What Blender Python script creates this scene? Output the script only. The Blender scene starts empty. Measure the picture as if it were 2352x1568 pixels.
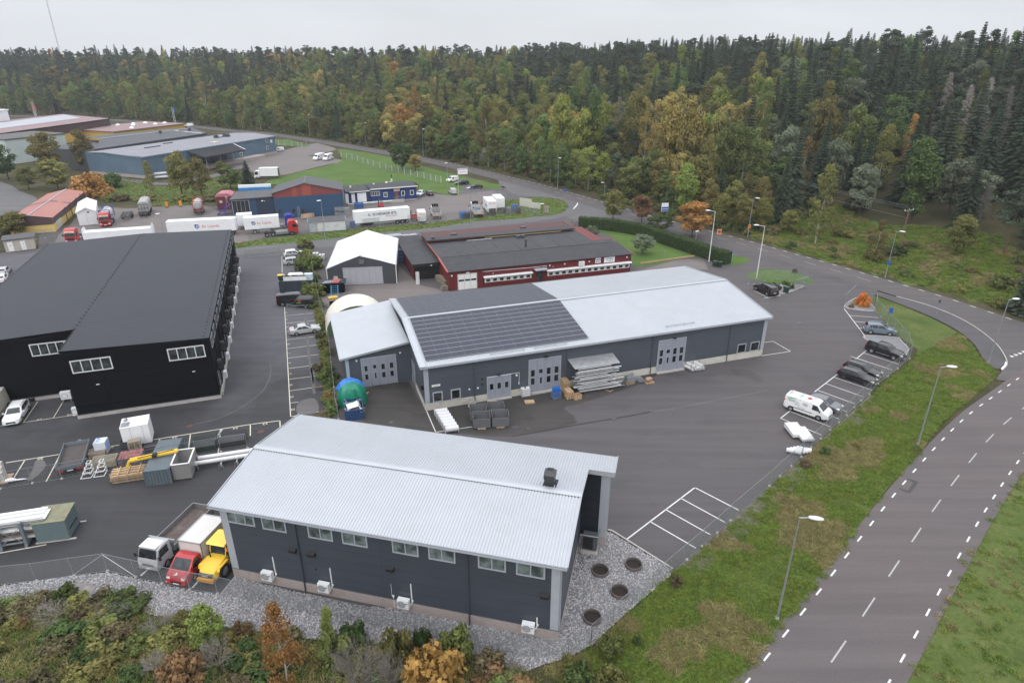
import bpy,math,random
from mathutils import noise as mnoise,Vector as V3
from mathutils.geometry import tessellate_polygon
rnd=random.Random(7)
R=math.radians
PI=math.pi
sc=bpy.context.scene
COL=sc.collection
def nn(N,typ,**kw):
 n=N.new(typ)
 for k,v in kw.items():
  if k in('operation','data_type','attribute_name','attribute_type'):
   setattr(n,k,v)
  else:
   k={'imin':'From Min','imax':'From Max','omin':'To Min','omax':'To Max','in0':0,'in1':1,'in6':6,'in7':7}.get(k,k)
   n.inputs[k].default_value=v
 return n
 # ------------------------------------------------------------ camera
PITCH=0.4191
FPX=1478.1
CAM_H=40.0
cam_d=bpy.data.cameras.new('camera')
cam=bpy.data.objects.new('camera',cam_d)
COL.objects.link(cam)
cam.location=(0,0,CAM_H)
cam.rotation_euler=(PI/2-PITCH,0,0)
cam_d.sensor_fit='HORIZONTAL'
cam_d.sensor_width=36.0
cam_d.lens=36.0*FPX/2352.0
cam_d.clip_end=6000
cam_d.clip_start=0.5
sc.camera=cam
# ------------------------------------------------------------ sky, sun, exposure
SUN_EL,SUN_AZ=R(38),R(200)
world=bpy.data.worlds.new('World')
sc.world=world
world.use_nodes=True
wn=world.node_tree
wn.nodes.clear()
w_out=nn(wn.nodes,'ShaderNodeOutputWorld')
w_bg=nn(wn.nodes,'ShaderNodeBackground',Strength=0.1)
w_sky=nn(wn.nodes,'ShaderNodeTexSky')
w_sky.sky_type='NISHITA'
w_sky.sun_disc=False
w_sky.sun_elevation=SUN_EL
w_sky.sun_rotation=SUN_AZ
w_sky.air_density=1.0
w_sky.dust_density=3.0
w_tc=nn(wn.nodes,'ShaderNodeTexCoord')
w_sep=nn(wn.nodes,'ShaderNodeSeparateXYZ')
wn.links.new(w_tc.outputs['Generated'],w_sep.inputs[0])
w_rmp=nn(wn.nodes,'ShaderNodeValToRGB')
w_rmp.color_ramp.elements[0].position=0.0
w_rmp.color_ramp.elements[0].color=(0.615,0.635,0.66,1)
w_rmp.color_ramp.elements[1].position=1.0
w_rmp.color_ramp.elements[1].color=(1.74,1.78,1.87,1)
e=w_rmp.color_ramp.elements.new(0.10)
e.color=(0.60,0.625,0.66,1)
wn.links.new(w_sep.outputs['Z'],w_rmp.inputs[0])
w_nz=nn(wn.nodes,'ShaderNodeTexNoise',Scale=3.2,Detail=5)
w_map=nn(wn.nodes,'ShaderNodeMapping',Scale=(1,1,5))
wn.links.new(w_tc.outputs['Generated'],w_map.inputs[0])
wn.links.new(w_map.outputs[0],w_nz.inputs['Vector'])
w_mr=nn(wn.nodes,'ShaderNodeMapRange',imin=0.3,imax=0.7,omin=9.3,omax=10.6)
wn.links.new(w_nz.outputs[0],w_mr.inputs[0])
w_mul=nn(wn.nodes,'ShaderNodeVectorMath',operation='SCALE')
wn.links.new(w_rmp.outputs[0],w_mul.inputs[0])
wn.links.new(w_mr.outputs[0],w_mul.inputs['Scale'])
w_mix=nn(wn.nodes,'ShaderNodeMix',data_type='RGBA',in0=0.92)
wn.links.new(w_sky.outputs[0],w_mix.inputs[6])
wn.links.new(w_mul.outputs[0],w_mix.inputs[7])
wn.links.new(w_mix.outputs[2],w_bg.inputs['Color'])
wn.links.new(w_bg.outputs[0],w_out.inputs['Surface'])
sun_d=bpy.data.lights.new('sun','SUN')
sun_d.energy=0.7
sun_d.angle=R(40)
sun_d.color=(1.0,0.97,0.93)
sun=bpy.data.objects.new('sun',sun_d)
COL.objects.link(sun)
sun.rotation_euler=(PI/2-SUN_EL,0,PI-SUN_AZ)
sun.location=(0,0,90)
sc.view_settings.view_transform='Standard'
sc.view_settings.look='None'
sc.view_settings.exposure=0.42
sc.view_settings.gamma=1.0
sc.view_settings.use_curve_mapping=False
sc.render.engine='CYCLES'
sc.cycles.max_bounces=6
sc.cycles.diffuse_bounces=3
sc.cycles.glossy_bounces=3
sc.cycles.transparent_max_bounces=16
sc.cycles.volume_bounces=0
sc.cycles.use_denoising=True
sc.cycles.caustics_reflective=False
sc.cycles.caustics_refractive=False
# ------------------------------------------------------------ plan readings: a spot on the ground (or at height z) read off the aerial photo
CR={'C1':(0,183.75,.25),'C2':(588,183.75,.25),'C3':(1176,183.75,.25),'C4':(1764,183.75,.25),'C5':(0,514.5,.25),'C6':(588,514.5,.25),'C7':(1176,514.5,.25),'C8':(1764,514.5,.25),'E1':(0,845.25,.25),'E2':(588,845.25,.25),'E3':(1176,845.25,.25),'E4':(1764,845.25,.25),'F1':(0,1176,.25),'F2':(588,1176,.25),'F3':(1176,1176,.25),'F4':(1764,1176,.25),'G1':(857.5,637,.21875),'G2':(1225,759.5,.125),'G3':(906.5,845.25,.125),'G4':(600.25,539,.125),'G5':(0,955.5,.125),'G6':(245,943.25,.14583),'G7':(306.25,1151.5,.14064),'G8':(428.75,539,.25771),'J1':(0,245,.16795),'J2':(0,404.25,.14842),'J3':(343,404.25,.15625),'J4':(612.5,392,.14583),'J5':(906.5,379.75,.17708),'J8':(1531.25,612.5,.19528),'D':(0,0,1)}
CP,SP=math.cos(PITCH),math.sin(PITCH)
def at(k,x,y,z=0.0):
 a=CR[k]
 X=(a[0]+x*a[2]-1176)/FPX
 Y=(a[1]+y*a[2]-784)/FPX
 d=(X,CP-Y*SP,-SP-Y*CP)
 t=(z-CAM_H)/d[2]
 return V3((d[0]*t,d[1]*t,z))
def ats(k,pts,z=0.0):
 return[at(k,x,y,z)for x,y in pts]
def top_h(base,k,x,y):
 """height of an upright thing standing at base whose top is read at (x, y)"""
 a=CR[k]
 Y=(a[1]+y*a[2]-784)/FPX
 return CAM_H+(-SP-Y*CP)/(CP-Y*SP)*base.y
 # ------------------------------------------------------------ mesh builder
class MB:
 def __init__(s):
  s.v=[]
  s.f=[]
  s.m=[]
 def add(s,vs,fs,m=0):
  o=len(s.v)
  s.v+=[tuple(p)for p in vs]
  s.f+=[tuple(i+o for i in f)for f in fs]
  s.m+=[m]*len(fs)
  return s
 def box(s,x0,x1,y0,y1,z0,z1,m=0):
  vs=[(x0,y0,z0),(x1,y0,z0),(x1,y1,z0),(x0,y1,z0),(x0,y0,z1),(x1,y0,z1),(x1,y1,z1),(x0,y1,z1)]
  return s.add(vs,[(0,3,2,1),(4,5,6,7),(0,1,5,4),(1,2,6,5),(2,3,7,6),(3,0,4,7)],m)
 def cbox(s,c,d,m=0):
  return s.box(c[0]-d[0]/2,c[0]+d[0]/2,c[1]-d[1]/2,c[1]+d[1]/2,c[2]-d[2]/2,c[2]+d[2]/2,m)
 def quad(s,a,b,c,d,m=0):
  return s.add([a,b,c,d],[(0,1,2,3)],m)
 def loft(s,rg,m=0,caps=True):
  n=len(rg[0])
  o=len(s.v)
  for r in rg:
   s.v+=[tuple(p)for p in r]
  for i in range(len(rg)-1):
   for j in range(n):
    a=o+i*n+j
    b=o+i*n+(j+1)%n
    s.f.append((a,b,b+n,a+n))
    s.m.append(m)
  if caps:
   s.f.append(tuple(o+j for j in reversed(range(n))))
   s.f.append(tuple(o+(len(rg)-1)*n+j for j in range(n)))
   s.m+=[m,m]
  return s
 def tube(s,p0,p1,r0,r1=None,n=6,m=0,caps=True):
  p0,p1=V3(p0),V3(p1)
  r1=r0 if r1 is None else r1
  d=(p1-p0)
  if d.length<1e-6:
   return s
  d.normalize()
  a=d.orthogonal().normalized()
  b=d.cross(a)
  rg=[[p+(a*math.cos(2*PI*i/n)+b*math.sin(2*PI*i/n))*r for i in range(n)]for p,r in((p0,r0),(p1,r1))]
  return s.loft(rg,m,caps)
 def path(s,pts,r,n=6,m=0):
  for a,b in zip(pts,pts[1:]):
   s.tube(a,b,r,r,n,m)
  return s
 def bar(s,p0,p1,w,h,m=0,up=(0,0,1)):
  """rectangular bar from p0 to p1, w wide, h high"""
  p0,p1=V3(p0),V3(p1)
  d=(p1-p0).normalized()
  side=d.cross(V3(up))
  if side.length<1e-4:
   side=d.cross(V3((1,0,0)))
  side.normalize()
  u=side.cross(d).normalized()
  ring=lambda p:[p+side*w/2-u*h/2,p+side*w/2+u*h/2,p-side*w/2+u*h/2,p-side*w/2-u*h/2]
  return s.loft([ring(p0),ring(p1)],m)
 def prism(s,poly,z0,z1,m=0):
  n=len(poly)
  area=sum(poly[i][0]*poly[(i+1)%n][1]-poly[(i+1)%n][0]*poly[i][1]for i in range(n))
  if area<0:
   poly=list(reversed(poly))
  s.loft([[(p[0],p[1],z0)for p in poly],[(p[0],p[1],z1)for p in poly]],m)
  return s
 def ey(s,prof,y0,y1,m=0):
  """profile in x,z pushed along y"""
  return s.loft([[(p[0],y0,p[1])for p in prof],[(p[0],y1,p[1])for p in prof]],m)
 def ex(s,prof,x0,x1,m=0):
  return s.loft([[(x0,p[0],p[1])for p in prof],[(x1,p[0],p[1])for p in prof]],m)
 def ring_y(s,c,r0,r1,y0,y1,n=20,m=0):
  """hollow drum about a y axis"""
  x,z=c
  R4=[]
  for r,y in((r0,y0),(r1,y0),(r1,y1),(r0,y1)):
   R4.append([(x+r*math.cos(2*PI*i/n),y,z+r*math.sin(2*PI*i/n))for i in range(n)])
  R4.append(R4[0])
  return s.loft(R4,m,caps=False)
 def mesh(s,name,mats,smooth=False,angle=None):
  me=bpy.data.meshes.new(name)
  me.from_pydata(s.v,[],s.f)
  for mm in(mats if isinstance(mats,(list,tuple))else[mats]):
   me.materials.append(mm)
  if any(s.m):
   me.polygons.foreach_set('material_index',s.m)
  if smooth:
   me.polygons.foreach_set('use_smooth',[True]*len(me.polygons))
   if angle is not None:
    me.set_sharp_from_angle(angle=angle)
  me.update()
  return me
 def bd(s,name,mats,parent=None,smooth=False,loc=None,angle=None,rc=False):
  me=s.mesh(name,mats,smooth,angle)
  if rc:
   import bmesh
   bm=bmesh.new()
   bm.from_mesh(me)
   bmesh.ops.recalc_face_normals(bm,faces=bm.faces)
   bm.to_mesh(me)
   bm.free()
  return put(name,me,parent,loc)
CH={}
def put(name,me,parent=None,loc=None,rot=None,scale=None):
 o=bpy.data.objects.new(name,me)
 COL.objects.link(o)
 if parent is not None:
  o.parent=parent
  CH.setdefault(parent.name,[]).append(o)
 if loc is not None:
  o.location=loc
 if rot is not None:
  o.rotation_euler=rot
 if scale is not None:
  o.scale=scale
 return o
def tag(o,label,cat,group=None):
 o['label']=label
 o['category']=cat
 if group:
  o['group']=group
 return o
def kind(o,k):
 o['kind']=k
 return o
def th(name,label,cat,loc=(0,0,0),rz=0.0,group=None):
 o=bpy.data.objects.new(name,None)
 COL.objects.link(o)
 o.location=loc
 o.rotation_euler=(0,0,rz)
 o.empty_display_size=0.3
 return tag(o,label,cat,group)
def dup(src,loc=None,rz=None,label=None,scale=None,parent=None):
 """copy a thing with its parts and sub-parts, mesh data shared"""
 c=src.copy()
 COL.objects.link(c)
 if parent is not None:
  c.parent=parent
  CH.setdefault(parent.name,[]).append(c)
 if loc is not None:
  c.location=loc
 if rz is not None:
  c.rotation_euler=(0,0,rz)
 if label:
  c['label']=label
 if scale is not None:
  c.scale=scale if hasattr(scale,'__len__')else(scale,)*3
 for ch in list(CH.get(src.name,())):
  dup(ch,parent=c)
 return c
 # ------------------------------------------------------------ materials
MC={}
def nodes_of(name):
 m=bpy.data.materials.new(name)
 m.use_nodes=True
 nt=m.node_tree
 return m,nt,nt.nodes['Principled BSDF']
def mat(name,col,rough=0.6,metal=0.0,spec=0.5,var=0.0,vs=1.0,bump=0.0,bs=8.0,dirt=None,dfac=0.0,coat=0.0,orr=0.0):
 """painted / plain surface with noise variation, optional dirt colour and bump"""
 if name in MC:
  return MC[name]
 m,nt,b=nodes_of(name)
 N,L=nt.nodes,nt.links
 b.inputs['Roughness'].default_value=rough
 b.inputs['Metallic'].default_value=metal
 b.inputs['Specular IOR Level'].default_value=spec
 b.inputs['Coat Weight'].default_value=coat
 b.inputs['Base Color'].default_value=(*col,1)
 tc=nn(N,'ShaderNodeTexCoord')
 last=None
 if var or dirt or orr:
  nz=nn(N,'ShaderNodeTexNoise',Scale=vs,Detail=6,Roughness=0.65)
  L.new(tc.outputs['Object'],nz.inputs['Vector'])
  mr=nn(N,'ShaderNodeMapRange',imin=0.25,imax=0.75,omin=1-var,omax=1+var)
  L.new(nz.outputs[0],mr.inputs[0])
  sc_=nn(N,'ShaderNodeVectorMath',operation='SCALE',in0=col)
  L.new(mr.outputs[0],sc_.inputs['Scale'])
  last=sc_.outputs[0]
  if orr:
   oi=nn(N,'ShaderNodeObjectInfo')
   mr2=nn(N,'ShaderNodeMapRange',omin=1-orr,omax=1+orr)
   L.new(oi.outputs['Random'],mr2.inputs[0])
   s2=nn(N,'ShaderNodeVectorMath',operation='SCALE')
   L.new(last,s2.inputs[0])
   L.new(mr2.outputs[0],s2.inputs['Scale'])
   last=s2.outputs[0]
  if dirt:
   n2=nn(N,'ShaderNodeTexNoise',Scale=vs*0.6,Detail=8,Roughness=0.7)
   L.new(tc.outputs['Object'],n2.inputs['Vector'])
   r2=nn(N,'ShaderNodeMapRange',imin=0.52,imax=0.75,omax=dfac)
   L.new(n2.outputs[0],r2.inputs[0])
   mx=nn(N,'ShaderNodeMix',data_type='RGBA',in7=(*dirt,1))
   L.new(last,mx.inputs[6])
   L.new(r2.outputs[0],mx.inputs[0])
   last=mx.outputs[2]
  L.new(last,b.inputs['Base Color'])
 if bump:
  nb=nn(N,'ShaderNodeTexNoise',Scale=bs,Detail=4)
  L.new(tc.outputs['Object'],nb.inputs['Vector'])
  bp=nn(N,'ShaderNodeBump',Strength=bump)
  L.new(nb.outputs[0],bp.inputs['Height'])
  L.new(bp.outputs[0],b.inputs['Normal'])
 MC[name]=m
 return m
def paint(name,col,rough=0.28,coat=0.5):
 return mat('paint_'+name,col,rough,0,0.5,var=0.05,vs=1.2,coat=coat,dirt=(0.16,0.15,0.14),dfac=0.12)
def glass_mat(name='dark_glass',col=(0.012,0.014,0.016),rough=0.04,spec=0.5):
 if name in MC:
  return MC[name]
 m,nt,b=nodes_of(name)
 N,L=nt.nodes,nt.links
 b.inputs['Roughness'].default_value=rough
 b.inputs['Specular IOR Level'].default_value=spec
 tc=nn(N,'ShaderNodeTexCoord')
 nz=nn(N,'ShaderNodeTexNoise',Scale=1.3,Detail=3)
 L.new(tc.outputs['Object'],nz.inputs['Vector'])
 rp=nn(N,'ShaderNodeValToRGB')
 rp.color_ramp.elements[0].position=0.38
 rp.color_ramp.elements[1].position=0.66
 rp.color_ramp.elements[0].color=(*[c*.6 for c in col],1)
 rp.color_ramp.elements[1].color=(*[c*2.2 for c in col],1)
 L.new(nz.outputs[0],rp.inputs[0])
 L.new(rp.outputs[0],b.inputs['Base Color'])
 MC[name]=m
 return m
def net_mat(name='chain_link',cell=0.07,wire=0.16,col=(0.32,0.34,0.35),horiz=False):
 """woven wire: thin wires with clear gaps, pattern in the sheet's own plane (object x,z)"""
 if name in MC:
  return MC[name]
 m,nt,b=nodes_of(name)
 N,L=nt.nodes,nt.links
 b.inputs['Base Color'].default_value=(*col,1)
 b.inputs['Metallic'].default_value=0.4
 b.inputs['Roughness'].default_value=0.5
 at_=nn(N,'ShaderNodeAttribute',attribute_name='net',attribute_type='GEOMETRY')
 sp=nn(N,'ShaderNodeSeparateXYZ')
 L.new(at_.outputs['Vector'],sp.inputs[0])
 def stripes(out):
  d=nn(N,'ShaderNodeMath',operation='DIVIDE')
  L.new(out,d.inputs[0])
  d.inputs[1].default_value=cell
  fr=nn(N,'ShaderNodeMath',operation='FRACT')
  L.new(d.outputs[0],fr.inputs[0])
  lt=nn(N,'ShaderNodeMath',operation='LESS_THAN')
  L.new(fr.outputs[0],lt.inputs[0])
  lt.inputs[1].default_value=wire
  return lt.outputs[0]
 if horiz:
  a,c=sp.outputs['X'],sp.outputs['Y']
 else:
  ad=nn(N,'ShaderNodeMath',operation='ADD')
  su=nn(N,'ShaderNodeMath',operation='SUBTRACT')
  for q in(ad,su):
   L.new(sp.outputs['X'],q.inputs[0])
   L.new(sp.outputs['Y'],q.inputs[1])
  a,c=ad.outputs[0],su.outputs[0]
 mx=nn(N,'ShaderNodeMath',operation='MAXIMUM')
 L.new(stripes(a),mx.inputs[0])
 L.new(stripes(c),mx.inputs[1])
 L.new(mx.outputs[0],b.inputs['Alpha'])
 MC[name]=m
 return m
M={}
M_GV=M['galv']=mat('galvanised_steel',(0.36,0.38,0.40),0.42,0.6,var=0.12,vs=3)
M_ST=M['steel']=mat('plain_steel',(0.40,0.41,0.42),0.35,0.75,var=0.15,vs=3)
M['stainless']=mat('stainless_pipe',(0.62,0.62,0.62),0.3,0.85,var=0.12,vs=2)
M_BK=M['black']=mat('matt_black',(0.012,0.012,0.013),0.6,var=0.2)
M['rubber']=mat('rubber',(0.018,0.018,0.018),0.85,var=0.2,vs=6)
M_WH=M['white']=mat('white_paint',(0.78,0.79,0.80),0.45,var=0.05,vs=1.5,dirt=(0.3,0.28,0.25),dfac=0.25)
M_WT=M['whitetrim']=mat('white_trim',(0.74,0.74,0.73),0.5,var=0.06)
M_GT=M['greytrim']=mat('light_grey_trim',(0.34,0.36,0.40),0.45,var=0.06,vs=2)
M['glass']=glass_mat()
M_AG=M['autoglass']=glass_mat('car_glass',(0.02,0.024,0.027),0.03,0.6)
M_CO=M['concrete']=mat('concrete',(0.40,0.38,0.36),0.85,var=0.16,vs=1.1,dirt=(0.2,0.18,0.16),dfac=0.5,bump=0.15,bs=14)
M['pinkcon']=mat('warm_concrete',(0.36,0.31,0.29),0.85,var=0.14,vs=1.4,dirt=(0.2,0.17,0.15),dfac=0.5,bump=0.15,bs=14)
M_WD=M['wood']=mat('pale_timber',(0.46,0.32,0.19),0.75,var=0.22,vs=3,orr=0.22,dirt=(0.2,0.15,0.11),dfac=0.5)
M_OW=M['oldwood']=mat('weathered_timber',(0.24,0.20,0.16),0.85,var=0.25,vs=3,orr=0.25)
M['orange']=mat('orange_plastic',(0.8,0.16,0.03),0.4)
M['lamp_red']=mat('red_lens',(0.45,0.02,0.015),0.2)
M['lamp_white']=mat('clear_lens',(0.7,0.72,0.74),0.12)
M['plate']=mat('number_plate',(0.75,0.76,0.76),0.4)
M['rim']=mat('alloy_rim',(0.45,0.46,0.47),0.3,0.7)
M_DR=M['darkrim']=mat('dark_rim',(0.10,0.10,0.11),0.4,0.5)
M['blue_sign']=mat('blue_sign',(0.02,0.10,0.42),0.4)
M['yellow']=mat('machine_yellow',(0.80,0.52,0.05),0.4,var=0.08,dirt=(0.3,0.2,0.08),dfac=0.3)
def corr(mb,o,U,V,Nn,pitch,depth,m=0,phase=0.0,close=True):
 """profiled sheet: ribs run along V, are repeated along U and rise along Nn"""
 o,U,V,Nn=V3(o),V3(U),V3(V),V3(Nn).normalized()
 n=max(1,round(U.length/pitch))
 p=[]
 for i in range(n):
  for t,h in((0.0,0),(0.30,0),(0.42,1),(0.86,1)):
   p.append(((i+t)/n,h))
 p.append((1.0,0))
 a=len(mb.v)
 for t,h in p:
  q=o+U*t+Nn*(depth*h)
  mb.v+=[tuple(q),tuple(q+V)]
 for i in range(len(p)-1):
  mb.f.append((a+2*i,a+2*i+2,a+2*i+3,a+2*i+1))
  mb.m.append(m)
 return mb
def lett(txt,size,m,parent,loc,rot,name='lettering',ext=0.006,align='CENTER',xs=1.0,bold=0.0):
 cu=bpy.data.curves.new(name,'FONT')
 cu.body=txt
 cu.size=size
 cu.extrude=ext
 cu.offset=bold
 cu.align_x=align
 cu.align_y='CENTER'
 cu.resolution_u=3
 cu.materials.append(m)
 tmp=bpy.data.objects.new(name,cu)
 me=bpy.data.meshes.new_from_object(tmp)
 bpy.data.objects.remove(tmp)
 bpy.data.curves.remove(cu)
 return put(name,me,parent,loc,rot,(xs,1,1))
FRONT=(PI/2,0,0)
# ============================================================ THE SETTING: ground, roads, yards, lawns, markings
def gmat(name,stops,scale,rough=0.95,bump=0.3,bs=4.0,fine=9.0,fine_amt=0.35,stretch=None):
 """natural ground: colour ramp over layered noise in world metres"""
 if name in MC:
  return MC[name]
 m,nt,b=nodes_of(name)
 N,L=nt.nodes,nt.links
 b.inputs['Roughness'].default_value=rough
 b.inputs['Specular IOR Level'].default_value=0.2
 g=nn(N,'ShaderNodeNewGeometry')
 mp=nn(N,'ShaderNodeMapping')
 if stretch:
  mp.inputs['Rotation'].default_value=(0,0,stretch[0])
  mp.inputs['Scale'].default_value=(stretch[1],stretch[2],1)
 L.new(g.outputs['Position'],mp.inputs[0])
 a=nn(N,'ShaderNodeTexNoise',Scale=scale,Detail=8,Roughness=0.62)
 L.new(mp.outputs[0],a.inputs['Vector'])
 c=nn(N,'ShaderNodeTexNoise',Scale=fine,Detail=6,Roughness=0.7)
 L.new(g.outputs['Position'],c.inputs['Vector'])
 mx=nn(N,'ShaderNodeMix',in0=fine_amt)
 L.new(a.outputs[0],mx.inputs[2])
 L.new(c.outputs[0],mx.inputs[3])
 rp=nn(N,'ShaderNodeValToRGB')
 els=rp.color_ramp.elements
 while len(els)<len(stops):
  els.new(0.5)
 for e_,(p,col)in zip(els,stops):
  e_.position=p
  e_.color=(*col,1)
 L.new(mx.outputs[0],rp.inputs[0])
 L.new(rp.outputs[0],b.inputs['Base Color'])
 bp=nn(N,'ShaderNodeBump',Strength=bump,Distance=0.1)
 nb=nn(N,'ShaderNodeTexNoise',Scale=bs,Detail=6)
 L.new(g.outputs['Position'],nb.inputs['Vector'])
 L.new(nb.outputs[0],bp.inputs['Height'])
 L.new(bp.outputs[0],b.inputs['Normal'])
 MC[name]=m
 return m
def asph(name,base,warm,dark,rough=0.8,big=0.035,patch=0.16,streak=None,fade=None):
 """bitumen: broad tone changes, worn tracks, darker damp patches, fine aggregate"""
 m,nt,b=nodes_of(name)
 N,L=nt.nodes,nt.links
 b.inputs['Specular IOR Level'].default_value=0.35
 g=nn(N,'ShaderNodeNewGeometry')
 def noise(scale,det=5,rough_=0.6,vec=None):
  n=nn(N,'ShaderNodeTexNoise',Scale=scale,Detail=det,Roughness=rough_)
  L.new(vec or g.outputs['Position'],n.inputs['Vector'])
  return n.outputs[0]
 def mr(v,a,b_,c=0.0,d=1.0):
  q=nn(N,'ShaderNodeMapRange',imin=a,imax=b_,omin=c,omax=d)
  L.new(v,q.inputs[0])
  return q.outputs[0]
 def mix(f,x,y):
  q=nn(N,'ShaderNodeMix',data_type='RGBA')
  L.new(f,q.inputs[0])
  for i,v in((6,x),(7,y)):
   if hasattr(v,'__len__'):
    q.inputs[i].default_value=(*v,1)
   else:
    L.new(v,q.inputs[i])
  return q.outputs[2]
 c=mix(mr(noise(big,4),0.38,0.62),base,warm)
 c=mix(mr(noise(patch,6,0.55),0.54,0.70,0,0.75),c,dark)
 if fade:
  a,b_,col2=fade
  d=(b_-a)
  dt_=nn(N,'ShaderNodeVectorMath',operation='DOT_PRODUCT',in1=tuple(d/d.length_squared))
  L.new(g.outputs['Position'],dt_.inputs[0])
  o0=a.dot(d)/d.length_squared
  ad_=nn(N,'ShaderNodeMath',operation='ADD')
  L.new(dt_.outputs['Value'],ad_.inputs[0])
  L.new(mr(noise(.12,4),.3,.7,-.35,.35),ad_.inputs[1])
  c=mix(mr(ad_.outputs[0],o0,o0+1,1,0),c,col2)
 mp=nn(N,'ShaderNodeMapping')
 ang,sx,sy=streak or(0.35,0.05,0.9)
 mp.inputs['Rotation'].default_value=(0,0,ang)
 mp.inputs['Scale'].default_value=(sx,sy,1)
 L.new(g.outputs['Position'],mp.inputs[0])
 st=mr(noise(1.0,5,0.65,mp.outputs[0]),0.3,0.7,0.86,1.14)
 gr=mr(noise(7.0,8,0.8),0.25,0.75,0.80,1.20)
 for v in(st,gr):
  s_=nn(N,'ShaderNodeVectorMath',operation='SCALE')
  L.new(c,s_.inputs[0])
  L.new(v,s_.inputs['Scale'])
  c=s_.outputs[0]
 L.new(c,b.inputs['Base Color'])
 L.new(mr(noise(patch,6,0.55),0.5,0.72,rough,rough-0.25),b.inputs['Roughness'])
 bp=nn(N,'ShaderNodeBump',Strength=0.2,Distance=0.02)
 L.new(noise(25,3),bp.inputs['Height'])
 L.new(bp.outputs[0],b.inputs['Normal'])
 MC[name]=m
 return m
def smooth(pts,n=5,closed=True):
 """rounded outline through the given points"""
 out=[]
 k=len(pts)
 rng=range(k)if closed else range(k-1)
 for i in rng:
  p0=pts[(i-1)%k]if closed or i>0 else pts[i]
  p1,p2=pts[i],pts[(i+1)%k]
  p3=pts[(i+2)%k]if closed or i+2<k else p2
  for j in range(n):
   t=j/n
   out.append(0.5*((2*p1)+(p2-p0)*t+(2*p0-5*p1+4*p2-p3)*t*t+(3*p1-p0-3*p2+p3)*t**3))
 if not closed:
  out.append(pts[-1])
 return out
def sheet(name,pts,z,m,kd='structure',thick=0.0):
 pts=[V3((p[0],p[1],0))for p in pts]
 tri=tessellate_polygon([pts])
 mb=MB()
 fs=[]
 for t in tri:
  a,b,c=(pts[i]for i in t)
  if(b-a).cross(c-a).z<0:
   t=(t[0],t[2],t[1])
  fs.append(tuple(t))
 mb.add([(p.x,p.y,z)for p in pts],fs)
 if thick:
  n=len(pts)
  area=sum(pts[i].x*pts[(i+1)%n].y-pts[(i+1)%n].x*pts[i].y for i in range(n))
  q=pts if area>0 else list(reversed(pts))
  for i in range(n):
   a,b=q[i],q[(i+1)%n]
   mb.quad((a.x,a.y,z-thick),(b.x,b.y,z-thick),(b.x,b.y,z),(a.x,a.y,z))
 return kind(mb.bd(name,m),kd)
def strip(line,w0,w1):
 """left and right edge of a band along a polyline"""
 L_,R_=[],[]
 for i,p in enumerate(line):
  a=line[max(0,i-1)]
  b=line[min(len(line)-1,i+1)]
  d=(b-a)
  d.z=0
  d.normalize()
  n=V3((-d.y,d.x,0))
  L_.append(p+n*w0)
  R_.append(p-n*w1)
 return L_+list(reversed(R_))
def in_poly(x,y,poly):
 c=False
 n=len(poly)
 j=n-1
 for i in range(n):
  xi,yi=poly[i][0],poly[i][1]
  xj,yj=poly[j][0],poly[j][1]
  if(yi>y)!=(yj>y)and x<(xj-xi)*(y-yi)/(yj-yi)+xi:
   c=not c
  j=i
 return c
def rand_in(poly,n,rg):
 xs=[p[0]for p in poly]
 ys=[p[1]for p in poly]
 out=[]
 tries=0
 while len(out)<n and tries<n*40:
  tries+=1
  x,y=rg.uniform(min(xs),max(xs)),rg.uniform(min(ys),max(ys))
  if in_poly(x,y,poly):
   out.append((x,y))
 return out
def seg_dist(x,y,line):
 """signed distance to a polyline (positive on its left side)"""
 best=1e9
 sg=1
 for a,b in zip(line,line[1:]):
  dx,dy=b[0]-a[0],b[1]-a[1]
  l2=dx*dx+dy*dy
  t=max(0,min(1,((x-a[0])*dx+(y-a[1])*dy)/l2))if l2 else 0
  px,py=a[0]+dx*t,a[1]+dy*t
  d=math.hypot(x-px,y-py)
  if d<best:
   best=d
   sg=1 if dx*(y-a[1])-dy*(x-a[0])>0 else-1
 return best*sg
 # --- the two through roads, read along their centre lines
FOREST_LINE=ats('C8',[(2880,1180),(2590,1050),(2240,945),(1880,822),(1550,710),(1225,610),(925,520),(650,437),(380,360),(65,270)])+ats('C3',[(2000,1475),(1240,1277),(690,1113),(405,1030),(140,957)])+ats('C2',[(1850,800),(1620,750),(1180,668),(760,595),(360,531),(60,490)])+ats('C1',[(2080,462),(1750,425),(1300,385),(600,345),(-300,320)])
FOREST_LINE=[V3((p.x,p.y,0))for p in FOREST_LINE]
MAIN_LINE=ats('F4',[(-260,2600),(640,1290),(875,945),(1122,570),(1335,250)])+ats('E4',[(1520,1300),(1692,1065),(1852,860),(2010,672),(2170,510),(2325,385),(2700,90),(3100,-190)])
FOREST_FAR=strip(smooth(FOREST_LINE,3,False),0,-3.6)
def hill(x,y):
 """wooded rise beyond the forest road, low scrub knoll before the camera"""
 d=-seg_dist(x,y,HILL_LINE)
 h=0.0
 if d>4:
  t=min(1.0,(d-4)/210.0)
  right=max(0.0,min(1.0,(x-40)/80.0))
  hh=22.0+4.0*right
  h=hh*(t*t*(3-2*t))**(1.0-0.35*right)
  h+=min(1.0,d/60.0)*3.0*mnoise.noise((x*0.012,y*0.012,3.1))
  h+=min(1.0,d/30.0)*0.7*mnoise.noise((x*0.06,y*0.06,1.7))
  if d>330:
   h-=(d-330)*0.012
  h=max(h,0.0)
 k=knoll(x,y)
 return h+k
def knoll(x,y):
 d=seg_dist(x,y,KNOLL_EDGE)
 if d>0 or y>45:
  return 0.0
 t=min(1.0,-d/9.0)
 return 1.5*t*t*(3-2*t)+0.35*t*mnoise.noise((x*.35,y*.35,8.8))
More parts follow.
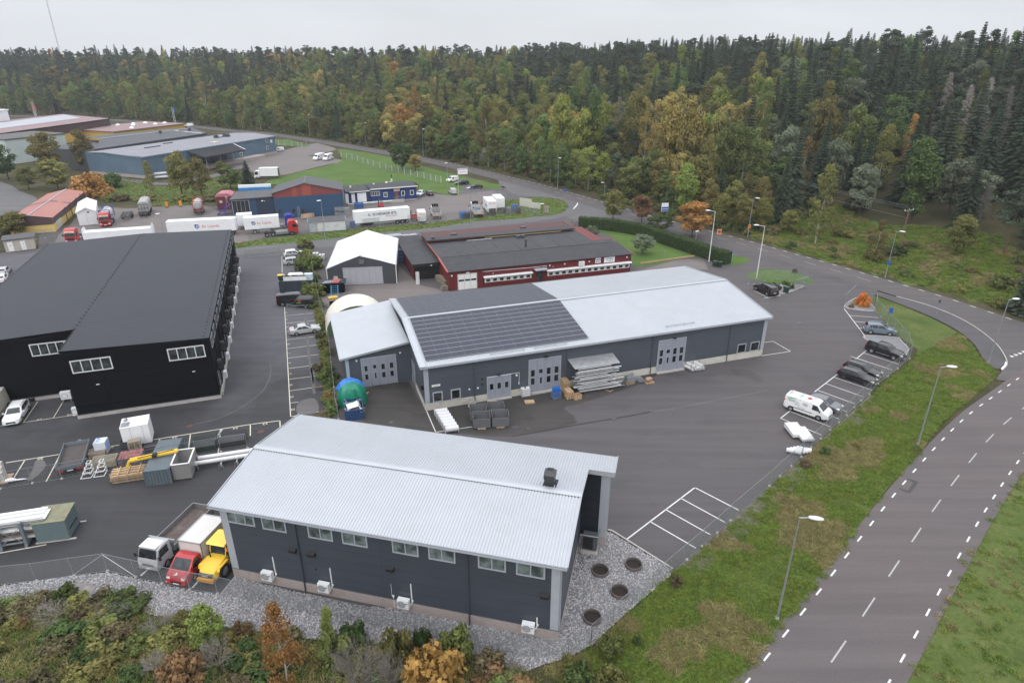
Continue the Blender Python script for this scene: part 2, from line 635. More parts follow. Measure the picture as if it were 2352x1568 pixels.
HILL_LINE=[V3((p.x,p.y,0))for p in([V3((330,20,0)),V3((190,75,0))]+FOREST_LINE[1:])]
# west to east just south of the gravel: scrub lies on its right-hand side
KNOLL_EDGE=ats('F1',[(-600,800),(0,800),(500,740),(900,790),(1500,900),(2150,1010)])+ats('F2',[(400,1120),(1000,1180),(1700,1240),(2352,1330)])+ats('F3',[(200,1420),(700,1800)])
# ground sheet
GRASS=gmat('rough_grass',[(0.32,(0.050,0.062,0.020)),(0.45,(0.066,0.098,0.022)),(0.55,(0.100,0.122,0.036)),(0.68,(0.150,0.140,0.065)),(0.75,(0.090,0.080,0.042))],0.22,fine=3.5,fine_amt=0.45,bump=0.6)
LAWN=gmat('mown_grass',[(0.32,(0.052,0.098,0.022)),(0.5,(0.076,0.130,0.028)),(0.66,(0.108,0.155,0.042)),(0.8,(0.14,0.15,0.065))],0.12,fine=3.0,fine_amt=0.4,bump=0.4)
FLOOR=gmat('woodland_floor',[(0.3,(0.028,0.032,0.014)),(0.48,(0.050,0.048,0.022)),(0.6,(0.085,0.070,0.036)),(0.75,(0.055,0.065,0.022))],0.12,fine=2.5,fine_amt=0.45,bump=0.6)
def axis(vals):
 out=[]
 for a,b,st in vals:
  x=a
  while x<b-1e-6:
   out.append(x)
   x+=st
 out.append(vals[-1][1])
 return out
gx=axis([(-900,-420,40),(-420,-200,11),(-200,-60,7),(-60,60,3.5),(60,240,6),(240,420,14),(420,900,40)])
gy=axis([(-60,18,10),(18,50,1.6),(50,120,5),(120,420,6.5),(420,700,14),(700,1500,45)])
mb=MB()
for y in gy:
 for x in gx:
  mb.v.append((x,y,hill(x,y)-0.09))
nx=len(gx)
for j in range(len(gy)-1):
 for i in range(nx-1):
  a=j*nx+i
  mb.f.append((a,a+1,a+1+nx,a+nx))
mb.m=[0]*len(mb.f)
kind(mb.bd('ground',FLOOR,smooth=True),'structure')
ASPH=asph('yard_asphalt',(0.083,0.077,0.082),(0.089,0.079,0.079),(0.050,0.048,0.047))
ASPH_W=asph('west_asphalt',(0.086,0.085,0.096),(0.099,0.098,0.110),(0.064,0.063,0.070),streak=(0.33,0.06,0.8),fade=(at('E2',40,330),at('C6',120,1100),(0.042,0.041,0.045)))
ASPH_D=asph('damp_asphalt',(0.046,0.043,0.041),(0.058,0.052,0.048),(0.030,0.028,0.027),rough=0.7,big=0.12,patch=0.3)
ROAD=asph('road_asphalt',(0.102,0.089,0.089),(0.114,0.094,0.094),(0.083,0.074,0.075),big=0.05,streak=(-0.93,0.03,0.75),patch=0.08)
ROAD_F=asph('forest_road_asphalt',(0.088,0.080,0.080),(0.098,0.087,0.086),(0.070,0.065,0.066),big=0.05,streak=(0.62,0.03,0.8),patch=0.08)
SIDE=asph('side_asphalt',(0.108,0.106,0.109),(0.120,0.115,0.117),(0.090,0.088,0.092),streak=(0.25,0.04,0.7))
GRAVELY=asph('pinkish_hardstanding',(0.165,0.140,0.132),(0.148,0.135,0.132),(0.105,0.094,0.090),rough=0.9,big=0.06,patch=0.14)
# big paved area (yards, side road, junction mouths) --------------------------------------------------
yard_poly=ats('F1',[(-900,760),(0,668),(330,632),(690,575),(985,545),(1240,600),(1490,655),(1740,710),(2030,752),(2160,592)])+ats('F2',[(900,900)])+ats('F3',[(400,900),(880,160),(930,170),(1480,522),(1605,437),(1745,314),(1885,190),(2005,77)])+ats('E4',[(10,1080),(110,993),(212,900),(395,733),(570,570),(720,433),(930,240)])+ats('C8',[(1010,1470),(1170,1345),(1300,1236),(1262,1108),(1205,1045),(1095,925),(985,797),(960,690),(1010,600),(760,500)])+[p for p in ats('C8',[(300,385),(60,310),(-260,215)])]+ats('C3',[(1700,1355),(1320,1270)])+ats('C3',[(960,1180),(700,1120),(380,1060),(0,935)])+ats('C2',[(2200,960),(1900,880)])+ats('C2',[(1740,960),(1860,1062),(1640,1042),(1470,1024),(1470,985),(800,970),(130,1000),(-60,1180)])+ats('C1',[(1800,1150),(1180,1180),(800,1150),(640,1330),(360,1400)])+ats('C5',[(350,230),(20,265),(-700,330)])
west_split=None
sheet('yard',yard_poly,0.0,ASPH)
# western strip of the yard (round the black hall) has a cooler, smoother surface
west_poly=ats('F1',[(-900,755),(0,666),(330,630),(690,573),(985,543),(1240,598),(1490,653),(1740,708),(2030,750),(2160,590)])+ats('E2',[(100,780),(400,430),(700,430)])+ats('C6',[(625,1490),(540,820),(520,520),(470,240),(210,285),(-60,300)])+ats('C5',[(2240,320),(1900,60),(20,300),(-700,400)])
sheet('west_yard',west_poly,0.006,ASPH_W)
# hardstanding north of the side road, pinkish and dusty
sheet('haulage_yard',smooth(ats('C1',[(640,1340),(800,1180),(1150,1180),(1500,1165),(1850,1150),(2080,1230)])+ats('C2',[(150,1270),(800,1210),(880,1130),(1470,1105),(1600,1045),(1760,1060),(2050,1030),(2200,1020),(2230,1120),(2100,1240),(1750,1290),(1440,1320),(900,1365),(480,1405),(60,1445)])+ats('C1',[(2300,1490),(1500,1520),(900,1520),(500,1500)]),2),0.008,GRAVELY)
# tent hall forecourt and the strip before the red workshop
sheet('forecourt',ats('C6',[(560,620),(900,560),(1300,530),(1290,360),(1500,560),(1780,620)])+ats('C7',[(1090,436),(1200,420),(1500,330),(1760,320),(1800,420),(1500,400),(0,620)])+ats('C6',[(1300,760),(640,760)]),0.010,GRAVELY)
# damp dark bays before the long hall and its side wing
sheet('damp_apron',smooth(ats('E2',[(985,205),(1400,120),(1560,395),(1950,300),(2352,240)])+ats('E3',[(250,205),(560,130),(1200,70),(1330,45),(1250,120),(900,240),(600,330),(470,370),(600,500),(0,630)])+ats('E2',[(1900,600),(1600,600),(1100,560),(960,420)]),2),0.012,ASPH_D)
# through roads
main_l=smooth(MAIN_LINE,4,False)
forest_l=smooth(FOREST_LINE,3,False)
sheet('main_road',strip(main_l,4.15,4.35),0.014,ROAD)
sheet('forest_road',strip(forest_l,3.75,3.75),0.018,ROAD_F)
# side road westward from the junction
side_c=ats('C2',[(2600,1260)])+ats('C3',[(330,1255),(0,1290)])+ats('C2',[(2100,1320),(1700,1370),(1200,1420),(700,1480),(100,1540),(-500,1600)])+ats('C5',[(1700,320),(1000,400)])
side_c=[p for p in side_c]
sheet('side_road',strip(smooth(ats('C3',[(760,1160),(520,1210),(240,1262),(0,1290)])+ats('C2',[(2000,1330),(1700,1372),(1200,1430),(700,1492),(100,1545),(-500,1600)]),3,False),3.6,3.4),0.010,SIDE)
# junction mouth and the bus lay-by beside the forest road
sheet('junction_apron',smooth(ats('C3',[(1500,1335),(1000,1190),(640,1100),(300,1010),(0,935)])+ats('C2',[(2230,905),(2260,985)])+ats('C3',[(60,1060),(280,1075),(470,1105),(525,1170),(480,1225),(560,1280),(800,1260),(1100,1300)]),3),0.012,SIDE)
sheet('roadside_pavement',smooth(ats('C8',[(420,470),(760,560),(1000,655),(1200,730),(1400,810),(1560,880),(1750,985),(1900,1110),(1980,1240),(2090,1330),(2180,1300),(2170,1215),(2080,1090),(1900,950),(1700,840),(1450,745),(1180,670),(800,560),(420,430)]),3),0.022,ASPH)
sheet('kerb_line',[p for p in strip(smooth(ats('C8',[(1180,668),(1450,742),(1700,838),(1900,948),(2080,1088),(2165,1200),(2195,1290),(2150,1345)]),4,False),0.07,0.07)],0.13,M_CO,thick=0.12)
# road to the far warehouses, on the left
sheet('warehouse_road',smooth(ats('C1',[(-700,800),(0,935),(180,1020),(345,1095),(180,1205),(0,1250),(-700,1500)]),3),0.006,SIDE)
sheet('warehouse_yard',smooth(ats('C2',[(0,720),(200,660),(520,585),(600,590),(740,640),(520,690),(500,700),(800,738),(560,800),(230,880),(40,870),(-200,800)])+ats('C1',[(2000,800),(1900,830),(1550,850)]),3),0.006,GRAVELY)
sheet('warehouse_path',strip(smooth(ats('C1',[(1000,880),(1250,930),(1550,955),(1900,900),(2200,800)]),3,False),2.0,2.0),0.004,SIDE)
sheet('junction_mouth',ats('C8',[(1180,640),(1560,700),(2240,930),(2700,1080),(2700,1500),(2085,1430),(2185,1310),(2172,1215),(2080,1090),(1900,950),(1700,840),(1450,745)]),0.012,ROAD_F)
# lawns and verges --------------------------------------------------------------------------------
VERGE=[V3((p.x,p.y,0))for p in smooth(ats('C8',[(985,800),(960,690),(1010,668),(1200,738),(1400,820),(1560,893),(1750,1000),(1880,1130),(1960,1250),(2075,1330),(2080,1420),(1960,1510)])+ats('E4',[(1790,330),(1600,500),(1450,690),(1330,860),(1200,985),(1030,1190),(850,1420)])+ats('F4',[(720,300),(500,600),(300,850),(100,1090),(-100,1340)])+ats('F3',[(1900,1900),(1200,1900),(300,1480),(480,1360),(760,1230),(950,1040),(1150,870),(1300,720),(1460,590),(1500,540),(1640,450),(1780,330),(1915,205),(2035,92)])+ats('E4',[(40,1090),(140,1003),(240,912),(425,745),(600,582),(750,445),(960,255)])+ats('C8',[(1040,1480),(1200,1358),(1335,1250),(1370,1150),(1240,1060),(1110,925)]),2)]
sheet('verge',VERGE,-0.02,GRASS)
EAST=[V3((p.x,p.y,0))for p in ats('F4',[(1250,1800),(1260,1568),(1470,1120),(1690,660),(1870,300),(2040,20)])+ats('E4',[(1900,1560),(2140,1200),(2380,880),(3100,300)])+[V3((140,60,0)),V3((120,15,0)),V3((40,15,0))]]
sheet('east_verge',EAST,-0.03,GRASS)
WORKLAWN=[V3((p.x,p.y,0))for p in smooth(ats('C7',[(940,135),(700,30),(620,-10),(900,-40),(1200,20),(1500,110),(1800,200),(2030,285),(2180,320),(2130,360),(1960,380),(1690,305),(1180,395),(1100,330)]),3)]
sheet('workshop_lawn',WORKLAWN,0.02,LAWN)
BIGLAWN=[V3((p.x,p.y,0))for p in smooth(ats('C2',[(60,960),(230,890),(560,808),(790,742),(745,645),(830,640),(1020,668),(1190,700),(1560,800),(1900,888),(2130,940),(2300,990),(2080,1000),(1980,960),(1900,950),(1870,1060),(1640,1035),(1480,1015),(1460,940),(800,975),(420,960)]),2)]
sheet('haulage_lawn',BIGLAWN,0.012,LAWN)
STRIP=[V3((p.x,p.y,0))for p in smooth(ats('C3',[(0,1105),(130,1085),(290,1080),(440,1100),(515,1165),(440,1230),(260,1250),(0,1280)])+ats('C2',[(2000,1300),(1700,1350),(1200,1400),(800,1445),(300,1500),(0,1525),(-600,1590),(-600,1570),(0,1470),(400,1425),(900,1370),(1440,1325),(1760,1295),(2100,1255),(2290,1160),(2230,1110)]),2)]
sheet('roadside_strip',STRIP,0.016,LAWN)
ISLE=[V3((p.x,p.y,0))for p in smooth(ats('J8',[(930,110),(1100,40),(1300,35),(1480,60),(1620,100),(1715,150),(1680,215),(1560,200),(1380,190),(1180,190),(1030,150)]),3)]
sheet('gate_lawn',ISLE,0.02,LAWN)
WSTRIP=[V3((p.x,p.y,0))for p in smooth(ats('C1',[(1130,890),(1300,935),(1550,985),(1900,930),(2080,880),(2330,960),(2150,1060),(1800,1130),(1500,1160),(1100,1080),(1050,960)]),2)]
sheet('bank',WSTRIP,-0.02,GRASS)
GPATCH=[V3((p.x,p.y,0))for p in smooth(ats('C1',[(1080,985),(1250,960),(1620,1000),(1620,1060),(1300,1065),(1100,1045)]),2)]
sheet('grass_patch',GPATCH,0.0,LAWN)
FARLAWN=[V3((p.x,p.y,0))for p in ats('C2',[(180,545),(300,545),(500,600),(470,612),(190,600)])]
sheet('far_lawn',FARLAWN,0.01,LAWN)
# verge beyond the forest road, open grass slope on the right
SLOPE=[V3((p.x,p.y,0))for p in ats('C8',[(3000,1100),(2350,800),(2030,735),(1680,640),(1355,555),(1053,470),(767,395),(500,318),(250,245),(-180,115),(-60,40),(640,-60),(1000,100),(1500,150),(2100,250),(2350,420),(3000,500)])]
def drape(name,poly,m,dz=0.05,step=3.0):
 """grass lying on the slope: a sheet that follows the terrain"""
 xs,ys=[p[0]for p in poly],[p[1]for p in poly]
 mb_=MB()
 nx_=int((max(xs)-min(xs))/step)+2
 ny_=int((max(ys)-min(ys))/step)+2
 idx={}
 for j in range(ny_):
  for i in range(nx_):
   x,y=min(xs)+i*step,min(ys)+j*step
   idx[i,j]=len(mb_.v)
   mb_.v.append((x,y,hill(x,y)-0.09+dz))
 for j in range(ny_-1):
  for i in range(nx_-1):
   if in_poly(min(xs)+(i+.5)*step,min(ys)+(j+.5)*step,poly):
    mb_.f.append((idx[i,j],idx[i+1,j],idx[i+1,j+1],idx[i,j+1]))
 mb_.m=[0]*len(mb_.f)
 return kind(mb_.bd(name,m,smooth=True),'structure')
drape('slope',SLOPE,GRASS)
# gravel beds
GRAVEL=gmat('gravel_bed',[(0.3,(0.09,0.09,0.095)),(0.45,(0.19,0.19,0.197)),(0.55,(0.26,0.255,0.262)),(0.7,(0.36,0.355,0.362))],7.0,rough=0.95,fine=16.0,fine_amt=0.55,bump=0.9,bs=14)
BED=[V3((p.x,p.y,0))for p in ats('F1',[(-900,790),(0,672),(330,636),(690,579),(985,549),(1240,604),(1490,659),(1740,714),(2030,756),(2162,594)])+ats('F2',[(900,850)])+ats('F3',[(280,1000),(560,180),(905,180),(1475,528),(1440,590),(1290,720),(1110,870),(930,1030),(740,1210),(520,1330),(300,1390),(100,1470)])+ats('F2',[(2000,1300),(1300,1220),(500,1160)])+ats('F1',[(2150,1060),(1500,960),(1000,850),(500,760),(0,820),(-900,950)])]
sheet('gravel_bed',BED,-0.015,GRAVEL)
BEDS=[smooth(ats('C8',[(700,760),(785,690),(850,680),(950,740),(975,797),(840,792)]),3),smooth(ats('C8',[(885,1030),(1000,1028),(1180,1045),(1230,1085),(1290,1150),(1240,1190),(1060,1110),(910,1065)]),3),smooth(ats('J8',[(1320,250),(1380,205),(1500,215),(1610,225),(1560,255),(1440,300),(1330,318)]),3)]
for p in BEDS:
 sheet('planting_bed',p,0.03,GRAVEL)
 sheet('kerb_edge',strip(p+[p[0]],0.08,0.08),0.09,M_CO,thick=0.09)
sheet('kerb_edge',strip(ats('F3',[(880,160),(920,170),(1200,345),(1480,520)]),0.07,0.07),0.07,M_CO,thick=0.08)
sheet('kerb_edge',strip(ats('F1',[(2162,590),(2030,752)]),0.05,0.05),0.06,M_CO,thick=0.08)
# foundation strip of bare gravelly soil under the eastern fence
sheet('fence_footing',strip(ats('F3',[(1500,520),(1605,440),(1745,317),(1885,195),(2005,80)])+ats('E4',[(15,1082),(115,995),(215,905),(400,738),(575,575),(725,438),(930,245)]),0.0,1.9),-0.005,gmat('soil_gravel',[(0.3,(0.06,0.055,0.045)),(0.5,(0.13,0.115,0.10)),(0.62,(0.22,0.20,0.18)),(0.75,(0.07,0.075,0.035))],2.5,fine=8,fine_amt=0.5))
# road markings: the dashes of one line are alike, each is a part of the line
LINE_W=mat('road_paint',(0.62,0.62,0.60),0.6,var=0.15,vs=4,dirt=(0.2,0.19,0.19),dfac=0.6)
LINE_Y=mat('bay_paint',(0.62,0.58,0.47),0.6,var=0.18,vs=2.5,dirt=(0.2,0.19,0.17),dfac=0.65)
LINE_WORN=mat('worn_road_paint',(0.36,0.35,0.345),0.7,var=0.3,vs=5,dirt=(0.12,0.11,0.11),dfac=0.8)
def dashes(name,line,off,period,length,w,z,m,s0=0.0,smax=1e9):
 """broken line following a road at a set offset"""
 pts=[p for p in line]
 cum=[0]
 for a,b in zip(pts,pts[1:]):
  cum.append(cum[-1]+(b-a).length)
 def pos(s):
  for i in range(len(pts)-1):
   if s<=cum[i+1]:
    d=(pts[i+1]-pts[i]).normalized()
    return pts[i]+d*(s-cum[i]),d
  return None
 mb_=MB()
 s=s0
 while s<min(cum[-1]-length,smax):
  q=[]
  for t in(s,s+length):
   p,d=pos(t)
   n=V3((-d.y,d.x,0))
   q+=[p+n*(off+w/2),p+n*(off-w/2)]
  mb_.quad((q[0].x,q[0].y,z),(q[1].x,q[1].y,z),(q[3].x,q[3].y,z),(q[2].x,q[2].y,z))
  s+=period
 for i,f in enumerate(mb_.f):
  mb_.f[i]=tuple(reversed(f))
 import bmesh
 o=mb_.bd(name,m)
 bm=bmesh.new()
 bm.from_mesh(o.data)
 for f in bm.faces:
  if f.normal.z<0:
   f.normal_flip()
 bm.to_mesh(o.data)
 bm.free()
 return kind(o,'structure')
dashes('edge_line',main_l,3.42,3.0,1.0,0.14,0.022,LINE_W,0.8,95)
dashes('edge_line',main_l,-3.45,3.0,1.0,0.14,0.022,LINE_W,1.8)
dashes('centre_line',main_l,0.0,6.0,2.7,0.12,0.022,LINE_WORN,1.2)
dashes('edge_line',forest_l,-3.3,3.0,1.05,0.17,0.026,LINE_W,0.5,330)
dashes('centre_line',forest_l,0.0,6.0,2.9,0.12,0.026,LINE_WORN,36)
sheet('turning_arrow',smooth(ats('C3',[(570,1185),(590,1165),(603,1148),(606,1130),(600,1128),(592,1146),(575,1165),(560,1187)]),2),0.03,LINE_W)
for a,b,c in(((2215,1207),(2265,1215),(2240,1226)),((2252,1193),(2302,1199),(2280,1212)),((2290,1180),(2338,1186),(2318,1199)),((2325,1165),(2375,1171),(2352,1185))):
 sheet('give_way_tooth',ats('C8',[a,b,c]),0.026,LINE_W)
sheet('kerb_nose',smooth(ats('C8',[(2150,1340),(2185,1318),(2196,1290),(2178,1268),(2170,1300),(2140,1330)]),2),0.12,M_WH,thick=0.1)
# patch of newer bitumen in the main road
sheet('road_patch',ats('E4',[(1200,1105),(1280,1010),(1385,1045),(1310,1145),(1270,1145)]),0.018,ASPH_D)
sheet('road_patch',ats('E4',[(1205,1095),(1272,1020),(1332,1052),(1285,1128)]),0.021,ROAD)
def mark(pts,w=0.1,m=None,z=0.016,name='bay_line'):
 for a,b in zip(pts,pts[1:]):
  d=(b-a).normalized()*(w/2)
  sheet(name,strip([a-d,b+d],w/2,w/2),z,m or LINE_W)
  # eastern parking bays
mark([*ats('F3',[(1055,247)]),*ats('E3',[(1680,1096),(2076,1300)])],0.13)
for a,b in(((1553,1195),(1953,1413)),((1415,1300),(1818,1526))):
 mark(ats('E3',[a,b]),0.12)
mark([at('E3',1272,1410),at('F3',1685,326)],0.12)
mark(ats('C8',[(700,778),(888,1026)]),0.12)
for a,b in(((752,840),(1015,860)),((795,896),(1068,918)),((838,955),(1100,975))):
 mark(ats('C8',[a,b]),0.11)
mark([at('C8',915,1152),at('C8',620,1392),at('E4',115,460)],0.12)
for a,b in(((878,1184),(1195,1285)),((760,1215),(1140,1340)),((700,1300),(1065,1392)),((640,1355),(1012,1460))):
 mark(ats('C8',[a,b]),0.11)
for a,b in(((607,85),(948,200)),((535,143),(872,262)),((455,203),(798,328)),((380,265),(725,400)),((290,330),(650,465)),((205,398),(572,538)),((115,460),(488,612))):
 mark(ats('E4',[a,b]),0.11)
mark(ats('J8',[(1035,285),(1185,362)]),0.11)
mark(ats('J8',[(1145,372),(1338,340),(1318,325)]),0.11)
mark(ats('J8',[(1140,892),(1250,876),(1455,995),(1122,1046)]),0.11)
mark([at('G3',590,795),at('G3',755,1175),at('G3',1420,1078)],0.11)
# western bays beside the fence, numbered
mark([at('C6',262,765),at('E2',318,445),at('E2',585,400)],0.10,LINE_Y)
mark(ats('C6',[(238,300),(240,445)]),0.10,LINE_Y)
mark(ats('C6',[(240,392),(455,372)]),0.10,LINE_Y)
for a,b in(((268,842),(535,818)),((272,912),(540,886)),((275,988),(545,958)),((279,1063),(565,1030)),((284,1145),(578,1108)),((288,1232),(590,1195)),((296,1326),(600,1290)),((303,1425),(612,1388)),((308,1532),(622,1488))):
 mark(ats('C6',[a,b]),0.09,LINE_Y)
mark([at('E2',315,320),at('E2',385,312)],0.09,LINE_Y)
mark([at('E1',60,868),at('E1',2310,515),at('E2',220,482),at('E2',222,545)],0.12,LINE_Y)
for a,b in(((225,850),(105,1045)),((555,790),(425,1040)),((862,740),(845,800)),((1468,650),(1435,770)),((1750,605),(1730,755)),((2025,565),(2005,780)),((2300,522),(2300,620))):
 mark(ats('E1',[a,b]),0.11,LINE_Y)
mark([at('E1',-300,575),at('E1',0,530),at('E1',700,428)],0.09,LINE_Y)
for a,b in(((345,310),(215,500)),((572,320),(490,458))):
 mark(ats('E1',[a,b]),0.09,LINE_Y)
for a,b in(((1360,522),(1298,578)),((1575,585),(1530,635)),((1840,612),(1770,690))):
 mark(ats('F1',[a,b]),0.14,LINE_W)
mark([at('F1',-60,385),at('F1',420,298)],0.12,LINE_Y)
def gtext(txt,p,q,size,m=None):
 """painted number lying on the ground, base line from p towards q"""
 d=q-p
 o=lett(txt,size,m or LINE_Y,None,(p.x,p.y,0.017),(0,0,math.atan2(d.y,d.x)),'bay_number',ext=0.0005)
 kind(o,'structure')
for n,(x,y)in(('30',(375,828)),('28',(1020,725)),('26',(1605,635)),('24',(2165,550))):
 gtext(n,at('E1',x,y),at('E1',x-220,y+34),0.62)
gtext('23',at('E2',85,510),at('E2',-115,545),0.62)
gtext('17',at('E1',365,468),at('E1',165,500),0.6)
gtext('16',at('E1',640,428),at('E1',440,458),0.6)
for n,(x,y)in(('13',(275,812)),('14',(280,876)),('15',(288,945)),('18',(296,1103)),('7',(302,1187)),('8',(308,1276)),('9',(315,1374)),('10',(320,1476))):
 gtext(n,at('C6',x,y),at('C6',x+10,y+200),0.5)
gtext('21',at('E2',328,265),at('E2',340,465),0.6)
gtext('22',at('E2',338,380),at('E2',350,580),0.6)
# scuffs, drains and covers set in the asphalt
RUST=mat('rusty_iron',(0.10,0.055,0.04),0.8,var=0.3,vs=8)
for k,x,y,r in(('E1',1745,532,.38),('E2',45,585,.38),('E3',150,556,.3),('E3',940,470,.3),('E2',1242,498,.3),('J8',1565,665,.35),('C6',520,1288,.2),('E3',30,545,.45)):
 p=at(k,x,y)
 mb=MB()
 mb.tube((0,0,0),(0,0,0.02),r,r,20)
 mb.tube((0,0,0.02),(0,0,0.028),r*.82,r*.82,20)
 tag(mb.bd('manhole_cover',RUST if k=='E1' or x==45 else M_DR,loc=(p.x,p.y,0.012)),'round iron drain cover set flush in the asphalt','drain cover','drain covers in the asphalt')
CRACK=asph('crack_seal',(0.03,0.028,0.028),(0.036,0.033,0.032),(0.024,0.023,0.023),rough=0.6)
SCUFF=asph('dusty_scuff',(0.125,0.118,0.116),(0.115,0.108,0.106),(0.10,0.095,0.093),rough=0.9)
sheet('seal_joint',strip(smooth(ats('E3',[(0,628),(300,575),(640,512),(900,470),(1100,435),(1270,402)]),3,False),0.12,0.10),0.017,CRACK)
sheet('dust_line',strip(smooth(ats('E3',[(1300,402),(1650,340),(2000,270),(2352,205)]),3,False),0.08,0.08),0.017,SCUFF)
sheet('dust_line',strip(smooth(ats('E1',[(1790,512),(2000,465),(2200,370),(2352,265)])+ats('E2',[(80,185),(130,70),(135,-40)]),4,False),0.07,0.07),0.017,SCUFF)
for a in([(455,800),(455,900),(470,1040),(485,1200),(500,1320),(520,1440),(535,1560)],):
 L_=smooth(ats('C6',a),3,False)
 sheet('dust_streak',strip(L_,0.18,0.16),0.0165,SCUFF)
sheet('dust_patch',smooth(ats('E2',[(500,0),(545,10),(535,60),(525,160),(510,60)]),3),0.0165,SCUFF)
sheet('dust_patch',smooth(ats('E2',[(395,310),(540,280),(570,400),(385,420)]),3),0.0163,SCUFF)
sheet('dust_patch',smooth(ats('E1',[(330,850),(390,840),(420,900),(330,1000),(250,1030),(300,930)]),3),0.0165,SCUFF)
# thin autumn haze over the whole place: one even body of air
q=MB().box(-960,960,-80,1560,-4,122)
hz,hnt,hb=nodes_of('haze_air')
hnt.nodes.remove(hb)
hv=hnt.nodes.new('ShaderNodeVolumePrincipled')
hv.inputs['Color'].default_value=(.90,.94,1.0,1)
hv.inputs['Density'].default_value=0.00016
hv.inputs['Anisotropy'].default_value=0.1
hnt.links.new(hv.outputs[0],next(n for n in hnt.nodes if n.type=='OUTPUT_MATERIAL').inputs['Volume'])
kind(q.bd('haze',hz),'stuff')
# ============================================================ BUILDINGS
M_RZ=M['roofzinc']=mat('zinc_roof_sheet',(0.44,0.46,0.49),0.42,0.35,var=0.05,vs=0.35,dirt=(0.36,0.37,0.37),dfac=0.35)
M['roofdark']=mat('dark_roof_sheet',(0.033,0.036,0.044),0.6,0.0,0.3,var=0.08,vs=0.4)
M['clad']=mat('grey_cladding',(0.046,0.055,0.070),0.5,var=0.08,vs=0.5,orr=0.04)
M_C2=M['clad2']=mat('mid_grey_cladding',(0.068,0.079,0.096),0.5,var=0.07,vs=0.5,orr=0.03)
M['cladblack']=mat('black_cladding',(0.0045,0.005,0.0075),0.7,0,0.12,var=0.12,vs=0.5,orr=0.05)
M['doorgrey']=mat('door_grey',(0.26,0.28,0.33),0.42,var=0.05,vs=1.2)
M['cream']=mat('cream_plinth',(0.50,0.48,0.43),0.85,var=0.12,vs=1.2,dirt=(0.28,0.25,0.2),dfac=0.5)
M['white_pvc']=mat('white_tarpaulin',(0.70,0.71,0.72),0.5,var=0.03,vs=0.6)
M_PA=M['pane']=glass_mat('window_pane',(0.030,0.036,0.038),0.06)
M['blindpane']=glass_mat('blind_behind_pane',(0.085,0.105,0.105),0.12)
def window(p,u0,u1,z0,z1,y,n=2,fr=None,pane=None,fw=0.09,dep=0.05,name='window',flip=1,bars_h=0):
 """frame with n lights on a wall that faces -y at depth y; panes sit back in the frame"""
 fr=fr or M_GT
 mb_=MB()
 a,b=(y-dep,y+0.02)
 mb_.box(u0,u1,a,b,z0,z0+fw)
 mb_.box(u0,u1,a,b,z1-fw,z1)
 mb_.box(u0,u0+fw,a,b,z0+fw,z1-fw)
 mb_.box(u1-fw,u1,a,b,z0+fw,z1-fw)
 w=(u1-u0-fw)/n
 for i in range(1,n):
  x=u0+fw/2+w*i
  mb_.box(x-fw*.4,x+fw*.4,a,b,z0+fw,z1-fw)
 for i in range(bars_h):
  z=z0+(z1-z0)*(i+1)/(bars_h+1)
  mb_.box(u0+fw,u1-fw,a+.006,b,z-.02,z+.02)
 w_=mb_.bd(name,fr,p)
 for i in range(n):
  x0=u0+fw/2+w*i+fw*.45
  x1=u0+fw/2+w*(i+1)-fw*.45
  q=MB().box(x0,x1,y-dep*.35,y+0.01,z0+fw*.9,z1-fw*.9)
  q.bd('pane',pane or M_PA,w_)
 return w_
def fgate(p,u0,u1,z0,z1,y,leaves,panes,m=None,fr=None,dep=0.06,wicket=None):
 """folding doors: leaves with small panes, in a frame"""
 m=m or M['doorgrey']
 fr=fr or M_GT
 f=0.10
 mb_=MB().box(u0-f,u1+f,y-dep-.03,y+.02,z1,z1+f*1.1).box(u0-f,u0,y-dep-.03,y+.02,z0,z1).box(u1,u1+f,y-dep-.03,y+.02,z0,z1)
 g=mb_.bd('gate',fr,p)
 w=(u1-u0)/leaves
 for i in range(leaves):
  q=MB().box(u0+w*i+.012,u0+w*(i+1)-.012,y-dep,y+.015,z0+.02,z1-.01)
  if wicket==i:
   q.box(u0+w*i+.10,u0+w*(i+1)-.10,y-dep-.025,y-dep+.01,z0+.06,z0+2.1)
  q.bd('gate_leaf',m,g)
 for(i,a0,a1,b0,b1)in panes:
  x0,x1=u0+w*i+a0,u0+w*i+a1
  e_=.035
  q=MB().box(x0-e_,x1+e_,y-dep-.03,y-dep+.005,b0-e_,b1+e_,0).box(x0,x1,y-dep-.036,y-dep,b0,b1,1)
  q.bd('gate_window',[M_GT,M['glass']],g)
 return g
def downpipe(p,u,z0,z1,y,m,r=.06):
 q=MB().tube((u,y-.09,z0+.25),(u,y-.09,z1),r,r,8)
 q.tube((u,y-.09,z0+.25),(u,y-.22,z0+.05),r,r,8)
 for z in(z0+1,(z0+z1)/2,z1-.6):
  q.box(u-.09,u+.09,y-.06,y+.01,z-.03,z+.03)
 return q.bd('downpipe',m,p,smooth=False)
def gutter(p,u0,u1,y,z,m,r=.085):
 prof=[(y-r*2,z),(y-r*2,z-r*1.4),(y,z-r*1.4),(y,z),(y-.02,z),(y-.02,z-r*1.2),(y-r*2+.02,z-r*1.2),(y-r*2+.02,z)]
 return MB().ex(prof,u0,u1).bd('gutter',m,p)
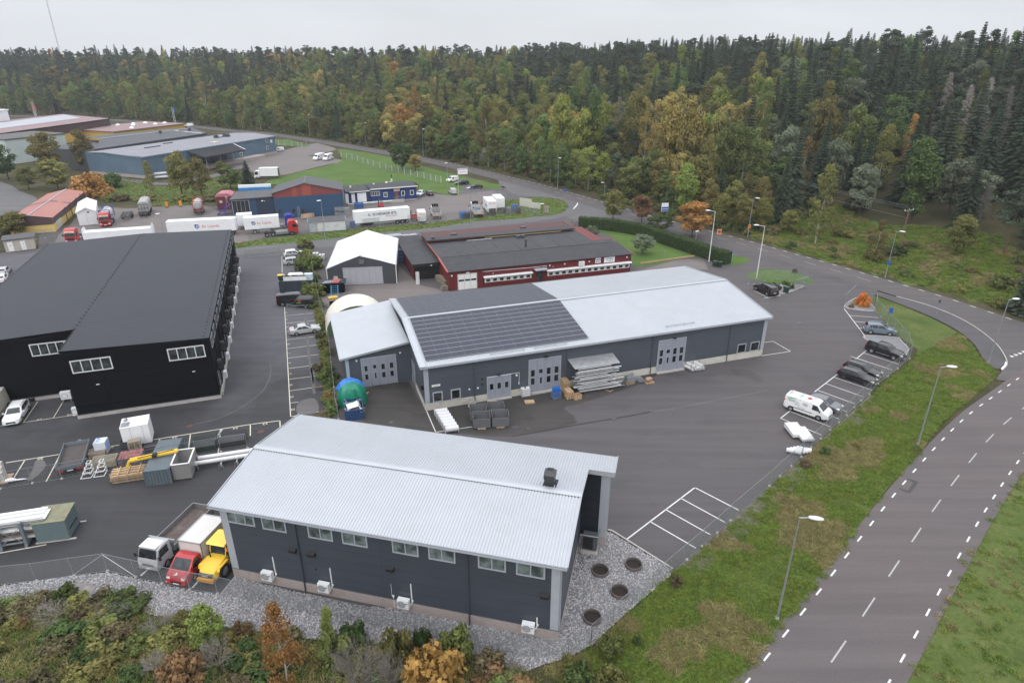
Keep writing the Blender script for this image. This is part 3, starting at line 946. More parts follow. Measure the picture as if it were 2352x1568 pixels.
def heat_pump(name,label,p,u,z,y,w=.95,h=.85,d=.38,group='outdoor heat pump units on the hall wall',pipe=2.1):
 t=th(name,label,'heat pump',p.matrix_basis@V3((u,y,z))if p else(u,y,z),p.rotation_euler.z if p else 0,group)
 MB().box(0,w,-d,0,0,h).bd('casing',M_WH,t)
 q=MB()
 q.ring_y((w*.38,h*.5),h*.37,h*.41,-d-.02,-d+.005,22)
 for r in(.1,.2,.3):
  q.ring_y((w*.38,h*.5),h*r,h*(r+.02),-d-.018,-d+.005,18)
 q.bd('fan_grille',M_GT,t)
 f=MB()
 f.v+=[(w*.38+h*.36*math.cos(i*PI/10),-d-.004,h*.5+h*.36*math.sin(i*PI/10))for i in range(20)]
 f.f.append(tuple(range(20)))
 f.m.append(0)
 f.bd('fan',mat('fan_grey',(.30,.32,.31),.5,var=.2,vs=9),t)
 MB().box(w*.72,w*.92,-d-.008,-d,h*.62,h*.72).bd('badge',mat('badge_grey',(.08,.09,.13),.4),t)
 MB().box(.1,.18,-d,.12,-.10,0).box(w-.18,w-.1,-d,.12,-.10,0).bd('bracket',M_GV,t)
 if pipe:
  MB().tube((w+.12,.10,.05),(w+.12,.10,h*.45+.0),.035).tube((w+.12,.08,h*.4),(w+.12,.08,h+pipe-.2),.05,.05,8).tube((w,-.1,.2),(w+.12,.08,h*.4),.03).box(w+.1,w+.24,.0,.12,h*.55,h*.72).bd('pipe_cover',M_WT,t)
 return t
def xyz(k,x,y,z=0):
 return at(k,x,y,z)
 # ------------------------------------------------------------ dark grey hall, nearest
H1=th('industrial_hall','dark grey hall with ribbed zinc gable roof, eave windows and four heat pumps','building',(-23.92,40.93,0),-0.2378)
WZ=1.02
w0,w1,d0,d1=0.56,28.0,0.55,13.15
def gwall_z(v,pr_):
 for(a,za),(b,zb)in zip(pr_,pr_[1:]):
  if a<=v<=b:
   return za+(zb-za)*(v-a)/(b-a)
 return pr_[-1][1]
RP=[(0,7.64),(6.72,8.85),(13.7,8.06)]
prof=[(d0,WZ),(d1,WZ),(d1,gwall_z(d1,RP)-.12),(6.72,8.73),(d0,gwall_z(d0,RP)-.12)]
MB().ex(prof,w0+.05,w1-.05).bd('wall',M['clad'],H1)
# horizontal cladding panels of the south wall, each a piece
rows=[WZ,2.06,3.06,4.05,5.05,5.72,7.05,7.58]
bays=[w0,7.2,14.2,21.15,w1]
for i in range(len(rows)-1):
 for j in range(4):
  MB().box(bays[j]+.006,bays[j+1]-.006,d0-.03,d0+.02,rows[i]+.008,rows[i+1]-.008).bd('wall_panel',M['clad'],H1)
for i in range(len(rows)-1):
 for j,(a,b)in enumerate(((d0,6.7),(6.7,d1))):
  zt=min(rows[i+1],7.58)
  MB().box(w1-.02,w1+.03,a+.006,b-.006,rows[i]+.008,zt-.008).bd('wall_panel',M_C2,H1)
MB().box(w0-.05,w1+.05,d0-.05,d1+.05,-.1,WZ-.04).bd('plinth',M['pinkcon'],H1)
MB().box(w0-.06,w1+.06,d0-.07,d0-.01,WZ-.04,WZ+.03).box(w1+.02,w1+.08,d0-.01,d1,WZ-.04,WZ+.03).bd('drip_flashing',M_C2,H1)
for u in(w0,w1):
 s=1 if u==w0 else-1
 MB().box(min(u-s*.04,u+s*.62),max(u-s*.04,u+s*.62),d0-.06,d0-.02,WZ,7.6).box(min(u-s*.05,u+s*.0),max(u-s*.05,u),d0-.06,d0+.62,WZ,7.6).bd('corner_trim',M_GT,H1)
 # roof: two ribbed slopes, the north one runs on over the projecting bay
mb=MB()
corr(mb,(0,0,7.64),(28.55,0,0),(0,6.66,1.20),(0,-.18,1),0.245,0.045)
mb.bd('roof_slope',M_RZ,H1)
mb=MB()
corr(mb,(0,6.78,8.84),(28.55,0,0),(0,6.92,-.78),(0,.11,1),0.245,0.045)
corr(mb,(28.55,10.75,8.395),(2.2,0,0),(0,2.95,-.334),(0,.11,1),0.245,0.045)
mb.bd('roof_slope',M_RZ,H1)
# soffit board under the sheets
MB().ex([(0.02,7.60),(6.72,8.80),(13.66,8.02),(13.66,7.92),(6.72,8.68),(.02,7.48)],.03,28.5).box(28.5,30.7,10.8,13.66,7.98,8.04).bd('roof_deck',M_WT,H1)
q=MB()
q.ex([(6.42,8.865),(6.44,8.90),(6.72,8.955),(7.02,8.915),(7.02,8.87),(6.72,8.90)],-.02,28.58)
q.bd('ridge_cap',M_RZ,H1)
# rib closers seen as a row of dark notches beneath the ridge cap
q=MB()
for i in range(116):
 u=.12+i*.2455
 q.box(u-.10,u-.01,6.36,6.42,8.80,8.852)
kind(q.bd('rib_closer',M_BK,H1),'stuff')
q=MB()
for(a,za),(b,zb)in zip(RP,RP[1:]):
 q.bar((-.02,a,za+.0),(-.02,b,zb+.0),.06,.22)
 q.bar((28.57,a,za+.0),(28.57,b if b<10 else 10.75,zb if b<10 else 8.395),.06,.22)
q.bar((28.55,10.72,8.30),(30.77,10.72,8.30),.06,.42).bar((30.77,10.72,8.36),(30.77,13.7,8.03),.06,.3)
q.bd('verge_board',M_RZ,H1)
gutter(H1,0,28.55,.03,7.60,M_GT)
for u in(7.2,21.15):
 downpipe(H1,u,0,7.2,d0-.03,M['clad'])
for(a,b,za,zb,n)in((1.1,3.62,5.90,7.05,3),(4.27,6.39,5.84,7.05,2),(8.26,10.36,5.8,7.0,2),(11.14,13.24,5.8,7.0,2),(15.25,17.35,5.8,7.0,2),(18.13,20.23,5.8,7.0,2),(21.95,24.05,5.8,7.0,2),(24.8,26.92,5.8,7.0,2)):
 window(H1,a,b,za,zb,d0-.03,n,pane=M['blindpane'],dep=.07,fw=.11)
for(u,z)in((6.66,4.2),(8.29,4.17),(14.93,4.14),(26.93,4.29)):
 MB().box(u-.30,u+.30,d0-.30,d0-.02,z-.16,z+.10).ex([(d0-.32,z+.10),(d0-.02,z+.10),(d0-.02,z+.24)],u-.31,u+.31).bd('wall_vent',M_BK,H1)
MB().box(8.35,8.5,d0-.06,d0,2.5,2.65).bd('air_brick',M_BK,H1)
MB().tube((14.95,d0-.05,.2),(14.95,d0-.05,1.3),.02).tube((14.82,d0-.04,1.3),(14.82,d0-.04,2.55),.015).cbox((14.95,d0-.06,1.35),(.14,.08,.18)).bd('cable_box',M_WT,H1)
# projecting bay on the north-east corner, black face to the south
MB().box(w1,30.27,11.5,13.2,WZ,8.0).bd('bay_wall',M_C2,H1)
for i in range(7):
 MB().box(w1+.05,29.62,11.46,11.51,1.1+i*.97,2.05+i*.97).bd('wall_panel',mat('blue_black_cladding',(.013,.017,.024),.45,var=.1),H1)
MB().box(29.64,30.32,11.44,11.52,WZ,8.0).box(30.26,30.33,11.52,13.2,WZ,8.0).bd('corner_trim',M_GT,H1)
MB().box(w1,30.33,11.45,13.25,-.1,WZ-.03).bd('plinth',M['pinkcon'],H1)
# roof ventilation cowl
q=MB()
q.box(25.35,26.45,7.05,8.3,8.62,8.80)
q.bd('cowl_base',M['roofdark'],H1)
q=MB()
q.ex([(7.2,8.75),(8.05,8.68),(8.05,9.45),(7.2,9.45)],25.5,26.25).ex([(7.12,9.45),(8.12,9.45),(8.12,9.85),(7.9,10.05),(7.3,10.05),(7.12,9.85)],25.44,26.31)
q.bd('roof_cowl',mat('cowl_grey',(.030,.032,.036),.4,var=.1),H1)
MB().box(25.62,26.12,7.62,8.0,10.045,10.06).bd('cowl_opening',M_BK,H1)
for i,(u,z,what)in enumerate(((3.55,.78,'white heat pump on the grey hall wall behind the yellow roller, westernmost of four'),(8.62,.74,'white heat pump next to the west downpipe of the grey hall'),(15.42,.68,'white heat pump below the middle windows of the grey hall'),(25.33,.72,'white heat pump by the gravel corner of the grey hall, easternmost of four'))):
 heat_pump('heat_pump',what,H1,u,z,.42,pipe=(1.6 if i<3 else.6))
 # large condenser on its slab in the corner of the bay
cp=H1.matrix_basis@V3((28.3,10.2,0))
t=th('condenser_unit','grey ground heat pump on a concrete slab in the corner of the dark hall','heat pump',cp,-0.2378)
MB().box(0,1.55,-.05,1.15,-.02,.16).bd('slab',M_CO,t)
MB().box(.14,1.4,.25,.95,.26,1.75).bd('casing',mat('condenser_grey',(.09,.095,.10),.4),t)
MB().box(.2,1.05,.225,.255,.35,1.6).bd('grille',M_BK,t)
MB().box(.14,.3,.3,.9,.16,.26).box(1.2,1.36,.3,.9,.16,.26).bd('foot',M_GV,t)
q=MB()
q.path([(-.05,.0,2.0),(1.55,.0,2.0),(1.55,1.2,2.0)],.035).tube((-.05,0,.1),(-.05,0,2.0),.035).tube((1.55,0,.1),(1.55,0,2.2),.035)
q.bd('guard_rail',M_GV,t)
# ------------------------------------------------------------ long grey hall with solar panels
H2=th('workshop_hall','long mid grey workshop hall with zinc roof half covered by solar panels','building',(-10.91,68.33,0),0.3268)
RP2=[(0,6.10),(11.42,8.04),(22.87,6.80)]
w0,w1,d0,d1=.47,50.0,.41,22.4
prof=[(d0,.98),(d1,.98),(d1,gwall_z(d1,RP2)-.15),(11.42,7.90),(d0,gwall_z(d0,RP2)-.15)]
MB().ex(prof,w0+.05,w1-.05).bd('wall',M_C2,H2)
MB().box(w0-.04,w1+.04,d0-.04,d1+.04,-.1,.97).bd('plinth',M['cream'],H2)
bays=[w0,6.72,12.81,19.08,25.26,31.6,37.52,43.88,w1]
for j in range(8):
 z=1.0
 while z<5.9:
  zt=min(z+1.0,6.0)
  MB().box(bays[j]+.008,bays[j+1]-.008,d0-.03,d0+.02,z+.004,zt-.004).bd('wall_panel',M_C2,H2)
  z=zt if zt-z>.5 else 9
MB().box(w0-.03,w0+.55,d0-.06,d0-.02,1.0,6.05).bd('corner_trim',M_GT,H2)
MB().box(w1-.5,w1+.06,d0-.06,d0-.02,1.0,6.05).box(w1+.01,w1+.06,d0-.05,d0+.5,1.0,6.05).bd('corner_trim',M_GT,H2)
for a,za,zb,vv,nv in((0,6.10,8.02,11.32,-.17),(11.5,8.03,6.80,11.37,.108)):
 mb=MB()
 corr(mb,(-.02,a,za),(50.48,0,0),(0,vv,zb-za),(0,nv,1),0.25,0.045)
 mb.bd('roof_slope',M_RZ,H2)
MB().ex([(0.02,6.06),(11.42,7.98),(22.85,6.76),(22.85,6.6),(11.42,7.84),(.02,5.92)],.03,50.4).bd('roof_deck',M_WT,H2)
MB().ex([(11.12,8.06),(11.42,8.13),(11.72,8.09),(11.42,8.085)],-.03,50.47).bd('ridge_cap',M_RZ,H2)
q=MB()
for i in range(112):
 q.box(22.6+i*.25-.1,22.6+i*.25-.01,11.04,11.10,8.0,8.07)
kind(q.bd('rib_closer',M_BK,H2),'stuff')
q=MB()
for(a,za),(b,zb)in zip(RP2,RP2[1:]):
 q.bar((-.03,a,za+.02),(-.03,b,zb+.02),.07,.28)
 q.bar((50.48,a,za+.02),(50.48,b,zb+.02),.07,.28)
 q.bar((.35,a,za+.06),(.35,b,zb+.06),.7,.04)
q.bd('verge_board',M_RZ,H2)
gutter(H2,0,50.44,.03,6.07,M_GT,.1)
for u in(6.71,19.08,31.6,43.88):
 downpipe(H2,u,0,5.8,d0-.03,M_C2)
four=[(0,.22,.72,2.50,3.40),(0,.22,.72,1.32,2.22),(1,.26,.74,2.82,3.36),(1,.40,.66,1.34,2.20),(2,.26,.78,2.52,3.42),(2,.26,.78,1.34,2.24),(3,.26,.80,2.52,3.42),(3,.26,.80,1.34,2.24)]
fgate(H2,13.95,18.2,.25,4.75,d0-.03,4,four,wicket=1)
fgate(H2,32.6,36.7,.2,4.75,d0-.03,4,[(i,a*.97,b*.97,c,d)for i,a,b,c,d in four],wicket=1)
fgate(H2,8.42,11.4,.22,3.2,d0-.03,3,[(0,.28,.72,1.55,2.35),(1,.28,.72,1.55,2.35),(2,.28,.72,1.55,2.35)])
MB().box(13.85,18.3,d0-.5,d0,-.05,.2).box(32.5,36.8,d0-.5,d0,-.05,.16).box(8.3,11.5,d0-.4,d0,-.05,.18).bd('threshold',M_CO,H2)
for a,b in((1.4,2.65),(3.67,4.93)):
 window(H2,a,b,.98,2.4,d0-.03,1,fw=.14,dep=.08,pane=M['glass'])
for a,b in((45.5,46.95),(47.7,49.2)):
 window(H2,a,b,1.02,2.44,d0-.03,1,fw=.11,dep=.08,pane=M['glass'])
MB().box(1.37,2.41,d0-.07,d0-.03,3.15,3.42).bd('name_plate',M_WT,H2)
lett('UE SERVICE AB',.13,mat('sign_grey',(.16,.17,.2),.5),H2,(1.89,d0-.075,3.285),FRONT,xs=.8)
for u,z in((6.05,2.05),(7.15,2.05),(7.72,2.5),(7.72,3.2)):
 MB().cbox((u,d0-.06,z),(.2,.07,.2)).bd('wall_box',M_WT if z<2.1 else M_BK,H2)
for u,z in((16.2,5.05),(34.9,5.0),(9.9,3.5)):
 MB().box(u-.25,u+.2,d0-.28,d0-.03,z-.05,z+.05).cbox((u,d0-.3,z),(.12,.2,.16)).bd('flood_lamp',M_BK,H2)
q=MB().path([(8.3,d0-.06,3.32),(11.6,d0-.06,3.32),(12.6,d0-.06,3.32),(12.6,d0-.06,1.9)],.025)
q.cbox((12.55,d0-.08,1.8),(.1,.1,.25))
q.bd('cable_duct',M_WT,H2)
MB().tube((12.25,d0-.14,3.0),(12.25,d0-.02,3.0),.13,.13,12).bd('bulkhead_lamp',M_WT,H2)
# snow guards at the eave
for u0,v,z in((9.0,.62,6.32),(14.8,.62,6.32),(34.0,1.2,6.42)):
 q=MB()
 for i in range(4):
  u=u0+i*1.4
  q.bar((u,v-.15,z-.12),(u,v+.05,z+.1),.03,.04).bar((u,v+.2,z-.1),(u,v+.05,z+.1),.03,.03)
 for dz in(0,.08):
  q.tube((u0-.15,v+.0,z+dz),(u0+4.4,v+.0,z+dz),.02)
 q.bd('snow_guard',M_GV,H2)
 # solar panels: 13 x 10 on the south slope, 13 x 10 on the north slope, each a piece of the hall
SOLAR=mat('solar_cell',(.026,.030,.048),.3,0.0,0.3,var=.18,vs=.8)
nt=SOLAR.node_tree
pv_b=nt.nodes['Principled BSDF']
pv_tc=nn(nt.nodes,'ShaderNodeTexCoord')
pv_sp=nn(nt.nodes,'ShaderNodeSeparateXYZ')
nt.links.new(pv_tc.outputs['Object'],pv_sp.inputs[0])
prev=None
for ax,cell,wd in(('X',.206,.22),('Y',5.,.0)):
 d_=nn(nt.nodes,'ShaderNodeMath',operation='DIVIDE',in1=cell)
 nt.links.new(pv_sp.outputs[ax],d_.inputs[0])
 fr_=nn(nt.nodes,'ShaderNodeMath',operation='FRACT')
 nt.links.new(d_.outputs[0],fr_.inputs[0])
 lt_=nn(nt.nodes,'ShaderNodeMath',operation='LESS_THAN',in1=wd)
 nt.links.new(fr_.outputs[0],lt_.inputs[0])
 if prev:
  mx_=nn(nt.nodes,'ShaderNodeMath',operation='MAXIMUM')
  nt.links.new(prev,mx_.inputs[0])
  nt.links.new(lt_.outputs[0],mx_.inputs[1])
  prev=mx_.outputs[0]
 else:
  prev=lt_.outputs[0]
mixc=nn(nt.nodes,'ShaderNodeMix',data_type='RGBA')
oldl=pv_b.inputs['Base Color'].links[0].from_socket
nt.links.new(oldl,mixc.inputs[6])
mixc.inputs[7].default_value=(.058,.063,.090,1)
nt.links.new(prev,mixc.inputs[0])
nt.links.new(mixc.outputs[2],pv_b.inputs['Base Color'])
pw,pd_=21.4/13,1.0
pm=MB()
pm.box(.004,pw-.004,.0,pd_-.02,0,.035,1)
pm.box(.008,pw-.008,.03,pd_-.045,.03,.038,0)
pme=pm.mesh('solar_panel',[SOLAR,mat('solar_frame',(.42,.43,.45),.35,.6)])
sl1,sl2=math.atan2(1.94,11.42),math.atan2(-1.24,11.45)
for r in range(10):
 for c in range(13):
  v=1.10+r*1.018
  put('solar_panel',pme,H2,(.98+c*pw,v*math.cos(sl1),6.10+.13+v*math.sin(sl1)*1.0),(sl1,0,0))
for r in range(10):
 for c in range(13):
  v=.40+r*1.075
  put('solar_panel',pme,H2,(.98+c*pw,11.42+v*math.cos(sl2),8.04+.10+v*math.sin(sl2)),(sl2,0,0),(1,1.06,1))
  # canopy over the pipe rack
t=H2
MB().add([(19.2,.39,4.15),(25.68,.39,4.12),(25.7,-1.75,3.62),(19.35,-1.75,3.68),(19.2,.39,4.10),(25.68,.39,4.07),(25.7,-1.75,3.57),(19.35,-1.75,3.63)],[(0,3,2,1),(4,5,6,7),(0,1,5,4),(1,2,6,5),(2,3,7,6),(3,0,4,7)]).bd('canopy',mat('worn_zinc',(.34,.35,.36),.45,.4,var=.25,vs=1.6,dirt=(.16,.165,.17),dfac=.6),H2,rc=True)
q=MB()
for u in(19.5,22.4,25.4):
 q.bar((u,.36,3.3),(u,-1.5,3.6),.05,.05)
q.bd('canopy_strut',M_GV,H2)
# lean-to wing on the west gable
q=MB()
corrz=[(-8.7,4.62),(.3,5.80)]
q.add([(-8.05,9.0,.0),(.45,9.0,0),(.45,9.0,5.66),(-8.05,9.0,4.55),(-8.05,24.6,0),(.45,24.6,0),(.45,24.6,5.66),(-8.05,24.6,4.55)],[(0,1,2,3),(1,5,6,2),(5,4,7,6),(4,0,3,7),(3,2,6,7)])
q.bd('wing_wall',M_C2,H2,rc=True)
mb=MB()
corr(mb,(-8.68,25.1,4.66),(0,-16.5,0),(8.95,0,1.17),(-.13,0,1),.22,.035)
mb.bd('wing_roof',M_RZ,H2)
MB().bar((-8.68,8.58,4.56),(.27,8.58,5.74),.07,.26).bar((-8.70,8.6,4.56),(-8.70,25.1,4.56),.07,.22).bd('verge_board',M_RZ,H2)
q=MB()
q.box(-8.02,-7.6,8.95,8.99,.0,4.5)
q.bd('corner_trim',mat('pale_trim',(.33,.40,.44),.45),H2)
fgate(H2,-6.0,-1.62,.05,4.1,8.98,4,[(0,.30,.68,2.35,3.1),(0,.30,.68,1.15,1.9),(1,.32,.70,2.6,3.1),(1,.45,.65,1.15,1.95),(2,.30,.72,2.35,3.1),(2,.30,.72,1.15,1.9),(3,.30,.72,2.35,3.1),(3,.30,.72,1.15,1.9)],wicket=1)
for u,z in((-6.6,4.0),(-.95,4.3)):
 MB().cbox((u,8.95,z),(.22,.08,.2)).bd('wall_lamp',M_WT,H2)
 # west gable face of the hall south of the wing
MB().box(w0-.03,w0+.03,d0+.1,8.98,1.0,6.1).bd('wall_panel',M_C2,H2)
window(H2,0,0.01,0,.01,-50,1)if False else None
MB().box(w0-.06,w0,6.3,8.6,.1,3.4).bd('side_gate',M['doorgrey'],H2)
MB().cbox((w0-.2,.9,3.0),(.3,.4,.5)).bd('wall_speaker',M_BK,H2)
# dark lean-to on the east gable
mb=MB()
corr(mb,(50.6,19.2,3.25),(0,-12.4,0),(3.4,0,-.75),(.2,0,1),.3,.04)
mb.bd('lean_to_roof',mat('slate_blue_sheet',(.075,.088,.105),.5,.1),H2)
mb=MB()
mb.box(50.5,53.7,7.4,19.0,0,2.4)
mb.bd('lean_to_wall',M_C2,H2)
MB().bar((53.98,6.8,2.52),(53.98,19.2,2.52),.08,.16).bar((50.6,6.78,3.25),(53.95,6.78,2.52),.06,.2).bd('verge_board',M_C2,H2)
# ------------------------------------------------------------ black hall, west
H3=th('black_hall','big black hall with dark grey roof and white framed windows, doors along its east side','building',(-37.06,72.03,0),0.3325)
LV=56.3
prof=[(-15.85,.55),(-.05,.55),(-.05,8.30),(-15.7,8.86),(-15.85,8.86)]
q=MB()
q.loft([[(p[0],.1,p[1])for p in prof],[(p[0],LV-.1,p[1])for p in prof]])
prof2=[(-31.3,.55),(-15.8,.55),(-15.8,8.86),(-31.3,8.30)]
q.loft([[(p[0],7.05,p[1])for p in prof2],[(p[0],LV-.1,p[1])for p in prof2]])
q.bd('wall',M['cladblack'],H3)
MB().box(-15.95,.02,.03,.3,-.1,.54).box(-31.4,-15.9,6.97,7.3,-.1,.54).box(-.3,.02,.3,LV,-.1,.54).bd('plinth',M_CO,H3)
for j in range(4):
 for i in range(8):
  z=.56+i*.97
  MB().box(-15.85+j*3.95+.01,-15.85+(j+1)*3.95-.01,.06,.12,z+.006,min(z+.97,8.25)-.006).bd('wall_panel',M['cladblack'],H3)
MB().box(-15.9,0.0,.0,.08,.50,.60).box(-31.35,-15.9,6.94,7.02,.50,.60).bd('drip_flashing',M['roofdark'],H3)
for a,b in(((-31.4,8.36),(-15.7,8.93)),((-15.7,8.93),(0.02,8.40))):
 q=MB()
 v0=6.9 if a[0]<-20 else 0.0
 o=V3((a[0],v0,a[1]))
 # standing ribs run down the slope, seen only as fine lines
 corr(q,(a[0],v0,a[1]),(0,LV-v0,0),(b[0]-a[0],0,b[1]-a[1]),(0,0,1),.6,.018)
 me_o=q.bd('roof_slope',M['roofdark'],H3,rc=True)
MB().box(-31.4,-15.72,6.85,6.93,8.15,8.40).box(-15.74,.03,-.04,.02,8.10,8.42).bar((-15.72,-.02,8.88),(-15.72,6.9,8.90),.06,.14).bd('verge_board',M['cladblack'],H3)
MB().box(-15.82,-15.70,-.04,6.9,8.55,8.93).bd('verge_board',M['roofdark'],H3)
# snow hooks in rows along the ridge and both eaves
hk=MB()
hk.box(-.09,.09,-.03,.03,0,.05).bar((0,.0,.04),(-.16,.0,.17),.05,.05)
hme=hk.mesh('snow_hook',M_BK)
for i in range(46):
 put('snow_hook',hme,H3,(-15.7,.9+i*1.2,8.945))
for i in range(46):
 put('snow_hook',hme,H3,(-.55,.6+i*1.2,8.44),None,(.8,.8,.8))
for i in range(41):
 put('snow_hook',hme,H3,(-31.1,7.3+i*1.2,8.39),None,(.9,.9,.9))
wf=mat('window_white',(.62,.63,.65),.45)
for a,b in((-15.05,-10.85),(-4.84,-.74)):
 window(H3,a,b,5.97,7.58,.06,4,fr=wf,pane=M_PA,dep=.09,fw=.12)
window(H3,-21.0,-16.3,5.97,7.58,7.03,5,fr=wf,pane=M_PA,dep=.09,fw=.12)
MB().box(-1.62,-1.22,.03,.045,6.12,7.44).bd('red_blind',mat('red_blind',(.45,.03,.035),.6),H3)
MB().box(-1.95,-1.64,.03,.045,6.12,7.44).bd('pale_blind',mat('pale_blind',(.48,.53,.66),.6),H3)
for u,v,z in((-2.45,.04,4.2),(-12.9,.04,4.2),(-16.3,7.0,4.2)):
 MB().box(u-.17,u+.17,v-.05,v+.03,z-.05,z+.05).bd('wall_lamp',M_WT,H3)
 # east side: upper window bands, canopied doors and white loading aprons, bay by bay
nb=9
for i in range(nb):
 v=1.0+i*6.1
 f_=MB()
 for(a,b,z0,z1)in((v,v+2.55,6.55,7.9),(v+2.9,v+5.45,6.55,7.9),(v+.3,v+1.7,1.2,3.4),(v+3.6,v+4.6,.6,2.7)):
  f=MB()
  f.box(-.02,.05,a,b,z0,z0+.1).box(-.02,.05,a,b,z1-.1,z1).box(-.02,.05,a,a+.1,z0,z1).box(-.02,.05,b-.1,b,z0,z1).box(-.02,.05,(a+b)/2-.04,(a+b)/2+.04,z0,z1)
  w_=f.bd('window',M_GT,H3)
  MB().box(-.03,.025,a+.09,b-.09,z0+.09,z1-.09).bd('pane',M_PA,w_)
 MB().box(-.02,.08,v+2.6,v+2.85,.6,8.2).bd('pilaster',M['cladblack'],H3)
 MB().box(-.03,.04,v+2.0,v+3.5,.1,3.3).bd('door',M['cladblack'],H3)
 MB().ey([(.0,3.5),(.7,3.3),(.7,3.42),(0,3.75)],v+.1,v+3.6).bd('door_canopy',M['cladblack'],H3)
 MB().box(.06,.5,v+1.0,v+1.6,4.0,4.35).bd('wall_lamp',M_DR,H3)
 MB().box(.03,.42,v+4.7,v+5.6,.0,.95).bd('step',M_WH,H3)
 MB().box(.02,.2,v-.2,v+4.5,.0,.5).bd('apron',M_CO,H3)
 MB().tube((.1,v+5.75,.1),(.1,v+5.75,8.2),.06,.06,8).bd('downpipe',M_BK,H3)
 # air units at the recess
for(k,x,y,zz,w,lab)in(('E1',572,318,.4,1.15,'white outdoor unit on a stand in the recess of the black hall'),('E1',672,442,.05,.8,'white outdoor unit on the ground at the corner of the black hall')):
 p_=at(k,x,y)
 t=th('heat_pump',lab,'heat pump',(p_.x,p_.y,zz),.3325)
 MB().box(0,w,0,.5,0,1.0).bd('casing',M_WH,t)
 MB().ring_y((w*.4,.5),.3,.36,-.02,.01,18).bd('fan_grille',M_GT,t)
 MB().box(.1,.2,0,.5,-zz,0).box(w-.2,w-.1,0,.5,-zz,0).bd('stand',M_GV,t)
 # ------------------------------------------------------------ white tent hall with dark front
H4=th('tent_hall','white fabric storage hall with dark front and pale grey folding doors','building',(-34.65,115.5,0),0.1365)
L4=19.0
fr_=[(0.0,0),(12.65,0),(12.65,3.75),(6.4,5.72),(0.0,3.55)]
MB().ey(fr_,0.0,.16).bd('front_wall',mat('anthracite_sheet',(.052,.056,.064),.55,var=.1,vs=.6),H4)
q=MB()
q.ey([(-.12,0),(0,0),(0,3.55),(-.12,3.62)],.1,L4).ey([(12.65,0),(12.77,0),(12.77,3.8),(12.65,3.75)],.1,L4)
q.bd('side_wall',mat('grey_tarpaulin',(.085,.088,.095),.6,var=.15),H4)
MB().box(0,12.65,L4-.1,L4,0,3.5).bd('rear_wall',M['white_pvc'],H4)
q=MB()
for(a,za,b,zb)in((-.2,3.52,6.4,5.80),(6.4,5.80,12.85,3.72)):
 rg=[]
 for i in range(14):
  v=-.1+(L4+.2)*i/13
  sag=-.05*(i%2)
  rg.append([(a,v,za+sag*.2),((a+b)/2,v,(za+zb)/2+sag),(b,v,zb),(b,v,zb-.05),((a+b)/2,v,(za+zb)/2+sag-.05),(a,v,za-.25)])
 q.loft(rg)
q.bd('roof_sheet',M['white_pvc'],H4,rc=True)
MB().box(-.16,-.02,-.06,.02,0,3.6).box(12.66,12.8,-.06,.02,0,3.75).bd('edge_trim',M['white_pvc'],H4)
g=fgate(H4,2.95,10.1,.05,3.35,0.0,6,[],m=mat('pale_door',(.36,.37,.40),.45,var=.06),fr=M_GT)
MB().ex([(-.35,4.15),(0,4.15),(0,4.95),(-.05,4.95)],6.05,6.98).bd('front_vent',M['clad'],H4)
MB().box(1.05,1.8,-.05,0,1.35,1.9).bd('notice_board',M['cream'],H4)
# ------------------------------------------------------------ round fabric shelter behind the side wing
c5=B2w=H2.matrix_basis@V3((-4.6,27.6,0))
t=th('arched_shelter','cream arched fabric shelter behind the grey side wing','shelter',c5,.30)
q=MB()
rg=[]
for i in range(8):
 v=i*.8
 rg.append([(4.9*math.cos(PI*j/18),v,4.6*math.sin(PI*j/18))for j in range(19)]+[(4.86*math.cos(PI*j/18),v,4.55*math.sin(PI*j/18))for j in range(18,-1,-1)])
q.loft(rg)
q.bd('fabric',mat('cream_fabric',(.66,.63,.55),.6,var=.06,vs=.8,dirt=(.4,.38,.3),dfac=.3),t,smooth=False,rc=True)
q=MB()
q.v+=[(4.85*math.cos(PI*j/18),.05,4.55*math.sin(PI*j/18))for j in range(19)]
q.f.append(tuple(range(19)))
q.m.append(0)
q.bd('end_sheet',mat('green_tarpaulin',(.10,.16,.09),.6),t)
# ------------------------------------------------------------ red workshop with black roof
H5=th('red_workshop','low red sheet metal workshop with black roof, white ribbon windows and a white garage door','building',(-11.64,112.74,0),0.3201)
RED=mat('falu_red_sheet',(.135,.017,.018),.55,var=.12,vs=.8)
REDT=mat('red_trim',(.33,.075,.055),.55,var=.1)
FELT=mat('black_roof_felt',(.040,.041,.046),.75,var=.22,vs=.5,dirt=(.075,.075,.08),dfac=.4)
q=MB()
corr(q,(.2,0.0,0),(37.1,0,0),(0,0,3.5),(0,-1,0),.22,.03)
q.bd('front_wall',RED,H5)
MB().box(.2,37.3,.03,24.5,0,3.45).bd('wall',RED,H5)
MB().box(37.3,37.36,.0,9.4,0,3.5).bd('gable_wall',RED,H5)
MB().box(.12,.2,.0,24.4,0,3.6).bd('gable_wall',RED,H5)
q=MB()
corr(q,(-.2,-.45,3.72),(37.9,0,0),(0,7.6,.58),(0,-.07,1),.32,.04)
q.bd('roof_slope',FELT,H5)
MB().add([(-.2,7.15,4.33),(33.2,7.15,4.33),(33.2,19.0,4.36),(-.2,19.0,4.36)],[(0,1,2,3)]).add([(33.2,7.15,4.28),(37.7,7.15,4.28),(37.7,9.9,4.2),(33.2,9.9,4.2)],[(0,1,2,3)]).bd('roof_slope',FELT,H5)
for i in range(1,8):
 MB().box(i*4.2-.03,i*4.2+.03,7.4,18.6,4.345,4.375).bd('felt_seam',FELT,H5)
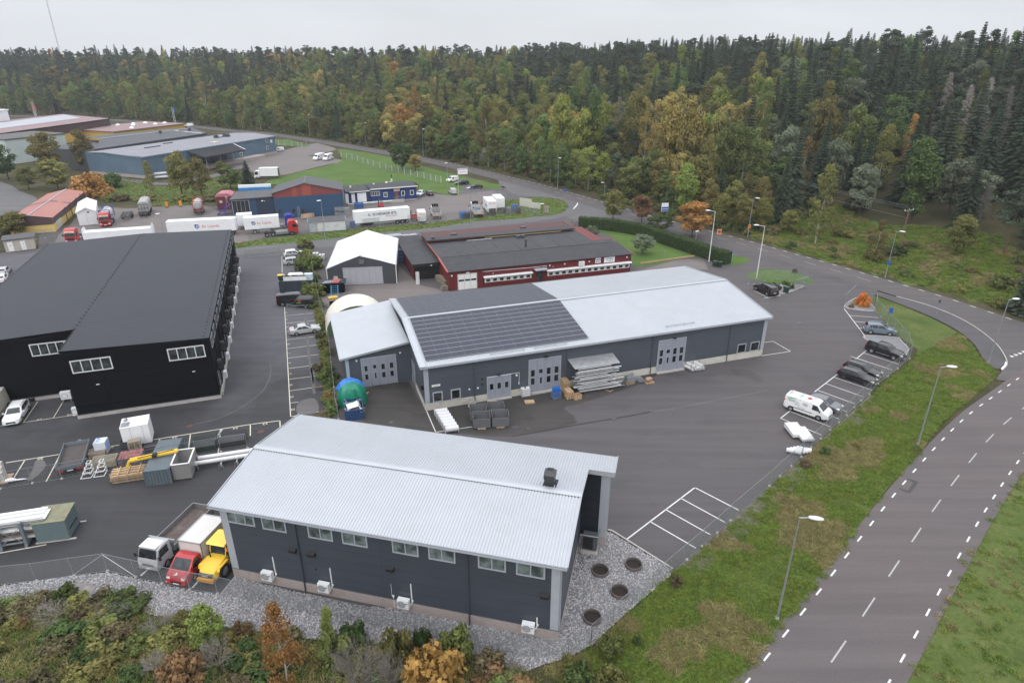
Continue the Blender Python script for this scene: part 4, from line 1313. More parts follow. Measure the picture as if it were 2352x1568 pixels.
 # raised rear part
MB().box(-.1,32.3,18.2,24.8,3.4,4.98).bd('upper_wall',mat('dark_red_sheet',(.07,.02,.02),.6),H5)
MB().add([(-.4,17.75,5.0),(32.75,17.75,5.0),(32.75,25.0,4.95),(-.4,25.0,4.95)],[(0,1,2,3)]).bd('upper_roof',FELT,H5)
MB().box(-.42,32.78,17.66,17.76,4.78,5.04).bd('upper_fascia',mat('brown_fascia',(.07,.035,.03),.6),H5)
MB().box(32.72,32.82,17.76,25.0,4.75,5.08).bar((37.72,-.5,3.72),(37.72,9.9,4.26),.10,.2).box(33.15,37.72,9.88,9.98,4.05,4.28).box(33.18,33.3,9.98,17.7,4.1,4.42).bar((-.25,-.5,3.76),(-.25,7.15,4.38),.3,.2).bar((-.25,7.15,4.4),(-.25,17.7,4.42),.14,.2).bd('verge_board',REDT,H5)
MB().box(12,29.5,17.55,17.65,4.62,4.7).bd('gutter_rail',mat('pale_yellow_rail',(.5,.42,.22),.6),H5)
MB().box(8,13.5,17.2,17.3,4.4,4.48).bd('gutter_rail',M_WT,H5)
q=MB()
for i in range(90):
 q.box(.6+i*.4,.75+i*.4,7.0,7.2,4.34,4.40)
kind(q.bd('rib_closer',M_BK,H5),'stuff')
for u,v,z,r,h in((1.2,18.9,5.0,.35,.4),(19.0,16.2,4.36,.4,.55),(20.0,16.2,4.36,.4,.55)):
 MB().tube((u,v,z-.1),(u,v,z+h),r,r,12).tube((u,v,z+h),(u,v,z+h+.12),r*1.1,r*.5,12).bd('roof_vent',M_DR,H5)
MB().tube((18.3,9.3,4.2),(18.3,9.3,5.9),.2,.2,12).bd('flue',M_DR,H5)
for u,v in((5.5,20.5),(21.5,21.5)):
 MB().box(u,u+1.2,v,v+.8,4.95,5.25).bd('roof_hatch',M_DR,H5)
 # ribbon windows in white bands under white awnings
for(a,b,n,cut)in((19.45,37.2,13,0),(6.85,16.2,7,0)):
 MB().box(a,b,-.06,0,.88,1.72).bd('window_band',M_WT,H5)
 MB().ex([(-.75,1.98),(.0,2.12),(0,2.2),(-.75,2.08)],a-.3,b+.1).bd('awning',M_WH,H5)
 st=(b-a)/n
 for i in range(n):
  window(H5,a+i*st+st*.18,a+i*st+st*.82,.98,1.6,-.06,1,fr=M_WT,pane=M_PA,fw=.05,dep=.04)
MB().box(17.2,18.4,-.05,0,.05,2.2).bd('entrance_door',M_PA,H5)
MB().box(16.6,19.0,-1.5,0,2.55,2.75).bd('entrance_canopy',M_GT,H5)
lett('A.W. MEKANISKA AB',.22,mat('sign_dark',(.05,.05,.06),.5),H5,(17.8,-1.51,2.65),FRONT,xs=.7)
g=MB().box(1.65,5.4,-.07,0,0,3.05).bd('garage_door',M['cream'],H5)
for i in range(3):
 MB().box(1.8+i*1.18,2.9+i*1.18,-.09,-.07,.05,2.9).bd('door_leaf',M_WT,g)
 MB().box(1.85+i*1.18,2.85+i*1.18,-.10,-.085,1.62,2.0).bd('door_window',M_PA,g)
MB().box(29.5,30.65,-.09,-.03,2.5,3.55).bd('shop_sign',M_WH,H5)
lett('BATA',.34,mat('sign_black',(.012,.012,.014),.5),H5,(30.08,-.1,2.78),FRONT,bold=.01)
q=MB()
for i in range(5):
 q.bar((29.7+i*.18,-.1,3.05+.1*(i%2)),(29.88+i*.18,-.1,3.15+.13*(i%2)),.02,.12)
q.bd('sign_emblem',mat('sign_black',(.012,.012,.014),.5),H5)
MB().box(31.4,33.7,-.09,-.03,2.42,3.52).bd('shop_sign',M_WH,H5)
SG=mat('sign_slate',(.06,.07,.08),.5)
lett('Sim Ryggarp',.36,SG,H5,(32.55,-.1,3.18),FRONT,xs=.85)
lett('i Tomra AB',.36,SG,H5,(32.6,-.1,2.76),FRONT,xs=.85)
MB().box(25.9,27.0,-.55,-.06,2.35,3.25).bd('air_unit',M_WT,H5)
MB().ring_y((26.35,2.8),.27,.33,-.58,-.54,16).bd('fan_grille',M_GT,H5)
q=MB().path([(.8+5.6,-.07,3.1),(16.5,-.07,2.95),(19.2,-.07,3.0),(19.2,-.07,2.7)],.05)
q.bd('wall_pipe',M_WT,H5)
for u,z in((19.9,3.0),(20.6,2.7),(23.0,3.0),(28.2,3.0),(8.5,2.6),(36.4,3.1),(.6,2.9)):
 MB().cbox((u,-.08,z),(.28,.1,.26)).bd('wall_box',M_WT if z>2.8 else M_GV,H5)
for u in(18.2,6.6,37.2):
 downpipe(H5,u,0,3.6,-.03,M_BK,.05)
MB().box(3.3,3.9,-.25,-.05,3.12,3.3).bd('wall_lamp',M_WT,H5)
# west wing and its barred shed
MB().box(-5.0,.1,8.4,29.0,0,3.0).bd('wing_wall',RED,H5)
q=MB()
corr(q,(-5.3,7.6,3.22),(0,21.8,0),(5.6,0,.18),(0,0,1),.5,.03)
q.bd('wing_roof',FELT,H5,rc=True)
MB().box(-5.3,.3,7.55,7.63,2.75,3.35).bd('wing_fascia',M_BK,H5)
q=MB()
for i in range(34):
 q.box(-4.9+i*.145,-4.87+i*.145,8.33,8.36,.05,2.6)
q.box(-4.95,.05,8.32,8.37,2.55,2.62).box(-4.95,.05,8.32,8.37,.05,.1).box(-4.95,.05,8.32,8.37,1.3,1.36)
kind(q.bd('gate_bars',M_BK,H5),'stuff')
MB().box(-4.9,.0,8.37,8.39,.0,2.6).bd('dark_doorway',M_BK,H5)
MB().box(-1.8,-1.5,7.5,7.56,2.8,2.95).bd('wall_lamp',M_WT,H5)
# extract plant behind the wing
pp=H5.matrix_basis@V3((-5.6,27.4,0))
t=th('dust_extractor','galvanised dust extraction plant with ducts behind the red workshop','machine',pp,.32)
MB().box(-1.4,1.9,1.6,3.6,1.2,3.6).bd('casing',M_GV,t)
MB().box(-1.4,-1.3,1.6,1.7,0,1.2).box(1.8,1.9,1.6,1.7,0,1.2).box(-1.4,-1.3,3.5,3.6,0,1.2).box(1.8,1.9,3.5,3.6,0,1.2).bd('leg',M_GV,t)
q=MB()
q.box(1.9,3.4,2.0,3.2,2.6,3.4).tube((3.4,2.6,3.1),(5.2,2.6,3.25),.35,.35,12).tube((5.2,2.6,3.25),(6.0,2.2,2.5),.3,.3,12)
q.bd('duct',M_GV,t)
# ------------------------------------------------------------ blue warehouse with red gable band
H6=th('blue_warehouse','dark blue warehouse whose gable top is banded red, grey roof','building',(-57.47,171.78,0),0.2331)
BLUE=mat('dark_blue_sheet',(.020,.062,.125),.55,var=.1,vs=.6)
RB1,RB2=mat('brick_red_sheet',(.20,.042,.045),.55,var=.1),mat('orange_red_sheet',(.29,.065,.040),.55,var=.1)
x0,x1,xa=-5.75,12.0,2.6
zl,zr,za,zb0,zb1=6.72,6.9,8.95,5.45,5.95
q=MB()
q.ey([(x0,0),(x1,0),(x1,zr),(xa,za),(x0,zl)],.06,11.0)
q.bd('wall',BLUE,H6)
q=MB()
q.add([(x0,.0,0),(x1,.0,0),(x1,.0,zb1),(x0,.0,zb0),(x0,.07,0),(x1,.07,0),(x1,.07,zb1),(x0,.07,zb0)],[(0,1,2,3),(0,4,5,1),(1,5,6,2),(3,2,6,7),(0,3,7,4)])
q.bd('front_panel',BLUE,H6)
def zroof(x):
 return zl+(za-zl)*(x-x0)/(xa-x0)if x<xa else za+(zr-za)*(x-xa)/(x1-xa)
def zband(x):
 return zb0+(zb1-zb0)*(x-x0)/(x1-x0)
cuts=[x0,-.75,.45,1.75,xa,4.05,x1]
cols=[RB1,RB2,RB1,RB2,RB2,RB1]
for a,b,c in zip(cuts,cuts[1:],cols):
 MB().add([(a,-.02,zband(a)),(b,-.02,zband(b)),(b,-.02,zroof(b)),(a,-.02,zroof(a)),(a,.07,zband(a)),(b,.07,zband(b)),(b,.07,zroof(b)),(a,.07,zroof(a))],[(0,1,2,3),(0,4,5,1),(3,2,6,7),(0,3,7,4),(1,5,6,2)]).bd('gable_panel',c,H6)
GRF=mat('grey_felt',(.075,.076,.082),.7,var=.12,vs=.5)
MB().add([(x0-.25,-.35,zl-.02),(xa,-.35,za+.12),(xa,11.2,za+.12),(x0-.25,11.2,zl-.02),(x1+.25,-.35,zr-.02),(x1+.25,11.2,zr-.02),(x0-.25,-.35,zl-.2),(xa,-.35,za-.06),(x1+.25,-.35,zr-.2)],[(0,1,2,3),(1,4,5,2),(0,6,7,1),(1,7,8,4)]).bd('roof',GRF,H6)
q=MB()
for s in(-.18,.18):
 q.bar((xa+s,.5,za+.2),(xa+s,10,za+.2),.04,.05)
for i in range(16):
 q.bar((xa-.18,.6+i*.6,za+.2),(xa+.18,.6+i*.6,za+.2),.04,.04)
q.bd('roof_walkway',M_GV,H6)
for a in(-4.9,-1.5,.85):
 window(H6,a,a+1.0,1.15,2.35,-.0,1,fr=mat('sill_dark',(.05,.06,.08),.5),pane=M_PA,fw=.08)
MB().box(x1-.05,x1+.05,-.05,.0,0,zr-.1).box(x0-.05,x0+.05,-.05,0,0,zl-.1).bd('corner_trim',M_BK,H6)
# flat-roofed store on its west side
q=MB().box(-16.3,-5.85,-.05,11.2,0,5.5)
q.bd('store_wall',mat('navy_sheet',(.018,.030,.060),.55,var=.1),H6)
MB().add([(-16.5,-.5,5.62),(-5.8,-.5,6.0),(-5.8,11.4,5.8),(-16.5,11.4,5.5),(-16.5,-.5,5.4),(-5.8,-.5,5.75)],[(0,1,2,3),(0,4,5,1)]).bd('store_roof',GRF,H6)
MB().box(-11.6,-10.2,-.09,-.04,.2,5.3).bd('store_panel',BLUE,H6)
g=fgate(H6,-16.0,-11.9,.3,5.1,-.06,4,[],m=mat('mesh_gate_black',(.016,.017,.020),.6),fr=M_GT)
q=MB()
for i in range(5):
 u=-16.0+i*1.025
 q.box(u-.035,u+.035,-.16,-.1,.3,5.1)
q.bd('gate_bar',M_GT,H6)
MB().box(-8,-7.8,-.3,-.04,4.7,4.85).bar((-7.9,-.3,4.8),(-8.3,-1.2,5.1),.06,.06).cbox((-8.35,-1.35,5.1),(.35,.6,.15)).bd('wall_lamp',M_WT,H6)
# advertising box standing on the store roof
t=th('sign_box','long white and blue sign box on the roof of the navy store','sign',H6.matrix_basis@V3((-16.0,12.6,0)),.2331)
MB().box(0,8.6,0,.8,6.2,6.9).bd('top',M_WH,t)
MB().box(0,8.6,-.02,.82,5.4,6.2).bd('blue_band',mat('azure',(.02,.22,.55),.45,var=.1,dirt=(.5,.55,.6),dfac=.5),t)
MB().box(.2,.3,.2,.3,0,5.4).box(8.3,8.4,.2,.3,0,5.4).bd('post',M_BK,t)
# ------------------------------------------------------------ low blue office
H7=th('blue_office','low royal blue timber office with white windows, brown door and loading doors','building',(-41.36,189.38,0),0.4091)
RB=mat('royal_blue_timber',(.015,.040,.155),.6,var=.12,vs=.8)
q=MB()
corr(q,(.1,0,.4),(13.6,0,0),(0,0,3.7),(0,-1,0),.3,.03)
q.bd('front_wall',RB,H7)
MB().box(0,13.75,.02,6.0,.3,4.1).bd('wall',RB,H7)
MB().box(.1,13.8,-.05,6,0,.42).bd('plinth',M['pinkcon'],H7)
MB().box(-6.6,.02,.25,6.6,0,3.7).bd('annex_wall',mat('deep_blue_timber',(.012,.026,.085),.6,var=.12),H7)
FELT2=mat('office_felt',(.036,.037,.041),.7,var=.18,vs=.6)
MB().add([(-.1,-.55,4.3),(14.1,-.55,4.3),(14.1,6.4,4.7),(-.1,6.4,4.7),(-7.0,-.15,3.85),(-.1,-.15,3.85),(-.1,6.9,4.5),(-7.0,6.9,4.5)],[(0,1,2,3),(4,5,6,7)]).add([(14.1,-.55,4.05),(14.1,6.4,4.5)],[]).bd('roof',FELT2,H7)
MB().box(-.12,14.12,-.62,-.5,4.02,4.3).bd('fascia',M_WT,H7)
MB().box(-6.1,-.1,-.22,-.1,3.62,3.84).bd('fascia',M_WT,H7)
MB().box(14.06,14.14,-.5,6.4,4.1,4.6).bd('fascia',M_BK,H7)
window(H7,.1,2.75,2.15,3.4,-.03,5,fr=M_WT,fw=.09,dep=.06)
for a,b,p_ in((3.8,4.95,M['blindpane']),(9.1,10.2,None),(11.8,12.95,None)):
 window(H7,a,b,1.55,2.95,-.03,1,fr=M_WT,fw=.13,dep=.06,pane=p_)
d_=MB().box(7.2,8.2,-.07,0,.35,2.75).bd('front_door',mat('brown_door',(.17,.065,.035),.5),H7)
MB().box(8.02,8.1,-.11,-.07,1.3,1.5).bd('handle',M_GV,d_)
MB().box(6.9,8.65,-.2,-.04,3.0,3.75).bd('shop_sign',mat('sign_beige',(.55,.42,.33),.5),H7)
lett('DB',.3,mat('sign_red',(.45,.03,.02),.5),H7,(7.25,-.21,3.38),FRONT)
lett('SCHENKER',.24,mat('sign_red',(.45,.03,.02),.5),H7,(8.05,-.21,3.38),FRONT,xs=.72)
for a,b,z1_,m_ in((-3.85,-1.25,3.25,M_WH),(-5.55,-4.55,3.0,M_WH),(-7.3,-6.4,3.3,M_WH)):
 MB().box(a,b,.14,.26,.65,z1_).bd('loading_door',m_,H7)
MB().box(-5.5,-4.5,.1,.24,3.1,3.5).bd('door_sign',M['cream'],H7)
lett('GODS MOTT',.18,SG,H7,(-5.0,.08,3.3),FRONT,xs=.8)
MB().box(-7.0,9.6,-1.6,.0,0,.62).bd('loading_dock',M_CO,H7)
q=MB()
for u in(6.6,8.9,9.6):
 q.tube((u,-1.5,.6),(u,-1.5,1.6),.03)
q.tube((6.6,-1.5,1.6),(9.6,-1.5,1.6),.03).tube((6.6,-1.5,1.1),(9.6,-1.5,1.1),.03)
q.bd('handrail',M_GV,H7)
MB().box(-3.0,5.6,-2.0,-1.75,.55,.85).bd('dock_bumper',M_WH,H7)
MB().tube((8.15,7.0,4.5),(8.15,7.0,5.6),.22,.22,10).bd('chimney',M_WT,H7)
MB().tube((8.15,7.0,5.6),(8.15,7.0,6.9),.17,.17,10).bd('chimney_pipe',M_DR,H7)
for u,v,r in((6.2,5.6,.32),(-5.0,3.5,.2),(2.1,4.6,.2),(7.4,6.0,.12)):
 MB().tube((u,v,4.3),(u,v,4.75),r,r,10).tube((u,v,4.75),(u,v,4.98),r*1.4,r*.6,10).bd('roof_vent',M_WT,H7)
 # ------------------------------------------------------------ small white store by the fence
H8=th('white_store','small white store with grey saddle roof and pale blue edges by the roadside fence','shed',(-50.07,155.75,0),.2991)
MB().box(.25,8.95,.0,3.6,0,2.45).bd('wall',mat('stained_white',(.58,.59,.60),.6,var=.06,vs=.8,dirt=(.3,.3,.27),dfac=.6),H8)
MB().add([(.1,-.2,2.4),(9.1,-.2,2.4),(9.1,2.2,3.15),(.1,2.2,3.15),(9.1,4.0,2.6),(.1,4.0,2.6)],[(0,1,2,3),(3,2,4,5)]).bd('roof',GRF,H8)
SKY=mat('pale_blue_trim',(.10,.26,.50),.5)
q=MB()
for u in(.1,9.12):
 q.bar((u,-.2,2.4),(u,2.2,3.15),.14,.12).bar((u,2.2,3.15),(u,4.0,2.6),.14,.12)
q.box(.1,.24,-.04,.1,0,2.35).box(8.98,9.12,-.04,.1,0,2.35)
q.bd('edge_trim',SKY,H8)
# ------------------------------------------------------------ blue-grey distribution warehouse
H9=th('slate_warehouse','large slate blue metal warehouse with flat grey roof and black loading canopy','building',(-129.38,230.88,0),1.1909)
SB=mat('slate_blue_sheet_wall',(.105,.165,.225),.5,0.1,var=.12,vs=.25,dirt=(.16,.19,.21),dfac=.4)
WH=7.3
q=MB()
corr(q,(0,0,1.1),(68.3,0,0),(0,0,WH-1.1),(0,-1,0),.9,.07)
q.bd('front_wall',SB,H9)
q=MB()
corr(q,(0,0,1.1),(0,27.5,0),(0,0,WH-1.1+.3),(-1,0,0),.9,.07)
q.bd('side_wall',SB,H9,rc=True)
MB().box(.05,68.25,.05,27,0,WH).bd('wall',SB,H9)
MB().box(-.05,68.35,-.08,27.5,0,1.1).bd('plinth',M['pinkcon'],H9)
GR9=mat('warehouse_roof',(.21,.21,.235),.6,var=.1,vs=.12)
MB().add([(-.3,-.3,WH+.05),(68.6,-.3,WH+.05),(70.2,13.0,WH+.7),(-.3,17,WH+.75),(-.3,27.5,WH+.3),(70.4,24.5,WH+.3)],[(0,1,2,3),(3,2,5,4)]).bd('roof',GR9,H9)
MB().box(-.35,68.65,-.38,-.28,WH-.35,WH+.1).bar((-.35,-.3,WH-.1),(-.35,17,WH+.6),.08,.4).bd('fascia',mat('slate_fascia',(.12,.2,.25),.5),H9)
for a,b,z0_,z1_ in((62.3,63.6,5.3,6.7),(62.0,63.2,2.4,3.8),(46.2,47.6,1.6,3.1),(27.5,28.9,2.2,3.6)):
 window(H9,a,b,z0_,z1_,-.07,1,fr=M_WT,fw=.15,dep=.08)
MB().box(65.0,66.2,-.14,-.07,4.9,6.1).bd('wall_sign',M_WH,H9)
MB().add([(20.2,-.05,7.0),(43.5,-.05,6.95),(40.2,-9.0,5.5),(18.2,-10.2,5.5),(20.2,-.05,6.6),(43.5,-.05,6.5),(40.2,-9.0,5.0),(18.2,-10.2,5.0)],[(0,3,2,1),(0,1,2,3),(3,7,6,2),(2,6,5,1),(0,4,7,3),(4,5,6,7)]).bd('loading_canopy',mat('canopy_black',(.035,.037,.045),.6),H9)
MB().bar((43.5,-.1,7.05),(40.2,-9.0,5.56),.25,.12).bd('canopy_edge',M_WH,H9)
q=MB()
for u,v in((20,-8.8),(27,-8.8),(34,-8.4),(39,-8.0)):
 q.tube((u,v,0),(u,v,5.1),.13)
q.bd('canopy_post',M_GV,H9)
MB().box(17,56,-4.6,-.1,0,1.25).bd('loading_dock',M['pinkcon'],H9)
for u in(21,26,31,36):
 MB().box(u,u+3,-.2,-.08,1.3,4.4).bd('dock_door',mat('dock_brown',(.10,.065,.06),.6)if u<25 else M['clad'],H9)
for u,v,w in((14,14,7),(26,18,4.5),(48,13.5,7)):
 MB().box(u,u+w,v,v+.5,WH+.55,WH+.95).bd('roof_rail',M['clad'],H9)
for u,v in((56,16),(54,12.5),(49,14.0)):
 MB().box(u,u+1.4,v,v+1.4,WH+.5,WH+1.5).tube((u+.7,v+.7,WH+1.5),(u+.7,v+.7,WH+1.9),.8,.7,10).bd('roof_vent',M['clad'],H9)
MB().box(38,41,4.2,7,WH+.2,WH+.55).bd('roof_light',mat('rooflight',(.5,.47,.38),.4),H9)
# bundle of pipes lying at its foot
t=th('pipe_bundle','galvanised duct pipes lying on grass by the slate warehouse','pipes',at('C1',1425,915),.52)
for i in range(3):
 q=MB()
 n_=16
 rr=.62
 yy,zz=(i%2)*1.35,.62+(1.1 if i==2 else 0)
 if i==2:
  yy=.68
 rg=[]
 q.ring_y((0,0),rr*.9,rr,0,9.0-i,n_)
 o=q.bd('pipe',M_GV,t,smooth=True)
 o.rotation_euler=(0,0,-PI/2)
 o.location=(0,yy,zz)
 # ------------------------------------------------------------ further warehouses in the north-west
H10=th('black_roofed_warehouse','long warehouse with black roof behind the slate blue one','building',(-129.38,230.88,0),1.1909)
MB().box(4.5,60,28.2,56,0,7.4).bd('wall',mat('dark_wall',(.05,.05,.055),.6),H10)
BR=mat('black_sheet_roof',(.045,.047,.055),.55,var=.12,vs=.2)
MB().add([(4,27.7,8.2),(60,30,8.2),(66,44,9.2),(22,47,9.2),(66.5,58,8.4),(28,66,8.4),(4,27.7,7.4),(60,30,7.4),(22,44,9.2)],[(0,1,2,3),(3,2,4,5),(0,6,7,1)]).bd('roof',BR,H10)
MB().bar((22,47,9.3),(66,44,9.3),.7,.12).bd('ridge_cap',M_RZ,H10)
MB().bar((56,45.5,9.25),(58,31,8.35),1.6,.06).bd('roof_walkway',M_RZ,H10)
for u,v in((47,43),(60,40)):
 MB().tube((u,v,8.8),(u,v,10),.6,.6,10).tube((u,v,10),(u,v,10.5),1.0,.5,10).bd('roof_vent',M_DR,H10)
H11=th('yellow_brown_warehouse','big warehouse with brown upper walls over yellow, pinkish roof with grey panel field','building',(-223.97,294.37,0),1.4722)
BRN=mat('brown_sheet',(.075,.042,.042),.6,var=.1,vs=.3)
YEL=mat('yellow_render',(.52,.34,.085),.7,var=.08,vs=.4)
PNK=mat('pinkish_roof',(.235,.150,.150),.6,var=.12,vs=.15)
MB().box(-60,71,.05,46,0,5.0).bd('wall',YEL,H11)
q=MB()
corr(q,(-60,0,4.4),(131.2,0,0),(0,0,4.0),(0,-1,0),.8,.06)
q.bd('upper_wall',BRN,H11)
MB().box(-60,71.2,.06,46,4.4,8.4).bd('upper_core',BRN,H11)
MB().add([(-60,-.3,8.5),(71.4,-.3,8.5),(95,46,8.6),(-60,46,8.6)],[(0,1,2,3)]).bd('roof',PNK,H11)
MB().add([(-60,14,8.62),(72,17,8.62),(90,40,8.7),(-60,34,8.7)],[(0,1,2,3)]).bd('panel_field',mat('pale_panel',(.36,.38,.42),.4,var=.08,vs=.2),H11)
MB().box(-60,71.4,-.42,-.3,8.15,8.6).bd('gutter',M_BK,H11)
MB().box(71.2,71.4,0,46,0,8.4).bd('gable_wall',BRN,H11)
# white silo-like block at the picture's edge on its roof line
t=th('white_plant_room','white plant room with flat lid at the end of the brown warehouse','shed',at('J1',-20,200,8.6),1.4)
MB().box(-4,4,-3,4,0,5).bd('wall',M_WH,t)
MB().box(-4.5,4.5,-3.5,4.5,5,5.6).bd('roof',M_WT,t)
H12=th('red_roofed_store','low flat warehouse with dusty red roof and white roof lights','building',(-199,336,0),1.19)
MB().box(0,44,0,30,0,4.6).bd('wall',YEL,H12)
MB().box(-.6,44.6,-.6,30.6,4.6,5.0).bd('roof',PNK,H12)
for u,v in((14,4),(24,15),(33,9),(36,20),(40,10),(22,24),(30,22)):
 MB().tube((u,v,5),(u,v,5.4),1.2,1.2,8).tube((u,v,5.4),(u,v,5.9),1.2,.3,8).bd('roof_light',M_WH,H12)
 # pale shed wall behind the trees
H13=th('pale_shed','pale grey sheet metal shed half hidden by trees below the yellow wall','building',at('J1',160,790),1.16)
MB().box(0,24,0,20,0,9.2).bd('wall',mat('pale_sheet',(.44,.50,.49),.6,var=.1,vs=.3),H13)
MB().box(-.3,24.4,-.3,20.3,9.2,9.6).bd('roof',mat('shed_roof',(.09,.085,.08),.7),H13)
# ------------------------------------------------------------ yellow store with terracotta roof
H14=th('yellow_store','yellow store with brown upper band and faded terracotta roof','building',(-112.29,154.97,0),1.9405)
TER=mat('terracotta_sheet',(.36,.150,.125),.65,var=.1,vs=.3)
MB().box(1.6,38.6,.03,9.2,0,2.2).bd('wall',mat('pale_yellow_render',(.66,.48,.17),.7,var=.08,vs=.5),H14)
q=MB()
q.loft([[(1.5,0.0,1.9),(1.5,0,3.5),(1.5,4.7,4.3),(1.5,9.3,3.5),(1.5,9.3,1.9)],[(39,0,1.2),(39,0,3.0),(39,4.2,4.0),(39,9.0,3.0),(39,9.0,1.2)]])
q.bd('upper_band',mat('chocolate_sheet',(.085,.050,.050),.6,var=.1),H14)
q=MB()
q.add([(1.3,-.25,3.55),(39.3,-.25,3.05),(39.3,4.2,4.1),(1.3,4.7,4.45),(1.3,9.5,3.55),(39.3,9.2,3.05)],[(0,3,2,1),(3,4,5,2)])
q.bd('roof_slope',TER,H14,rc=True)
MB().bar((1.3,4.7,4.5),(39.3,4.2,4.15),.35,.08).bd('ridge_cap',M_GT,H14)
MB().add([(19.8,-.24,3.36),(21.6,-.24,3.34),(21.6,4.45,4.31),(19.8,4.45,4.33),(21.6,9.25,3.34),(19.8,9.25,3.36)],[(0,1,2,3),(3,2,4,5)]).bd('roof_strip',mat('brown_strip',(.17,.085,.08),.6),H14)
q=MB()
for u in(14,20,27,33,38):
 q.tube((u,-.2,0),(u,-.2,3.6),.09)
q.bd('outer_post',M['clad'],H14)
MB().box(4.2,9.0,-.04,.02,0,2.0).bd('sliding_door',M['cream'],H14)
# ------------------------------------------------------------ little transformer house
H15=th('transformer_house','small pale concrete transformer house with two white steel doors','shed',(-112.1,138.09,0),.5705)
MB().box(.15,5.6,0,3.6,0,2.65).bd('wall',mat('stained_concrete',(.44,.40,.36),.85,var=.14,vs=.8,dirt=(.22,.19,.16),dfac=.5),H15)
MB().add([(-.1,-.25,2.75),(5.9,-.25,2.75),(6.2,4.0,2.95),(-.1,4.0,2.95),(-.1,-.25,2.6),(5.9,-.25,2.6),(6.2,4.0,2.8),(-.1,4.0,2.8)],[(0,1,2,3),(4,7,6,5),(0,4,5,1),(1,5,6,2),(2,6,7,3),(3,7,4,0)]).bd('roof',GRF,H15)
for a,b in((.75,1.75),(3.1,4.0)):
 d_=MB().box(a,b,-.06,0,.1,2.15).bd('door',M_WH,H15)
 MB().box(a+.3,b-.3,-.07,-.06,1.3,1.5).bd('warning_plate',mat('plate_yellow',(.7,.5,.05),.5),d_)
 # ------------------------------------------------------------ white party tent beside the yellow store
H16=th('white_tent','white canvas tent with pitched roof beside the yellow store','tent',(-110.61,162.47,0),.515)
pr=[(0,0),(4.15,0),(4.15,3.45),(2.15,4.45),(0,3.45)]
q=MB()
q.ey(pr,0,14)
q.bd('canvas',M['white_pvc'],H16)
q=MB()
q.add([(-.2,-.25,3.4),(2.15,-.25,4.55),(2.15,14.2,4.55),(-.2,14.2,3.4),(4.35,-.25,3.4),(4.35,14.2,3.4),(-.2,-.25,3.1),(2.15,-.25,4.25),(4.35,-.25,3.1)],[(0,1,2,3),(1,4,5,2),(0,6,7,1),(1,7,8,4)])
q.bd('roof_canvas',M['white_pvc'],H16)
MB().box(1.95,2.0,-.02,0,0,3.9).bd('zip',M_GT,H16)
MB().box(2.3,2.75,-.03,0,3.0,3.4).bd('flap_window',M_DR,H16)
# ============================================================ VEHICLES
def interp(pts,x):
 for(a,za),(b,zb)in zip(pts,pts[1:]):
  if a<=x<=b:
   return za+(zb-za)*(x-a)/(b-a)if b>a else zb
 return pts[0][1]if x<pts[0][0]else pts[-1][1]
def wheel(t,x,y,r,w,side,rim=None):
 tm=MB()
 y0=y-w if side<0 else y
 tm.ring_y((0,0),r*.60,r,-w/2,w/2,18)
 o=tm.bd('wheel',M['rubber'],t,loc=(x,y-side*w/2,r))
 q=MB()
 q.tube((0,side*w*.30,0),(0,side*w*.38,0),r*.62,r*.56,14)
 for i in range(5):
  a=2*PI*i/5
  q.bar((0,side*w*.40,0),(r*.56*math.cos(a),side*w*.42,r*.56*math.sin(a)),r*.16,.02,up=(0,1,0))
 q.tube((0,side*w*.36,0),(0,side*w*.46,0),r*.14,r*.12,8)
 q.bd('rim',rim or M['rim'],o)
 return o
